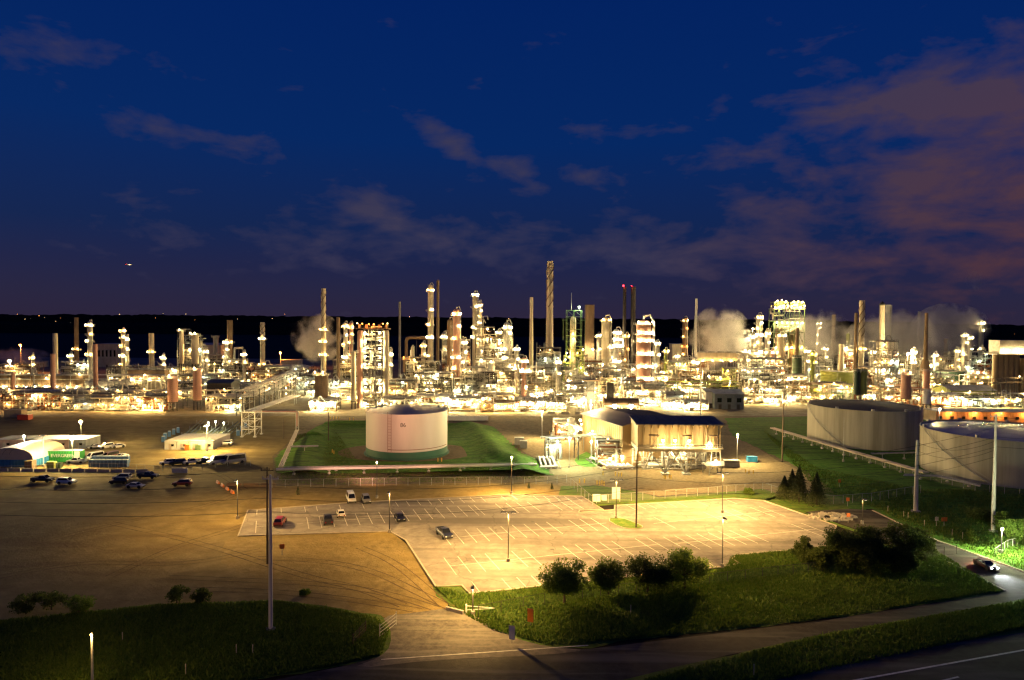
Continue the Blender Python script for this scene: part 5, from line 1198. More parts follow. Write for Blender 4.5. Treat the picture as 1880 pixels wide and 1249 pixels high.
post(170, 1166, 1300, 'globe', 'lit pole standing alone on the dark verge, glowing at its tip', 1, 'w', galv, 2600, C_LOT, globe=.13, r=.11)
post(133, 803, 852, 'flood', 'yard floodlight mast glaring over the container office', 1, 'n', galv, 170000, (1, .70, .26), globe=.75)
post(149, 774, 815, 'flood', 'second floodlight mast, taller and farther back behind the containers', 1, 'n', galv, 110000, (1, .74, .32), globe=.62)
post(80, 799, 857, 'flood', 'white T-shaped mast with two small unlit heads by the hoop tent', 2, 'w', white, 0, globe=.05)
post(380, 782, 829, 'flood', 'slim mast lighting the front of the white portable cabin', 1, 'n', galv, 60000, (1, .66, .22), globe=.28)
post(45, 802, 842, 'globe', 'small bluish lamp on the container wall above the hoop tent', 1, 'c', galv, 14000, (1, .86, .66), globe=.38)
# orange yard lamps far behind the plant
for i, (px, py, Y, k, r) in enumerate(((38, 634, 560, 's', 1.0), (515, 648, 640, 's', .9), (18, 663, 480, 'n', 1.25), (567, 702, 440, 'c', .95), (635, 700, 400, 'n', 1.7), (711, 672, 380, 'n', .85), (1134, 634, 560, 'c', .85), (1300, 690, 480, 'n', .8), (1382, 604, 560, 'n', .5), (1666, 650, 480, 'n', .8), (1708, 672, 460, 'n', .8), (1340, 700, 430, 'n', .5))):
    x, H = base(px, py, Y); root = thing('floodlight_mast', ['orange yard lamp on the dark ground far west, beside steam', 'orange yard lamp glowing over the far concrete hut', 'large white floodlight above the low wide dark tank', 'greenish white floodlight on a mast by the pipe racks', 'biggest white floodlight, between heater drum and twin drum tower', 'floodlight mast hugging the twin drum tower', 'cool white lamp beyond the thickest column', 'floodlight mast by the pale cooler row', 'lone lamp high beside the lamp-dense silver column', 'lamp mast in front of the biggest steam cloud', 'lamp mast behind the slim pink drum', 'small lamp mast over the dim green pipe rack'][i], 'floodlight', (x, Y, 0))
    b = MB(); b.lathe([(.3, 0), (.14, H)], n=8); b.build('pole', galv, root); lamp(root, (0, -.3, H), k, r)
    if k == 's': light(root, 'POINT', (0, -1.5, H + .4), 90000, (1, .30, .05), .4)
    elif px in (1300, 1382, 1666, 1708, 635, 1134): light(root, 'POINT', (0, -1.2, H + .6), 130000, (1, .74, .34), .4)
# ---- long white pipe and its frame, trestle
def pipe_run(name, label, pts, r, m, zs, step=9, n=1, gap=.8):
    """ground route (photo pixels at height z) carried on small stands"""
    P3 = [G(x, y, z) for (x, y), z in zip(pts, zs)]; root = thing(name, label, 'pipeline', (P3[0].x, P3[0].y, 0)); o = Vector((P3[0].x, P3[0].y, 0))
    for j in range(n):
        off = Vector((0, 0, 0)) if n == 1 else (P3[-1] - P3[0]).cross(Vector((0, 0, 1))).normalized() * gap * (j - (n - 1) / 2)
        b = MB(); b.tube([p - o + off for p in P3], r, 10); b.build('pipe', m, root, smooth=True)
    for a, c in zip(P3, P3[1:]):
        L = (c - a).length
        if abs(c.z - a.z) > 2: continue
        k = max(1, int(L / step))
        for i in range(k):
            p = a.lerp(c, (i + .5) / k) - o; b = MB(); b.box((p.x, p.y, (p.z - r) / 2), (.16, .16, max(.1, p.z - r))); b.box((p.x, p.y, p.z - r - .08), (gap * n + .3, .3, .14)); b.lathe([(.45, 0), (.45, .5), (.02, .52)], (p.x, p.y, 0), 10); b.build('pipe_stand', galv, root)
    return root
pipe_run('pipeline', 'long straight white pipe on little stands in front of tank 86', [(507, 862), (700, 859), (985, 853)], .38, white, [1.7] * 3, 9)
pipe_run('pipeline', 'thinner grey pipe close behind the long white one', [(512, 858), (720, 855), (980, 850)], .16, galv, [1.5] * 3, 40)
pipe_run('pipeline', 'slanting pipe trough up the grass bank to the portal frame', [(515, 858), (545, 790)], .22, cream, [1.8, 1.9], 9, 3, .5)
pipe_run('pipeline', 'short twin pipe spur over the dark grass, ending in mid-air', [(534, 820), (584, 819)], .20, galv, [2.6, 2.6], 9, 3, .5)
def portal():
    a, c = G(545, 790), G(545, 790); H = P(545, 756, a.y).z; q = P(447, 757, a.y); root = thing('pipe_portal', 'tall pipe portal turning down at the corner of the grass bank', 'pipe support', (a.x, a.y, 0)); L = q.x - a.x
    for j in range(3):
        b = MB(); y = j * .7; b.tube([(0, y, 1.6), (0, y, H - .8), (-.2, y, H - .2), (-.8, y, H), (L, y, H)], .25, 8); b.build('pipe', cream if j else pink, root, smooth=True)
    b = MB()
    for x in (-.6, .5): b.box((x, .7, H / 2), (.25, .25, H)); 
    for z in np.linspace(1, H - .5, 8): b.box((0, .7, z), (1.2, .12, .12))
    for y in (-.4, 2): b.box((L / 2, y, H - .45), (abs(L), .2, .4))
    b.build('portal_frame', galv, root)
portal()
def trestle():
    g = G(456, 803); H = P(456, 757, g.y).z; w = M(24, g.y); root = thing('pipe_trestle', 'tall cross-braced grey trestle standing on the dirt', 'pipe trestle', (g.x, g.y, 0)); b = MB()
    for s in (-1, 1):
        for y in (0, 7): b.box((s * w / 2, y, H / 2), (.35, .35, H)); b.box((s * w / 2, y, .25), (1.0, 1.0, .5))
    for k in range(3):
        z0, z1 = H * k / 3, H * (k + 1) / 3
        for y in (0, 7): b.box((0, y, z1 - .15), (w, .22, .25)); b.bar((-w / 2, y, z0 + .2), (w / 2, y, z1), .10); 
        if k == 1: b.bar((w / 2, 0, z0), (-w / 2, 0, z1), .10)
        for s in (-1, 1): b.box((s * w / 2, 3.5, z1 - .15), (.22, 7, .25)); b.bar((s * w / 2, 0, z0), (s * w / 2, 7, z1), .08)
    b.build('trestle_frame', galv, root)
    for j in range(5):
        b = MB(); x = -w / 2 + .5 + j * (w - 1) / 4; b.tube([(x, -1, H + .25), (x, 60, H + .25)], .22, 7); b.build('pipe', silver, root, smooth=True)
trestle()
# ---- boxes on site: containers, cabins, tent, toilets
def corr_box(b, w, d, H, z0=0, rib=.5, mi=0):
    b.box((w / 2, d / 2, z0 + H / 2), (w, d, H), mi=mi); n = int(w / rib); m = int(d / rib)
    for i in range(n): b.box((w * (i + .5) / n, -.03, z0 + H / 2), (rib * .5, .07, H - .25), mi=mi)
    for i in range(m):
        for x in (-.03, w + .03): b.box((x, d * (i + .5) / m, z0 + H / 2), (.07, rib * .5, H - .25), mi=mi)
def box_thing(name, px0, px1, bot, top, d, m, mr, label, cat='container', rz=0.0, door=0, H=None, roofbars=False):
    a = G(px0, bot); c = G(px1, bot); w = (c - a).length; H = H or max(2.4, P(px0, top, a.y).z); root = thing(name, label, cat, a, math.atan2(c.y - a.y, c.x - a.x) + rz)
    b = MB(); corr_box(b, w, d, H); b.build('wall', m, root)
    b = MB(); b.box((w / 2, d / 2, H + .06), (w + .1, d + .1, .1))
    if roofbars:
        for i in range(4): b.box((w * i / 3.0, d / 2, H + .16), (.12, d, .10))
    b.build('roof', mr, root)
    for i in range(door):
        b = MB(); b.box((0, 0, 1.05), (.95, .08, 2.1)); dd = b.build('door', mat('cabin_door', (.42, .36, .28), .6, 0, .15, 1), root, (w * (i + .6) / (door + .2), -.12, .05))
        b = MB(); b.box((0, 0, 0), (.06, .08, .18)); b.build('handle', darksteel, dd, (.35, -.08, 1.0))
        b = MB(); b.box((0, 0, 0), (1.0, .08, .8)); b.build('window', glass, root, (w * (i + .6) / (door + .2) + min(1.9, w * .2), -.12, 1.6))
    return root, w, H
pcol = mat('container_rose', (.40, .26, .22), .6, 0, .25, .5); ccab = mat('cabin_cream', (.62, .60, .53), .55, 0, .15, .5)
for i, (x0, x1, lb) in enumerate(((302, 323.2, 'pale portable cabin at the dark blue drums, first of the row of four'), (324.6, 345.4, 'second pale portable cabin, beige hatch beside its door'), (346.8, 367.6, 'third pale portable cabin, green bin at its door'), (368.4, 391, 'pale portable cabin under the slim mast, brightest of the row of four'))):
    box_thing('portable_cabin', x0, x1, 826, 808, 16, ccab, ccab, lb, 'cabin', 0, 1, 3.0)
for i in range(3):
    box_thing('container', 0 + i * 28 - 10, 18 + i * 28 - 12 + 20, 824, 803, 9, pcol, grey, ['rose steel container at the plant edge above the hoop tent', 'rose steel container in the middle above the hoop tent', 'rose steel container with a bluish wall lamp above the hoop tent'][i], 'container', 0, 1, 3.1)
for i, (x0, x1) in enumerate(((59, 93), (93.4, 126), (126.4, 158))):
    box_thing('container', x0, x1, 824, 803, 9, pcol if i < 2 else grey, grey, ['grey rose container behind the white T-shaped mast', 'grey rose container with two hatches behind the green trailer', 'grey container under the glaring floodlight mast'][i], 'container', 0, 1, 3.2)
gg, w_, H_ = box_thing('container_trailer', 76, 147, 849, 829, 2.6, mat('vivid_green', (.05, .42, .08), .5, 0, .1, .4), white, 'vivid green container with white lettering behind the white pickup', 'container', 0, 0, 3.6)
put('lettering', text_mesh('EVERGREEN', 1.42, mat('letter_white', (.85, .85, .82), .5, 0, .05, 1)), gg, (w_ * .56, -.10, 2.1)).rotation_euler = (PI / 2, 0, 0)
b = MB(); b.box((0, 0, 0), (1.6, .06, 3.3)); b.build('end_panel', white, gg, (w_ - .9, -.10, 1.8))
def tent():
    g = G(-26, 857); w = G(63, 857).x - g.x; H = P(40, 816, g.y + 6).z; root = thing('hoop_tent', 'cream hoop tent with a bright blue skirt', 'tent', g); b = MB()
    n = 16; R0 = w / 2; d = 15
    pr = [(R0 - R0 * math.cos(PI * i / n), 2.2 + (H - 2.2) * math.sin(PI * i / n) ** .8) for i in range(n + 1)]
    vs = [(x, y, z) for y in np.linspace(0, d, 7) for x, z in pr]; K = n + 1
    b.add(vs, [(j * K + i, j * K + i + 1, (j + 1) * K + i + 1, (j + 1) * K + i) for j in range(6) for i in range(n)] + [tuple(range(K))])
    b.build('canopy', mat('tent_cream', (.66, .55, .42), .6, 0, .12, .4), root, smooth=True)
    b = MB()
    for i in range(int(w / .5)): b.box((.25 + i * .5, -.02 - .08 * (i % 2), 1.1), (.5, .12, 2.2))
    for i in range(int(d / .5)): b.box((w + .04 + .08 * (i % 2), .25 + i * .5, 1.1), (.12, .5, 2.2))
    b.build('skirt', mat('tarp_blue', (.03, .20, .42), .5, 0, .3, .5), root)
    b = MB()
    for k in range(4): b.tube([(w * .06 + (x) * .44 + k * w * .14, -.1, z * .98) for x, z in pr[2:9]], .04, 4)
    b.build('hoop', darksteel, root)
tent()
def toilet():
    root = thing('portable_toilet', 'blue portable toilet in the double row beside the parked vans', 'portable toilet', (0, 0, 0), 0, 'portable toilets in a double row'); b = MB(); b.box((0, 0, 1.05), (1.1, 1.1, 2.1)); 
    for x in (-.5, .5):
        for y in (-.5, .5): b.box((x, y, 1.08), (.14, .14, 2.16))
    b.build('cabin', blue_p, root)
    b = MB(); b.lathe([(.74, 2.12), (.6, 2.3), (.02, 2.38)], n=4, a0=PI / 4, a1=PI / 4 + 2 * PI); b.build('roof', mat('toilet_roof', (.40, .46, .52), .5, 0, .1, 1), root)
    b = MB(); b.box((0, -.57, 1.0), (.75, .05, 1.85)); b.build('door', mat('toilet_door', (.05, .12, .26), .5, 0, .1, 1), root); return root
tp = toilet()
for r_ in range(2):
    for i in range(10):
        o = tp if r_ == i == 0 else copy_tree(tp); g = G(168, 857) if r_ == 0 else G(174, 850); g1 = G(232, 857) if r_ == 0 else G(234, 850)
        p = g.lerp(g1, i / 9.0); o.location = p; o.rotation_euler = (0, 0, PI if r_ else 0)
for i, (px, py, rz) in enumerate(((303, 806, .3), (311, 802, .4), (319, 798, .5), (327, 795, .5), (300, 812, .2), (437, 800, .5), (444, 792, .5), (451, 786, .5))):
    o = copy_tree(tp); o.location = G(px, py); o.rotation_euler = (0, 0, rz); o['label'] = 'blue portable toilet clustered behind the pale cabins' if i < 5 else 'blue portable toilet in the dark before the trestle'; o['group'] = 'toilets behind the cabins' if i < 5 else 'toilets before the trestle'
# pipe bundles on racks behind the cabins
for i, (x0, x1, y0, y1) in enumerate(((332, 372, 806, 776), (372, 392, 806, 778), (398, 424, 806, 780))):
    a, c = G(x0, y0), G(x0 + 34, y1); root = thing('scaffold_bundle', ['dark bundle of long tubes behind the first cabins', 'dark bundle of long tubes in the middle behind the cabins', 'dark bundle of long tubes by the lone white car'][i], 'tube bundle', a); d = c - a
    b = MB()
    for k in range(7): o_ = Vector((k * .55, 0, .35 + (k % 3) * .5)); b.bar(o_, d + o_, .24, n=6)
    tag(b.build('tube', darksteel, root), kind='stuff')
    b = MB()
    for t in (.1, .5, .9): p = d * t; b.box((p.x + 1.8, p.y, .08), (4.4, .2, .14)); b.box((p.x - .4, p.y, .9), (.12, .12, 1.8)); b.box((p.x + 4, p.y, .9), (.12, .12, 1.8))
    b.build('rack_frame', galv, root)
for i, (px, py) in enumerate(((383, 776), (396, 774), (411, 776))):
    x = G(px, 795); root = thing('work_light', ['white work light behind the pale cabins, first of three', 'white work light behind the pale cabins, the middle one', 'white work light behind the pale cabins, by the tube bundle'][i], 'work light', x); H = P(px, py, x.y).z
    b = MB(); b.bar((0, 0, 0), (0, 0, H), .05); 
    for a in range(3): b.bar((0, 0, .9), (.7 * math.cos(a * 2.1), .7 * math.sin(a * 2.1), 0), .04)
    b.build('tripod', galv, root); lamp(root, (0, -.1, H), 'c', .36)
# site clutter by the front fence of the yard
for (nm, px, bot, w, h, d, m, lb, ct) in (('storage_box', 56, 861, 2.3, 2.4, 2.0, brown, 'rusty brown storage box at the blue skirt of the tent', 'box'), ('generator', 95, 860, 2.2, 1.9, 1.4, olive, 'olive generator cabinet by the yard fence', 'generator'), ('waste_bin', 109, 860, 1.3, 1.5, 1.2, green_st, 'green waste bin beside the olive generator', 'bin'), ('waste_bin', 364, 827, 1.8, 1.7, 1.0, green_st, 'dark green bin at the door of a pale cabin', 'bin'),
        ('storage_box', 344, 827, 1.6, 1.8, .7, orangep, 'orange hatch box leaning on the pale cabins', 'box'), ('skip', 1380, 848, 3.2, 1.6, 1.8, mat('skip_blue', (.03, .25, .50), .5, 0, .2, 1), 'bright blue skip in the yard beyond the hall', 'skip'), ('utility_cabinet', 953, 817, 3.4, 2.6, 2.4, mat('cab_grey', (.40, .42, .40), .5, 0, .15, 1), 'pale grey equipment hut at the toe of the grass bank', 'hut'), ('utility_cabinet', 961, 823, 2.6, 2.6, 2.4, MAT['cab_grey'], 'second grey equipment hut nearer the manifold', 'hut'),
        ('utility_cabinet', 1095, 921, 1.9, 1.6, .9, white, 'white electrical cabinet at the fence corner by the lot', 'cabinet'), ('utility_cabinet', 1109, 919, 1.3, 1.2, .8, white, 'smaller white cabinet beside the fence corner cabinet', 'cabinet'), ('notice_board', 1131, 917, 2.1, 3.0, .3, white, 'white notice board behind the island lamp', 'board'), ('storage_box', 1342, 857, 5, 2.0, 2.2, concrete, 'low concrete box beside the stair landing of the hall', 'box'),
        ('notice_board', 330, 869, 4.6, 1.4, .25, mat('banner_grey', (.5, .5, .52), .6, 0, .2, 2), 'pale banner on the yard fence by the minibuses', 'banner'), ('site_hut', 29, 766, 8, 3.4, 4, mat('hut_tan', (.42, .32, .20), .6, 0, .2, .4), 'tan site hut on the dark edge under the yellow pipe unit', 'hut'), ('flat_container', 46, 771, 5, 2.2, 3, redpaint, 'low red box in the gloom next to the tan site hut', 'box')):
    g = G(px, bot); root = thing(nm, lb, ct, g); b = MB(); e = .06
    b.box((0, 0, h / 2 + .1), (w, d, h)); b.box((0, 0, h + .13), (w + .12, d + .12, .1)); b.build('body', m, root)
    b = MB()
    if nm == 'notice_board': b.box((-w * .4, .2, h / 2), (.12, .12, h)); b.box((w * .4, .2, h / 2), (.12, .12, h)); b.build('post', galv, root)
    elif nm == 'skip':
        for s in (-1, 1): b.box((s * w * .3, -d / 2 - .05, h * .55), (.15, .12, h)); 
        b.build('rib', m, root)
    else:
        for s in (-.25, .25): b.box((s * w, -d / 2 - .03, h * .52), (w * .42, .06, h * .8))
        b.build('door', m, root)
def blocks(px, py, ang, n, L, m, name, label, group, h=.8, step=None):
    g = G(px, py); d = Vector((math.cos(ang), math.sin(ang), 0)); b = MB(); b.add([(-L / 2, -.28, 0), (L / 2, -.28, 0), (L / 2, .28, 0), (-L / 2, .28, 0), (-L / 2, -.09, h), (L / 2, -.09, h), (L / 2, .09, h), (-L / 2, .09, h)], [(3, 2, 1, 0), (4, 5, 6, 7), (0, 1, 5, 4), (1, 2, 6, 5), (2, 3, 7, 6), (3, 0, 4, 7)]); me = b.mesh(name, m)
    for i in range(n):
        p = g + d * i * (step or L * 1.12); o = put(name, me, None, p, ang); tag(o, label, 'barrier', group)
blocks(4, 866, .0, 12, 3.4, concrete, 'concrete_barrier', 'concrete barrier block in the row along the front of the yard', 'concrete barriers along the yard front', 1.0)
blocks(400, 888, -.9, 4, 2.2, orangep, 'road_barrier', 'orange road barrier in the line curving off the dirt', 'orange barriers in a line', .8, 4.5)
blocks(430, 893, .0, 3, 4.2, brown, 'concrete_barrier', 'brown low barrier at the edge of the grass bank', 'low barriers by the grass bank', .9)
blocks(1012, 760, 0, 6, 4.0, concrete, 'concrete_barrier', 'concrete barrier along the plant road past tank 86', 'barriers along the plant road', 1.0, 7)
g0, g1 = G(818, 772), G(892, 772); b = MB(); b.box((0, 0, .9), (2.2, 1.4, 1.8)); b.box((0, 0, 1.9), (1.4, .8, .25)); me = b.mesh('pallet_tank', white)
for i in range(12): tag(put('pallet_tank', me, None, g0.lerp(g1, i / 11) + Vector((0, random.uniform(-.3, .3), 0)), random.uniform(-.1, .1)), 'white pallet tank in the row behind the grass bank', 'pallet tank', 'white pallet tanks behind the grass bank')
# ---- vehicles
PAINTS = {'white': (.72, .71, .68), 'black': (.016, .016, .018), 'silver': (.42, .42, .42), 'grey': (.16, .16, .165), 'red': (.22, .02, .015), 'maroon': (.12, .025, .02), 'navy': (.02, .025, .05)}
TYPES = {   # length, width, sections (x, z0, z1, half width) ; cabin (x0, x1, x0top, x1top, z0, z1)
    'sedan': (4.7, 1.82, [(-2.35, .45, .80), (-2.2, .3, .98), (-1.3, .25, 1.0), (.9, .25, .98), (2.0, .28, .82), (2.35, .42, .66)], (-1.75, 1.15, -1.05, .35, .97, 1.45)),
    'suv': (4.85, 1.94, [(-2.42, .5, 1.0), (-2.35, .35, 1.18), (-1.0, .3, 1.18), (1.0, .3, 1.15), (2.2, .34, 1.02), (2.42, .5, .85)], (-2.33, 1.25, -2.0, .5, 1.14, 1.82)),
    'pickup': (5.8, 2.0, [(-2.9, .6, 1.02), (-2.85, .45, 1.18), (-.7, .4, 1.18), (1.4, .4, 1.2), (2.65, .42, 1.1), (2.9, .55, .9)], (-.75, 1.55, -.55, .75, 1.16, 1.92)),
    'van': (5.6, 2.05, [(-2.8, .5, 1.1), (-2.75, .38, 1.3), (-1.0, .35, 1.3), (1.8, .35, 1.28), (2.6, .38, 1.08), (2.8, .5, .9)], (-2.76, 2.25, -2.65, 1.35, 1.26, 2.25)),
    'minibus': (7.4, 2.3, [(-3.7, .6, 1.3), (-3.65, .45, 1.5), (-1, .42, 1.5), (2.5, .42, 1.4), (3.5, .45, 1.25), (3.7, .55, 1.05)], (-3.66, 2.6, -3.6, 2.0, 1.42, 2.85)),
}
_vm = {}
def paint_mat(c):
    k = 'car_paint_' + c
    if k not in MAT:
        m = mat(k, PAINTS[c], .28, 0, .08, 1.0, spec=.5); m.node_tree.nodes['Principled BSDF'].inputs['Coat Weight'].default_value = .5
    return MAT[k]
LENS_DIM = mat('headlight_lens', (.75, .75, .72), .15, 0, .1, 3); TAIL = mat('tail_lens', (.35, .01, .01), .2, 0, .1, 3)
HEADON = emit('headlight_on', (.80, .88, 1.0), 40); TAILON = emit('taillight_on', (1.0, .03, .02), 10)
def car_meshes(t, c):
    k = (t, c)
    if k in _vm: return _vm[k]
    L, Wd, sec, cab = TYPES[t]; h = Wd / 2; D = {}; b = MB(); vs = []
    for (x, z0, z1) in sec:
        e = .88 if abs(x) > L / 2 - .02 else 1.0
        for (y, z) in ((-h * .86 * e, z0), (-h * e, z0 + .2), (-h * e, z1 - .22), (-h * .90 * e, z1), (h * .90 * e, z1), (h * e, z1 - .22), (h * e, z0 + .2), (h * .86 * e, z0)): vs.append((x, y, z))
    n = len(sec); b.add(vs, [(i * 8 + j, (i + 1) * 8 + j, (i + 1) * 8 + (j + 1) % 8, i * 8 + (j + 1) % 8) for i in range(n - 1) for j in range(8)] + [tuple(range(8)), tuple((n - 1) * 8 + 7 - j for j in range(8))])
    if t == 'pickup':                                             # open bed: walls round a sunk floor, tonneau left off
        z = 1.18
        for (cx, cy, sx, sy) in ((-1.8, h * .92, 2.1, .10), (-1.8, -h * .92, 2.1, .10), (-2.83, 0, .10, Wd * .9)): b.box((cx, cy, z + .09), (sx, sy, .2))
        b.box((-1.8, 0, z + .012), (2.0, Wd * .84, .02), mi=1)
    x0, x1, u0, u1, z0, z1 = cab; hb, ht = h * .90, h * .74
    c8 = [(x0, -hb, z0), (x1, -hb, z0), (x1, hb, z0), (x0, hb, z0), (u0, -ht, z1), (u1, -ht, z1), (u1, ht, z1), (u0, ht, z1)]
    b.add(c8, [(4, 5, 6, 7), (0, 1, 5, 4), (1, 2, 6, 5), (2, 3, 7, 6), (3, 0, 4, 7)])
    b.box((L / 2 - .02, 0, .52), (.14, Wd * .86, .22), mi=1); b.box((-L / 2 + .02, 0, .56), (.14, Wd * .86, .2), mi=1)
    for sx in (L * .31, -L * .31):
        for s in (-1, 1): b.lathe([(.48, -.06), (.48, .06)], (sx, s * (h + .005), .46), 14, 1, axis='Y'); b.lathe([(.01, s * .055), (.46, s * .055)], (sx, s * (h + .005), .46), 14, 1, axis='Y')
    D['body'] = b.mesh('body', [paint_mat(c), black])
    def panel(pts, nm, off):
        b = MB(); ce = sum((Vector(p) for p in pts), Vector()) / 4; nn = (Vector(pts[1]) - Vector(pts[0])).cross(Vector(pts[2]) - Vector(pts[1])).normalized()
        if nn.dot(ce - Vector(((x0 + x1) / 2, 0, z0))) < 0: nn = -nn
        q = [ce + (Vector(p) - ce) * .88 + nn * off for p in pts]; q2 = [p - nn * .02 for p in q]
        b.add(q + q2, [(0, 1, 2, 3), (0, 4, 5, 1), (1, 5, 6, 2), (2, 6, 7, 3), (3, 7, 4, 0)]); D[nm] = b.mesh(nm, glass)
    panel([c8[1], c8[2], c8[6], c8[5]], 'windscreen', .015); panel([c8[0], c8[3], c8[7], c8[4]], 'rear_window', .015)
    for s, (i, j) in ((0, (0, 1)), (1, (3, 2))): panel([c8[i], c8[j], c8[j + 4], c8[i + 4]], 'side_window' if s == 0 else 'side_window_b', .015)
    b = MB(); b.lathe([(.36, -.11), (.36, .11), (.22, .115), (.02, .10)], n=14, axis='Y'); b.lathe([(.22, -.115), (.36, -.11)], n=14, axis='Y'); D['wheel'] = b.mesh('wheel', black)
    b = MB(); b.lathe([(.23, .0), (.2, .03), (.02, .02)], n=10, axis='Y'); D['rim'] = b.mesh('rim', chrome)
    b = MB(); b.box((0, 0, 0), (.12, .34, .16)); D['headlight'] = b.mesh('headlight', LENS_DIM); b = MB(); b.box((0, 0, 0), (.10, .22, .26)); D['taillight'] = b.mesh('taillight', TAIL)
    _vm[k] = D; return D
def car(t, c, px, py, head, label, group, on=False, name=None, cat=None, rails=False):
    D = car_meshes(t, c); L, Wd, sec, cab = TYPES[t]; g = G(px, py, .1); nm = {'sedan': 'car', 'suv': 'car', 'pickup': 'pickup_truck', 'van': 'van', 'minibus': 'minibus'}[t]
    root = thing(name or nm, label, nm.replace('_', ' '), (g.x, g.y + .8, .09), head, group)
    put('body', D['body'], root)
    for k in ('windscreen', 'rear_window', 'side_window', 'side_window_b'): put(k.replace('_b', ''), D[k], root)
    for sx in (L * .31, -L * .31):
        for s in (-1, 1): w = put('wheel', D['wheel'], root, (sx, s * (Wd / 2 - .07), .36)); put('rim', D['rim'], w, (0, s * .10, 0)).scale = (1, s, 1)
    zf, zr = (sec[-1][1] + sec[-1][2]) / 2 + .1, (sec[0][1] + sec[0][2]) / 2 + .12
    for s in (-1, 1):
        for nm_, x, z in (('headlight', L / 2 - .03, zf), ('taillight', -L / 2 + .02, zr)):
            o = put(nm_, D[nm_], root, (x, s * (Wd / 2 - .32), z))
            if on: o.material_slots[0].link = 'OBJECT'; o.material_slots[0].material = HEADON if nm_ == 'headlight' else TAILON
        if on:
            light(root, 'SPOT', (L / 2 + .15, s * .6, .8), 5000, (.82, .9, 1.0), .08, (L / 2 + 14, s * .9, -.2), 70, .6); light(root, 'POINT', (-L / 2 - .25, s * .6, .9), 160, (1, .05, .03), .1)
    return root
rd = math.radians; LA = math.atan2(LD.y, LD.x)
yard = 'cars in the two rows beside the containers'; fr = 'vehicles in the row along the yard fence'; dl = 'cars scattered on the dark dirt'; lt = 'cars in the parking lot'
for a in (('sedan', 'white', 171, 824, rd(232), 'white saloon in the back row, closest to the grey container', yard), ('suv', 'white', 193, 824, rd(232), 'white off-roader in the middle of the back row by the containers', yard), ('sedan', 'white', 214, 823, rd(230), 'white saloon at the open end of the back row by the containers', yard),
          ('van', 'white', 171, 844, rd(246), 'pale van in the front row, beside the blue toilets', yard), ('van', 'maroon', 200, 843, rd(248), 'maroon van with a pale nose between a pale van and a white saloon', yard), ('sedan', 'white', 220, 842, rd(252), 'white saloon at the end of the front row by the blue toilets', yard),
          ('pickup', 'white', 138, 852, rd(182), 'white pickup truck parked before the green container', 'vehicles near the containers'), ('suv', 'white', 413, 818, rd(184), 'lone white estate car beside the pale cabins', 'vehicles near the cabins'),
          ('suv', 'white', 306, 854, rd(212), 'white off-roader at the head of the fence row', fr), ('suv', 'black', 324, 854, rd(212), 'dark off-roader next to the white one heading the fence row', fr), ('pickup', 'white', 352, 853, rd(212), 'white pickup in the middle of the fence row', fr), ('pickup', 'black', 376, 852, rd(212), 'dark pickup tucked between white pickup and first minibus', fr),
          ('minibus', 'white', 401, 853, rd(222), 'white minibus with a long roof, beside the dark pickup', fr), ('minibus', 'silver', 427, 852, rd(222), 'pale silver minibus closing the fence row', fr),
          ('pickup', 'black', 75, 886, rd(2), 'black pickup on the dirt, nose to tail with a white off-roader', dl), ('suv', 'white', 119, 890, rd(-2), 'white off-roader on the dirt behind a black pickup', dl), ('suv', 'silver', 222, 882, rd(184), 'silver grey off-roader half hidden by a dark one on the dirt', dl), ('suv', 'black', 216, 889, rd(186), 'dark off-roader shoulder to shoulder with the silver grey one', dl),
          ('sedan', 'silver', 246, 897, rd(-3), 'small silver car standing alone in front of the dark off-roader', dl), ('pickup', 'black', 269, 879, rd(-2), 'black pickup on the dirt by itself, behind the small silver car', dl), ('suv', 'maroon', 332, 893, rd(188), 'dark maroon off-roader near the orange barriers', dl),
          ('van', 'white', 643, 922, LA, 'white high truck facing out of the lot row under the fence', lt), ('suv', 'grey', 671, 924, LA, 'dark grey car next to the white high truck', lt), ('pickup', 'black', 600, 962, LA + PI, 'black pickup with its tail to the aisle, beside a white car', lt), ('sedan', 'white', 624, 949, LA + PI, 'white car backed close to the black pickup', lt),
          ('sedan', 'black', 733, 956, LA, 'black car alone near the inner lamp post of the lot', lt), ('suv', 'red', 512, 965, LA + 2.9, 'red car at the dark end of the lot', lt), ('pickup', 'navy', 815, 987, LA + .12, 'dark pickup with a roof rack, alone where the lot brightens', lt)):
    car(*a)
car('sedan', 'maroon', 1815, 1045, math.atan2((G(1860, 1062) - G(1790, 1028)).y, (G(1860, 1062) - G(1790, 1028)).x), 'red car with its headlights on, driving down the side road', None, True)
# ---- utility poles and wires
def pole(px, top, bot, r0, r1, m, label, arms=0, foot=True, name='utility_pole'):
    g = G(px, bot); H = P(px, top, g.y).z; root = thing(name, label, 'utility pole', g); b = MB(); b.lathe([(r0, 0), (r0 * .97, H * .3), (r1, H), (.02, H + .05)], n=12); b.build('pole', m, root, smooth=True)
    for i in range(arms): b = MB(); b.box((0, 0, H - .6 - i * 1.6), (2.4, .14, .16)); [b.lathe([(.08, 0), (.08, .3)], (x, 0, H - .52 - i * 1.6), 6) for x in (-1.1, -.4, .4, 1.1)]; b.build('cross_arm', m, root)
    if foot: b = MB(); b.lathe([(r0 * 2.2, 0), (r0 * 2.2, .3), (.02, .32)], n=14); b.build('footing', concrete, root)
    return Vector((g.x, g.y, H))
steelp = mat('pole_steel', (.70, .66, .60), .55, 0, .2, .8, stretch=(1, 1, .2))
p1 = pole(497, 872, 1157, .32, .17, steelp, 'thick steel monopole rising from the near grass', 1)
p2 = pole(491, 858, 1036, .20, .13, wood, 'thin dark wooden pole beside the steel monopole', 1, False)
p3 = pole(1168, 834, 970, .19, .12, wood, 'bare wooden pole at the end of the planted island', 0, False)
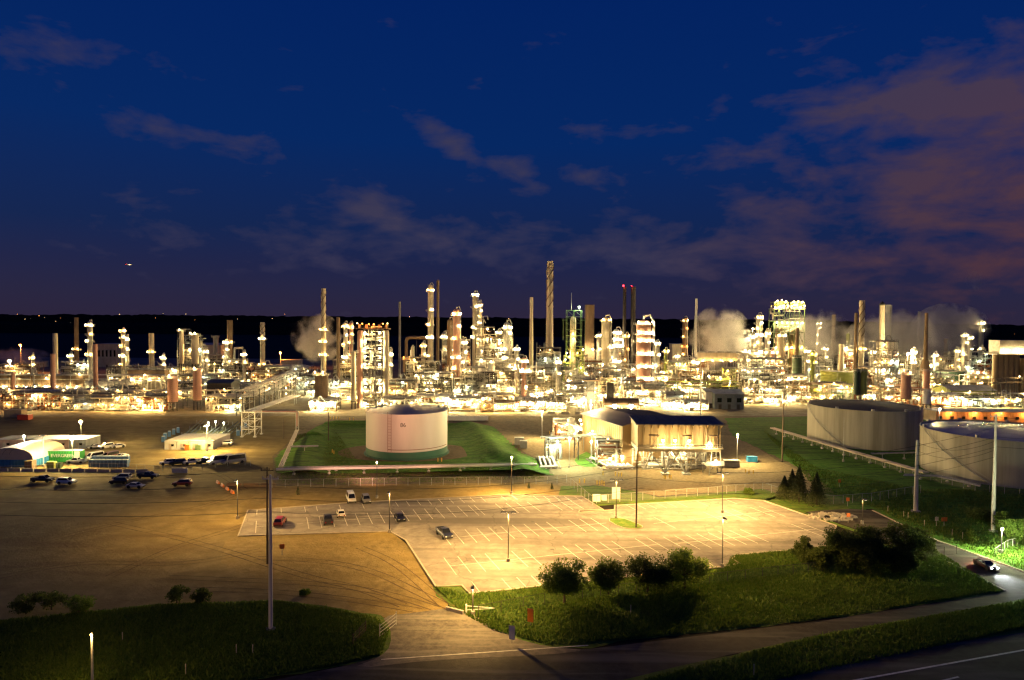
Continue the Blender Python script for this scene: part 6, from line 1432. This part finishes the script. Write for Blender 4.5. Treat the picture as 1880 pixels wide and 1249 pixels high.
p4 = pole(1681, 808, 940, .50, .26, steelp, 'stout pale steel pole on the grass between the two grey tanks', 0)
p5 = pole(1823, 760, 976, .40, .18, steelp, 'tall tapering steel pole before the largest grey tank', 2)
p6 = pole(1436, 742, 849, .22, .16, wood, 'wooden pole on the grass bank west of the black-roofed tank', 1, False)
p7 = pole(1286, 694, 770, .42, .36, white, 'white mast pole behind the roof of the loading hall', 0)
p8 = pole(603, 757, 810, .16, .12, wood, 'thin wooden pole on the bare strip beside tank 86', 0, False)
p9 = pole(520, 768, 806, .14, .11, wood, 'short wooden pole between trestle and portal', 0, False)
def wire(a, c, sag, label, r=.035):
    b = MB(); a = Vector(a); c = Vector(c); b.tube([a.lerp(c, t) - Vector((0, 0, 4 * sag * t * (1 - t))) for t in np.linspace(0, 1, 25)], r, 4)
    tag(b.build('power_line', black), label, 'power line', 'power lines across the scene')
wl_ = 'thin dark power line sagging across the lot towards the wooden pole'
for k in range(4):
    wire(p2 - Vector((0, 0, .6 + k * 2.6)), p3 - Vector((0, 0, .4 + k * 2.4)), 2.6, wl_); wire(p2 - Vector((0, 0, .6 + k * 2.6)), p2 + Vector((-120, 12, -k * 2.5)), 3, 'thin dark power line leaving the wooden pole across the dirt')
for k in range(4):
    wire(p3 - Vector((0, 0, .4 + k * 2.4)), p5 + Vector((0, 0, -3 - k * 2.2)), 4, 'thin dark power line from the wooden pole to the tall tapering pole'); wire(p5 + Vector((0, 0, -.7 - k * 2.2)), p5 + Vector((70, 5, -1 - k * 2)), 1.6, 'thin dark power line leaving the tall tapering pole')
for k in range(2): wire(p4 + Vector((0, 0, -.6 - k * 2)), p5 + Vector((0, 0, -6 - k * 2)), 2, 'thin dark power line between the two steel poles')
# ---- fences, posts, bollards
def mesh_mat():
    m = bpy.data.materials.new('chain_link'); m.use_nodes = True; nt = m.node_tree; b = nt.nodes['Principled BSDF']; b.inputs['Base Color'].default_value = (.35, .35, .32, 1); b.inputs['Roughness'].default_value = .5; b.inputs['Alpha'].default_value = .14; return m
CL = mesh_mat()
def fence(pix, label, h=2.2, step=3.2, pm=None, mesh=True, rail=True):
    pts = [G(*p) for p in pix]; root = thing('wire_fence' if mesh else 'post_row', label, 'fence', pts[0]); o = pts[0]; b = MB(); b.bar((0, 0, 0), (0, 0, h), .055, n=6); me = b.mesh('post', pm or galv); cnt = 0
    Lt = sum((c - a).length for a, c in zip(pts, pts[1:])); step = max(step, Lt / 95)
    for a, c in zip(pts, pts[1:]):
        L = (c - a).length; n = max(1, round(L / step))
        for i in range(n): put('post', me, root, a.lerp(c, i / n) - o)
        cnt += n
    put('post', me, root, pts[-1] - o)
    if rail:
        b = MB(); b.tube([p - o + Vector((0, 0, h)) for p in pts], .035, 4); b.build('rail', pm or galv, root)
    if mesh:
        b = MB(); vs = []; [vs.extend([tuple(p - o), tuple(p - o + Vector((0, 0, h)))]) for p in pts]; b.add(vs, [(2 * i, 2 * i + 2, 2 * i + 3, 2 * i + 1) for i in range(len(pts) - 1)]); b.build('wire_mesh', CL, root)
fence([(500, 896), (640, 893), (1005, 889), (1040, 886)], 'wire fence along the foot of the tank 86 grass bank')
fence([(1048, 893), (1088, 928)], 'short wire fence running down to the fence corner cabinet')
fence([(1095, 925), (1180, 919), (1300, 910), (1400, 900), (1450, 917), (1530, 926), (1600, 921), (1690, 906)], 'wire fence between lot and hall yard, bending round the spruces')
fence([(0, 866), (166, 860), (250, 862), (332, 868), (372, 862)], 'low site fence along the front of the yard', 1.6)
fence([(372, 862), (440, 853), (460, 856)], 'site fence beside the minibuses', 1.6)
fence([(878, 1134), (1000, 1110), (1200, 1085), (1400, 1062), (1640, 1035), (1756, 1018)], 'long thin wire fence on the verge behind the round trees', 1.9, 3.4, darksteel)
fence([(1440, 800), (1560, 838), (1690, 878), (1790, 902), (1900, 912)], 'wire fence on the dark slope below the two grey tanks', 2.2)
fence([(1826, 1022), (1850, 1006), (1895, 995)], 'pale railing beside the bluish white lamp post', 1.6, 2)
fence([(1560, 798), (1690, 842), (1760, 872)], 'bare marker posts along the pipeway before the tanks', 1.1, 5, galv, False, False)
pipe_run('pipeline', 'grey pipeway on tall stands sloping past the black-roofed tank', [(1418, 786), (1560, 828), (1700, 868)], .3, cream, [2.2, 2.2, 2.2], 6, 3, .8)
pipe_run('pipeline', 'short branch pipe toward the gap between the grey tanks', [(1600, 833), (1680, 831)], .22, galv, [2.2, 2.2], 6, 2, .6)
pipe_run('pipeline', 'low bent pipes at the foot of the largest grey tank', [(1660, 872), (1720, 874), (1800, 892)], .2, galv, [1.2, 1.2, 1.0], 6, 3, .8)
b = MB(); b.lathe([(.14, 0), (.14, 1.15), (.10, 1.25), (.01, 1.28)], n=10); me = b.mesh('bollard', yellow)
for grp, lb, pts in (('bollards at the hall legs', 'yellow bollard guarding the foot of the splayed hall legs', [(1219, 878), (1222, 880), (1229, 878), (1232, 880)]), ('bollards at the manifold', 'yellow bollard in front of the white manifold', [(1130, 874), (1136, 875), (1141, 875), (1107, 873)]), ('bollards by the fence corner', 'yellow bollard on the gravel near the fence corner', [(1064, 887), (1073, 887), (1096, 890), (1101, 891), (1105, 890), (1109, 892)]), ('bollards in the hall yard', 'yellow bollard in the yard beyond the hall', [(1369, 869), (1375, 871), (1383, 870)]), ('bollards at tank 86', 'yellow bollard on the gravel ring of tank 86', [(804, 848), (811, 848), (610, 832), (613, 834)]), ('bollards behind tank 86', 'yellow bollard in the row behind the grass bank', [(607, 770), (612, 770), (617, 770), (622, 770), (642, 772), (649, 772)]), ('bollards by the pump unit', 'yellow bollard beside the little pump unit', [(1009, 797), (1015, 797)])):
    for q in pts: tag(put('bollard', me, None, G(*q)), lb, 'bollard', grp)
b = MB(); b.bar((0, 0, 0), (0, 0, 1.5), .06, n=6); b.box((0, -.03, 1.3), (.12, .04, .35)); me = b.mesh('marker_post', cream)
for lb, pts in (('pale marker post on the grass beside the side road', [(1659, 950), (1667, 952), (1697, 967), (1748, 984), (1630, 940), (1767, 990)]), ('pale marker post on the dark verge near the camera', [(434, 1203), (464, 1203), (225, 1180), (341, 1240), (1384, 1240), (1158, 1128)])):
    for q in pts: tag(put('marker_post', me, None, G(*q)), lb, 'marker post', lb[5:])
for i, (px, py, c, lb) in enumerate(((518, 1020, orangep, 'orange and white site sign on the dry grass by the wooden pole'), (1541, 895, orangep, 'orange sign on the slope above the spruces'), (1556, 930, orangep, 'orange sign on the road barrier gate'), (1557, 960, orangep, 'tall orange paddle sign beside the rock pile'), (1733, 968, orangep, 'wide orange sign on the grass beside the side road'), (1719, 967, cream, 'narrow pale sign next to the wide orange one'), (940, 1183, white, 'tall narrow sign board throwing a long shadow on the apron'), (974, 1150, orangep, 'orange sign panel on the sunny side of the verge slope'))):
    g = G(px, py); root = thing('road_sign', lb.replace('sunny side of the verge slope', 'lit verge near the apron'), 'sign', g, (.2 if i < 6 else -.35)); b = MB(); b.bar((0, 0, 0), (0, 0, 2.3), .05, n=6); b.build('post', galv, root); b = MB(); b.box((0, -.08, 1.8 if i < 6 else 1.7), (.9 if i not in (4,) else 1.5, .04, .9 if i < 6 else 2.0)); b.build('panel', c, root)
def barrier_gate():
    g = G(856, 1128); root = thing('barrier_gate', 'white swing barrier gate standing open by the apron', 'gate', g, .1); b = MB(); b.box((0, 0, .8), (.22, .22, 1.6)); b.build('post', white, root); b = MB(); b.bar((0, 0, 1.35), (4.4, -.4, 1.0), .06); b.bar((0, 0, .7), (4.4, -.4, .95), .045); b.build('boom', white, root)
    b = MB(); b.box((-1.8, .8, .35), (3.2, .35, .55), -.6); b.build('stop_block', concrete, root)
    g = G(648, 1186); r2 = thing('field_gate', 'old leaning field gate on the grass beside the apron', 'gate', g, 1.35); b = MB()
    for z in (.3, .7, 1.1, 1.5): b.bar((0, 0, z), (4.2, 0, z + .15), .05)
    for x in (0, 2.1, 4.2): b.bar((x, 0, 0), (x, 0, 1.75), .06)
    b.build('bars', wood, r2); g = G(697, 1172); r3 = thing('field_gate', 'pale metal gate leaf folded against the apron edge', 'gate', g, 1.2); b = MB()
    for z in (.3, .8, 1.3, 1.8): b.bar((0, 0, z), (4.6, 0, z), .045)
    for x in (0, 4.6): b.bar((x, 0, 0), (x, 0, 2.1), .07)
    b.build('bars', galv, r3)
barrier_gate()
def rocks():
    rng = random.Random(5); c = G(1525, 950); b = MB()
    for i in range(160):
        t = rng.random() * 2 * PI; q = math.sqrt(rng.random()); x, y, s = math.cos(t) * q * 6.0, math.sin(t) * q * 3.4, rng.uniform(.15, .5)
        vs = []; 
        for k in range(8): a = ((k & 1) * 2 - 1, (k >> 1 & 1) * 2 - 1, (k >> 2) * 2 - 1); vs.append((x + a[0] * s * rng.uniform(.5, 1), y + a[1] * s * rng.uniform(.5, 1), .1 + (1 - q) * .5 + a[2] * s * rng.uniform(.3, .7)))
        b.add(vs, [(0, 1, 3, 2), (4, 6, 7, 5), (0, 4, 5, 1), (1, 5, 7, 3), (3, 7, 6, 2), (2, 6, 4, 0)])
    tag(b.build('rubble', concrete, None, c), 'pale heap of broken rock on the lawn by the lot corner', 'rubble', None, 'stuff')
rocks()
# ================================================================== TREES, GRASS, STEAM, DISTANCE
def leaf_mat(name, c1, c2, trans=.58):
    m = bpy.data.materials.new(name); m.use_nodes = True; nt = m.node_tree; b = nt.nodes['Principled BSDF']; b.inputs['Roughness'].default_value = .65; b.inputs['Specular IOR Level'].default_value = .2
    g = nt.nodes.new('ShaderNodeNewGeometry'); r = nt.nodes.new('ShaderNodeValToRGB'); nt.links.new(g.outputs['Random Per Island'], r.inputs[0]); r.color_ramp.elements[0].color = (*c1, 1); r.color_ramp.elements[1].color = (*c2, 1); nt.links.new(r.outputs[0], b.inputs['Base Color'])
    t = nt.nodes.new('ShaderNodeBsdfTranslucent'); nt.links.new(r.outputs[0], t.inputs[0]); x = nt.nodes.new('ShaderNodeMixShader'); x.inputs[0].default_value = trans
    nt.links.new(b.outputs[0], x.inputs[1]); nt.links.new(t.outputs[0], x.inputs[2]); nt.links.new(x.outputs[0], nt.nodes['Material Output'].inputs[0]); return m
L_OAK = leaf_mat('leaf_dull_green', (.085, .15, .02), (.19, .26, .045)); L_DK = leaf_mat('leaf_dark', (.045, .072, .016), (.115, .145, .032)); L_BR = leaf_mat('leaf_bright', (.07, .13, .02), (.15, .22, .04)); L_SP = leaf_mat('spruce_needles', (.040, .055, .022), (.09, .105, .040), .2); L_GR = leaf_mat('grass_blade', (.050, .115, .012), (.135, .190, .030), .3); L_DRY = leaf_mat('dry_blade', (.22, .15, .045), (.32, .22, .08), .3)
def quads(c, size, rng, up=None):
    """one small randomly turned leaf quad per centre"""
    n = len(c); a = rng.normal(size=(n, 3)); a /= np.linalg.norm(a, axis=1)[:, None]; t = rng.normal(size=(n, 3)); b = np.cross(a, t); b /= np.linalg.norm(b, axis=1)[:, None]
    s = size * rng.uniform(.6, 1.3, (n, 1)); a = a * s; b = b * s * .62
    v = np.stack([c - a, c + b * .9 - a * .1, c + a, c - b * .9 - a * .1], 1).reshape(-1, 3); return v
def quad_mesh(name, v, m):
    me = bpy.data.meshes.new(name); n = len(v) // 4; me.vertices.add(len(v)); me.vertices.foreach_set('co', np.ascontiguousarray(v, dtype=np.float32).ravel()); me.loops.add(n * 4); me.polygons.add(n)
    me.loops.foreach_set('vertex_index', np.arange(n * 4, dtype=np.int32)); me.polygons.foreach_set('loop_start', np.arange(0, n * 4, 4, dtype=np.int32)); me.materials.append(m); me.update(); me.validate(); return me
def tree(px, bot, wpx, top, m, label, seed, n=7000, group=None, leaf=.17, low=.16, clumps=42, flat=1.0, name='tree', lean=0.0, cat='tree'):
    g = G(px, bot); Y = g.y; H = P(px, top, Y).z; r = M(wpx, Y) / 2; rng = np.random.default_rng(seed); root = thing(name, label, cat, g, 0, group)
    zc = H * (low + (1 - low) / 2); rz = H * (1 - low) / 2; cs = []
    while len(cs) < clumps:
        p = rng.uniform(-1, 1, 3); d = np.linalg.norm(p)
        if d > 1 or d < .35: continue
        q = p * np.array([r * .84, r * .84 * flat, rz * .84]) * rng.uniform(.82, 1.08); q[2] += zc; cs.append((q, r * rng.uniform(.20, .36)))
    pts = []; k = n // clumps
    for q, s in cs:
        d = rng.normal(size=(k, 3)); d /= np.linalg.norm(d, axis=1)[:, None]; pts.append(q + d * (rng.random((k, 1)) ** .4) * s * np.array([1.1, 1.1, .8]))
    pts = np.concatenate(pts); pts = pts[pts[:, 2] > H * low * .55]
    put('crown', quad_mesh('crown', quads(pts, leaf, rng), m), root)
    b = MB(); b.tube([(0, 0, -.1), (lean * .3, 0, H * .18), (lean * .6, 0, H * .4), (lean, 0, H * .62)], [.24 * H / 7, .19 * H / 7, .14 * H / 7, .06], 8)
    for q, s in cs[::3]: z = H * rng.uniform(.18, .42); b.tube([(lean * z / H, 0, z), (q[0] * .5, q[1] * .5, (z + q[2]) / 2 + .1), tuple(q)], [.085 * H / 7, .055 * H / 7, .02], 5)
    b.build('trunk', bark, root); return root
tree(1036, 1108, 106, 1030, L_OAK, 'round full tree standing apart, first in the row of four at the lot edge', 1, 9500, low=.22, clumps=60)
tree(1117, 1092, 84, 1028, L_OAK, 'thinner yellow-green tree between two fuller round ones', 2, 7000, low=.12, clumps=40)
tree(1189, 1088, 98, 1019, L_DK, 'dark ragged-topped tree, third in the row of four', 3, 9000, low=.10, clumps=52)
tree(1257, 1082, 96, 1014, L_OAK, 'round dense tree ending the row of four at the lot edge', 4, 9000, low=.12, clumps=60)
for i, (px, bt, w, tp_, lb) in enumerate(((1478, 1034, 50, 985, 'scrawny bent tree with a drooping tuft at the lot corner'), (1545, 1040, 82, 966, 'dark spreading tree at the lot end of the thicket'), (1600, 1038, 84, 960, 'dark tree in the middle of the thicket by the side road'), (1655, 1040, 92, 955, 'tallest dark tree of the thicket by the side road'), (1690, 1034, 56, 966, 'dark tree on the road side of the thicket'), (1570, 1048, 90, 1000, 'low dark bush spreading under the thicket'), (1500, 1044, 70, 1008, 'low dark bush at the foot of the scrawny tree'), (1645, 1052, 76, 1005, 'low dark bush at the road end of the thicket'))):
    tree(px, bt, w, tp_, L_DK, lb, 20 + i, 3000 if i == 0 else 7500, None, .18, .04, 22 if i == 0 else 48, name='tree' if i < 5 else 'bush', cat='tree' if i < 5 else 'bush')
q = G(1478, 1034); rng = np.random.default_rng(44); H = P(1455, 980, q.y).z
tree(1862, 1000, 54, 946, L_BR, 'round tree glowing green under the bluish lamp', 31, 8000, None, .16, .06)
tree(1842, 985, 36, 934, L_OAK, 'dull bush-like tree behind the glowing green tree', 32, 3500, None, .16, .05)
tree(1785, 998, 26, 972, L_OAK, 'small rounded bush on the slope above the side road', 33, 1500, None, .15, .0, 20, name='bush', cat='bush')
tree(1800, 955, 60, 930, L_DK, 'dark scrub on the slope below the largest grey tank', 34, 2500, None, .18, .0, 30, name='bush', cat='bush')
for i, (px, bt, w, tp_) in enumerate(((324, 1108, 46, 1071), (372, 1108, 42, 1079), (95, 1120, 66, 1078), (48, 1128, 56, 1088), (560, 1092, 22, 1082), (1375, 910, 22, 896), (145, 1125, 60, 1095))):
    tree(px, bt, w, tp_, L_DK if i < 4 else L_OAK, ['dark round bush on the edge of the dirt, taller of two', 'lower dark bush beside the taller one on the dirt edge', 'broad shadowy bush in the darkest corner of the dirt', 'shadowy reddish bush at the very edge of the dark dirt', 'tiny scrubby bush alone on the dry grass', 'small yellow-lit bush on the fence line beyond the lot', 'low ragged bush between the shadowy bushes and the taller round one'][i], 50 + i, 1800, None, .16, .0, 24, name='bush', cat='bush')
for i, (px, bt, w, tp_) in enumerate(((1440, 916, 42, 874), (1467, 922, 50, 854), (1499, 927, 50, 868), (1454, 912, 40, 862), (547, 909, 10, 893), (971, 897, 8, 886), (1013, 899, 9, 887))):
    g = G(px, bt); Y = g.y; H = P(px, tp_, Y).z; r = M(w, Y) / 2; rng = np.random.default_rng(70 + i)
    root = thing('spruce_tree', ['spruce closest to the lot lamp in the spruce group', 'tallest spruce in the middle of the spruce group', 'full spruce nearest the side road in the spruce group', 'slim spruce standing behind the group of spruces', 'tiny lone spruce on the bare strip below tank 86', 'tiny spruce at the end of the wire fence, farther from the gate lawn', 'tiny spruce beside the gate lawn'][i], 'spruce', g)
    n = 9000 if i < 4 else 500; u = rng.random(n) ** .62; tier = np.floor(u * 13) / 13; rr = r * (1 - u) * (.62 + .5 * (1 - (u * 13 % 1))); t = rng.random(n) * 2 * PI; k = rng.random(n) ** .5; bump = 1 + .22 * np.sin(t * 5 + tier * 17)
    c = np.stack([np.cos(t) * rr * k * bump, np.sin(t) * rr * k * bump, H * (1 - .95 * (1 - u)) - .35 * k * rr], 1); c[:, 2] = np.maximum(.1, H * (.04 + .96 * u) - .3 * k * rr)
    put('crown', quad_mesh('crown', quads(c, .16 if i < 4 else .12, rng), L_SP), root); b = MB(); b.tube([(0, 0, 0), (0, 0, H * .5), (0, 0, H)], [.2, .12, .02], 6); b.build('trunk', bark, root)
# ---- grass near the camera
def scatter(name, poly_px, n, m, label, seed, h=(.18, .5), z=.05, excl=()):
    rng = np.random.default_rng(seed); P2 = np.array([G(*p).to_2d() for p in poly_px]); lo, hi = P2.min(0), P2.max(0)
    c = rng.uniform(lo, hi, (n * 2, 2))
    def inside(c, P2):
        r = np.zeros(len(c), bool); x, y = c[:, 0], c[:, 1]
        for i in range(len(P2)):
            a, b = P2[i], P2[i - 1]; k = ((a[1] > y) != (b[1] > y)) & (x < (b[0] - a[0]) * (y - a[1]) / (b[1] - a[1] + 1e-9) + a[0]); r ^= k
        return r
    c = c[inside(c, P2)]
    den = .5 + .5 * np.sin(c[:, 0] * .31 + 2 * np.sin(c[:, 1] * .23)) * np.sin(c[:, 1] * .37 + 1.3 * np.sin(c[:, 0] * .19)); c = c[rng.random(len(c)) < .25 + .75 * den][:n]
    k = len(c); t = rng.random(k) * 2 * PI; w = rng.uniform(.05, .14, k); hh = rng.uniform(*h, k); lx, ly = rng.normal(0, .14, (2, k)); dx, dy = np.cos(t) * w, np.sin(t) * w
    A = np.stack([c[:, 0] - dx, c[:, 1] - dy, np.full(k, z)], 1); B = np.stack([c[:, 0] + dx, c[:, 1] + dy, np.full(k, z)], 1); T = np.stack([c[:, 0] + lx + dx * .3, c[:, 1] + ly + dy * .3, z + hh], 1); U = np.stack([c[:, 0] + lx - dx * .3, c[:, 1] + ly - dy * .3, z + hh * .97], 1)
    v = np.stack([A, B, T, U], 1).reshape(-1, 3); tag(put(name, quad_mesh(name, v, m)), label, 'grass', None, 'stuff')
scatter('grass', [(0, 1142), (300, 1112), (500, 1105), (600, 1118), (690, 1135), (714, 1160), (700, 1204), (600, 1226), (380, 1262), (-20, 1262)], 90000, L_GR, 'short dark grass of the near verge around the steel monopole', 3)
scatter('grass', [(800, 1080), (862, 1092), (1000, 1078), (1330, 1046), (1345, 1022), (1530, 1004), (1720, 1014), (1840, 1086), (1500, 1138), (1150, 1175), (1010, 1186), (905, 1158), (850, 1128)], 110000, L_GR, 'mown grass verge under the row of round trees', 4)
scatter('grass', [(1180, 1249), (1520, 1165), (1890, 1102), (1890, 1152), (1400, 1255)], 50000, L_GR, 'grass strip between the two dark roads', 5)
scatter('grass', [(1602, 932), (1722, 988), (1890, 1052), (1890, 900), (1690, 900), (1500, 860), (1400, 790), (1500, 900)], 60000, L_GR, 'rough grass on the slope below the two grey tanks', 6)
scatter('grass', [(508, 890), (545, 800), (610, 782), (650, 840), (720, 868), (880, 850), (870, 785), (960, 834), (1000, 880), (640, 890)], 50000, L_GR, 'grass on the bank around tank 86', 8, (.1, .3), .1)
# ---- steam
def steam(px, py, wpx, hpx, Y, dens, label, seed, col=(.93, .90, .86), dpt=.5, scale=2.7, thr=.42):
    c = P(px, py, Y); a, h = M(wpx, Y) / 2, M(hpx, Y) / 2; b = MB(); vs = []; n, k = 14, 10
    b.lathe([(.03, -1)] + [(math.sin(PI * i / k), -math.cos(PI * i / k)) for i in range(1, k)] + [(.03, 1)], n=n)
    b.add([(.03 * math.cos(t), .03 * math.sin(t), z) for z in (-1,) for t in np.linspace(0, 2 * PI, n, endpoint=False)], [tuple(range(n - 1, -1, -1))]); b.add([(.03 * math.cos(t), .03 * math.sin(t), 1) for t in np.linspace(0, 2 * PI, n, endpoint=False)], [tuple(range(n))])
    m = bpy.data.materials.new('steam'); m.use_nodes = True; nt = m.node_tree
    for x in list(nt.nodes): nt.nodes.remove(x)
    o = nt.nodes.new('ShaderNodeOutputMaterial'); pv = nt.nodes.new('ShaderNodeVolumePrincipled'); pv.inputs['Color'].default_value = (*col, 1); pv.inputs['Anisotropy'].default_value = .1
    t = nt.nodes.new('ShaderNodeTexCoord'); mp = nt.nodes.new('ShaderNodeMapping'); mp.inputs['Location'].default_value = (seed * 3.7, seed * 1.3, 0); nt.links.new(t.outputs['Object'], mp.inputs[0])
    nz = nt.nodes.new('ShaderNodeTexNoise'); nz.inputs['Scale'].default_value = scale; nz.inputs['Detail'].default_value = 6; nz.inputs['Roughness'].default_value = .62; nz.inputs['Distortion'].default_value = .5; mp.inputs['Scale'].default_value = (1, 1, .9 * h / a if h < a * 1.6 else 1.2); nt.links.new(mp.outputs[0], nz.inputs['Vector'])
    L = nt.nodes.new('ShaderNodeVectorMath'); L.operation = 'LENGTH'
    wn_ = nt.nodes.new('ShaderNodeTexNoise'); wn_.inputs['Scale'].default_value = 1.5; wn_.inputs['Detail'].default_value = 4; nt.links.new(mp.outputs[0], wn_.inputs['Vector'])
    wv = nt.nodes.new('ShaderNodeVectorMath'); wv.operation = 'SUBTRACT'; nt.links.new(wn_.outputs['Color'], wv.inputs[0]); wv.inputs[1].default_value = (.5, .5, .5)
    ws = nt.nodes.new('ShaderNodeVectorMath'); ws.operation = 'MULTIPLY_ADD'; nt.links.new(wv.outputs[0], ws.inputs[0]); ws.inputs[1].default_value = (2.0, 2.0, 2.0); nt.links.new(t.outputs['Object'], ws.inputs[2]); nt.links.new(ws.outputs[0], L.inputs[0])
    def mm(op, p, q, cl=False):
        x = nt.nodes.new('ShaderNodeMath'); x.operation = op; x.use_clamp = cl
        for i, v in enumerate((p, q)):
            if isinstance(v, (int, float)): x.inputs[i].default_value = v
            else: nt.links.new(v, x.inputs[i])
        return x.outputs[0]
    fall = mm('SUBTRACT', 1.0, L.outputs['Value'], True); d = mm('MULTIPLY', mm('SUBTRACT', mm('ADD', nz.outputs[0], mm('MULTIPLY', fall, .42)), thr + .11), 4.2, True); d = mm('MULTIPLY', mm('MULTIPLY', d, mm('MULTIPLY', fall, 3.0, True)), dens * .62)
    nt.links.new(d, pv.inputs['Density']); nt.links.new(pv.outputs[0], o.inputs['Volume'])
    ob = b.build('steam_plume', m, None, c); ob.scale = (a, a * dpt, h); tag(ob, label, 'steam', None, 'stuff')
steam(582, 622, 100, 96, 470, .42, 'round cloud of steam behind the tall pale stack', 1)
steam(1322, 622, 120, 130, 540, .17, 'tall ragged steam rising beyond the guyed flare', 2)
steam(1370, 640, 70, 70, 560, 0.132, 'thin steam drifting behind the lamp-dense column', 3)
steam(1500, 625, 170, 120, 540, .12, 'broad steam drifting around the short flared stack', 4)
steam(1655, 628, 215, 130, 560, .16, 'biggest bank of steam, behind the stacks with caps', 5)
steam(1745, 606, 150, 100, 590, .15, 'high end of the biggest steam bank, trailing east', 6)
steam(1790, 516, 42, 44, 620, .03, 'small detached puff of steam high in the sky', 7)
steam(1082, 652, 40, 50, 455, .12, 'white burst of steam at the mouth of the brown square flue', 8)
steam(34, 655, 120, 40, 620, .08, 'steam drifting low over the wide dark tank', 9)
# ---- distant lights
rng = random.Random(3); b = MB(); b.lathe([(.1, 0), (.06, 7)], n=6); pm_ = b.mesh('pole', darksteel)
for i, (px, py) in enumerate(((32, 577), (46, 586), (56, 586), (72, 580), (82, 583), (102, 590), (111, 584), (130, 593), (220, 577), (286, 584), (300, 576), (341, 577), (358, 588), (436, 586), (500, 585), (523, 577), (752, 582), (934, 585), (1862, 614))):
    Y = rng.uniform(1300, 1900); d = P(px, py, Y); root = thing('street_lamp', 'tiny distant town lamp on the dark hills beyond the plant', 'street lamp', (d.x, Y, d.z - 7), 0, 'distant town lamps'); put('pole', pm_, root); put('bulb', lamp_mesh('s' if i % 3 == 0 else 'w'), root, (0, -.3, 7), scale=rng.uniform(.16, .5))
d = P(236, 486, 2500); r_ = thing('aircraft', 'tiny bright aircraft light alone in the dusk sky', 'aircraft', d); b = MB(); b.lathe([(.05, -14), (1.6, -10), (1.8, 8), (.1, 15)], n=10, axis='X'); b.box((1, 0, 0), (4, 30, .3)); b.box((-12, 0, 2.2), (3, .3, 4.4)); b.build('fuselage', grey, r_, smooth=True); lamp(r_, (6, -6, -1), 'n', .8, 'landing_light'); lamp(r_, (-2, -14, 0), 'r', .5, 'wing_light')
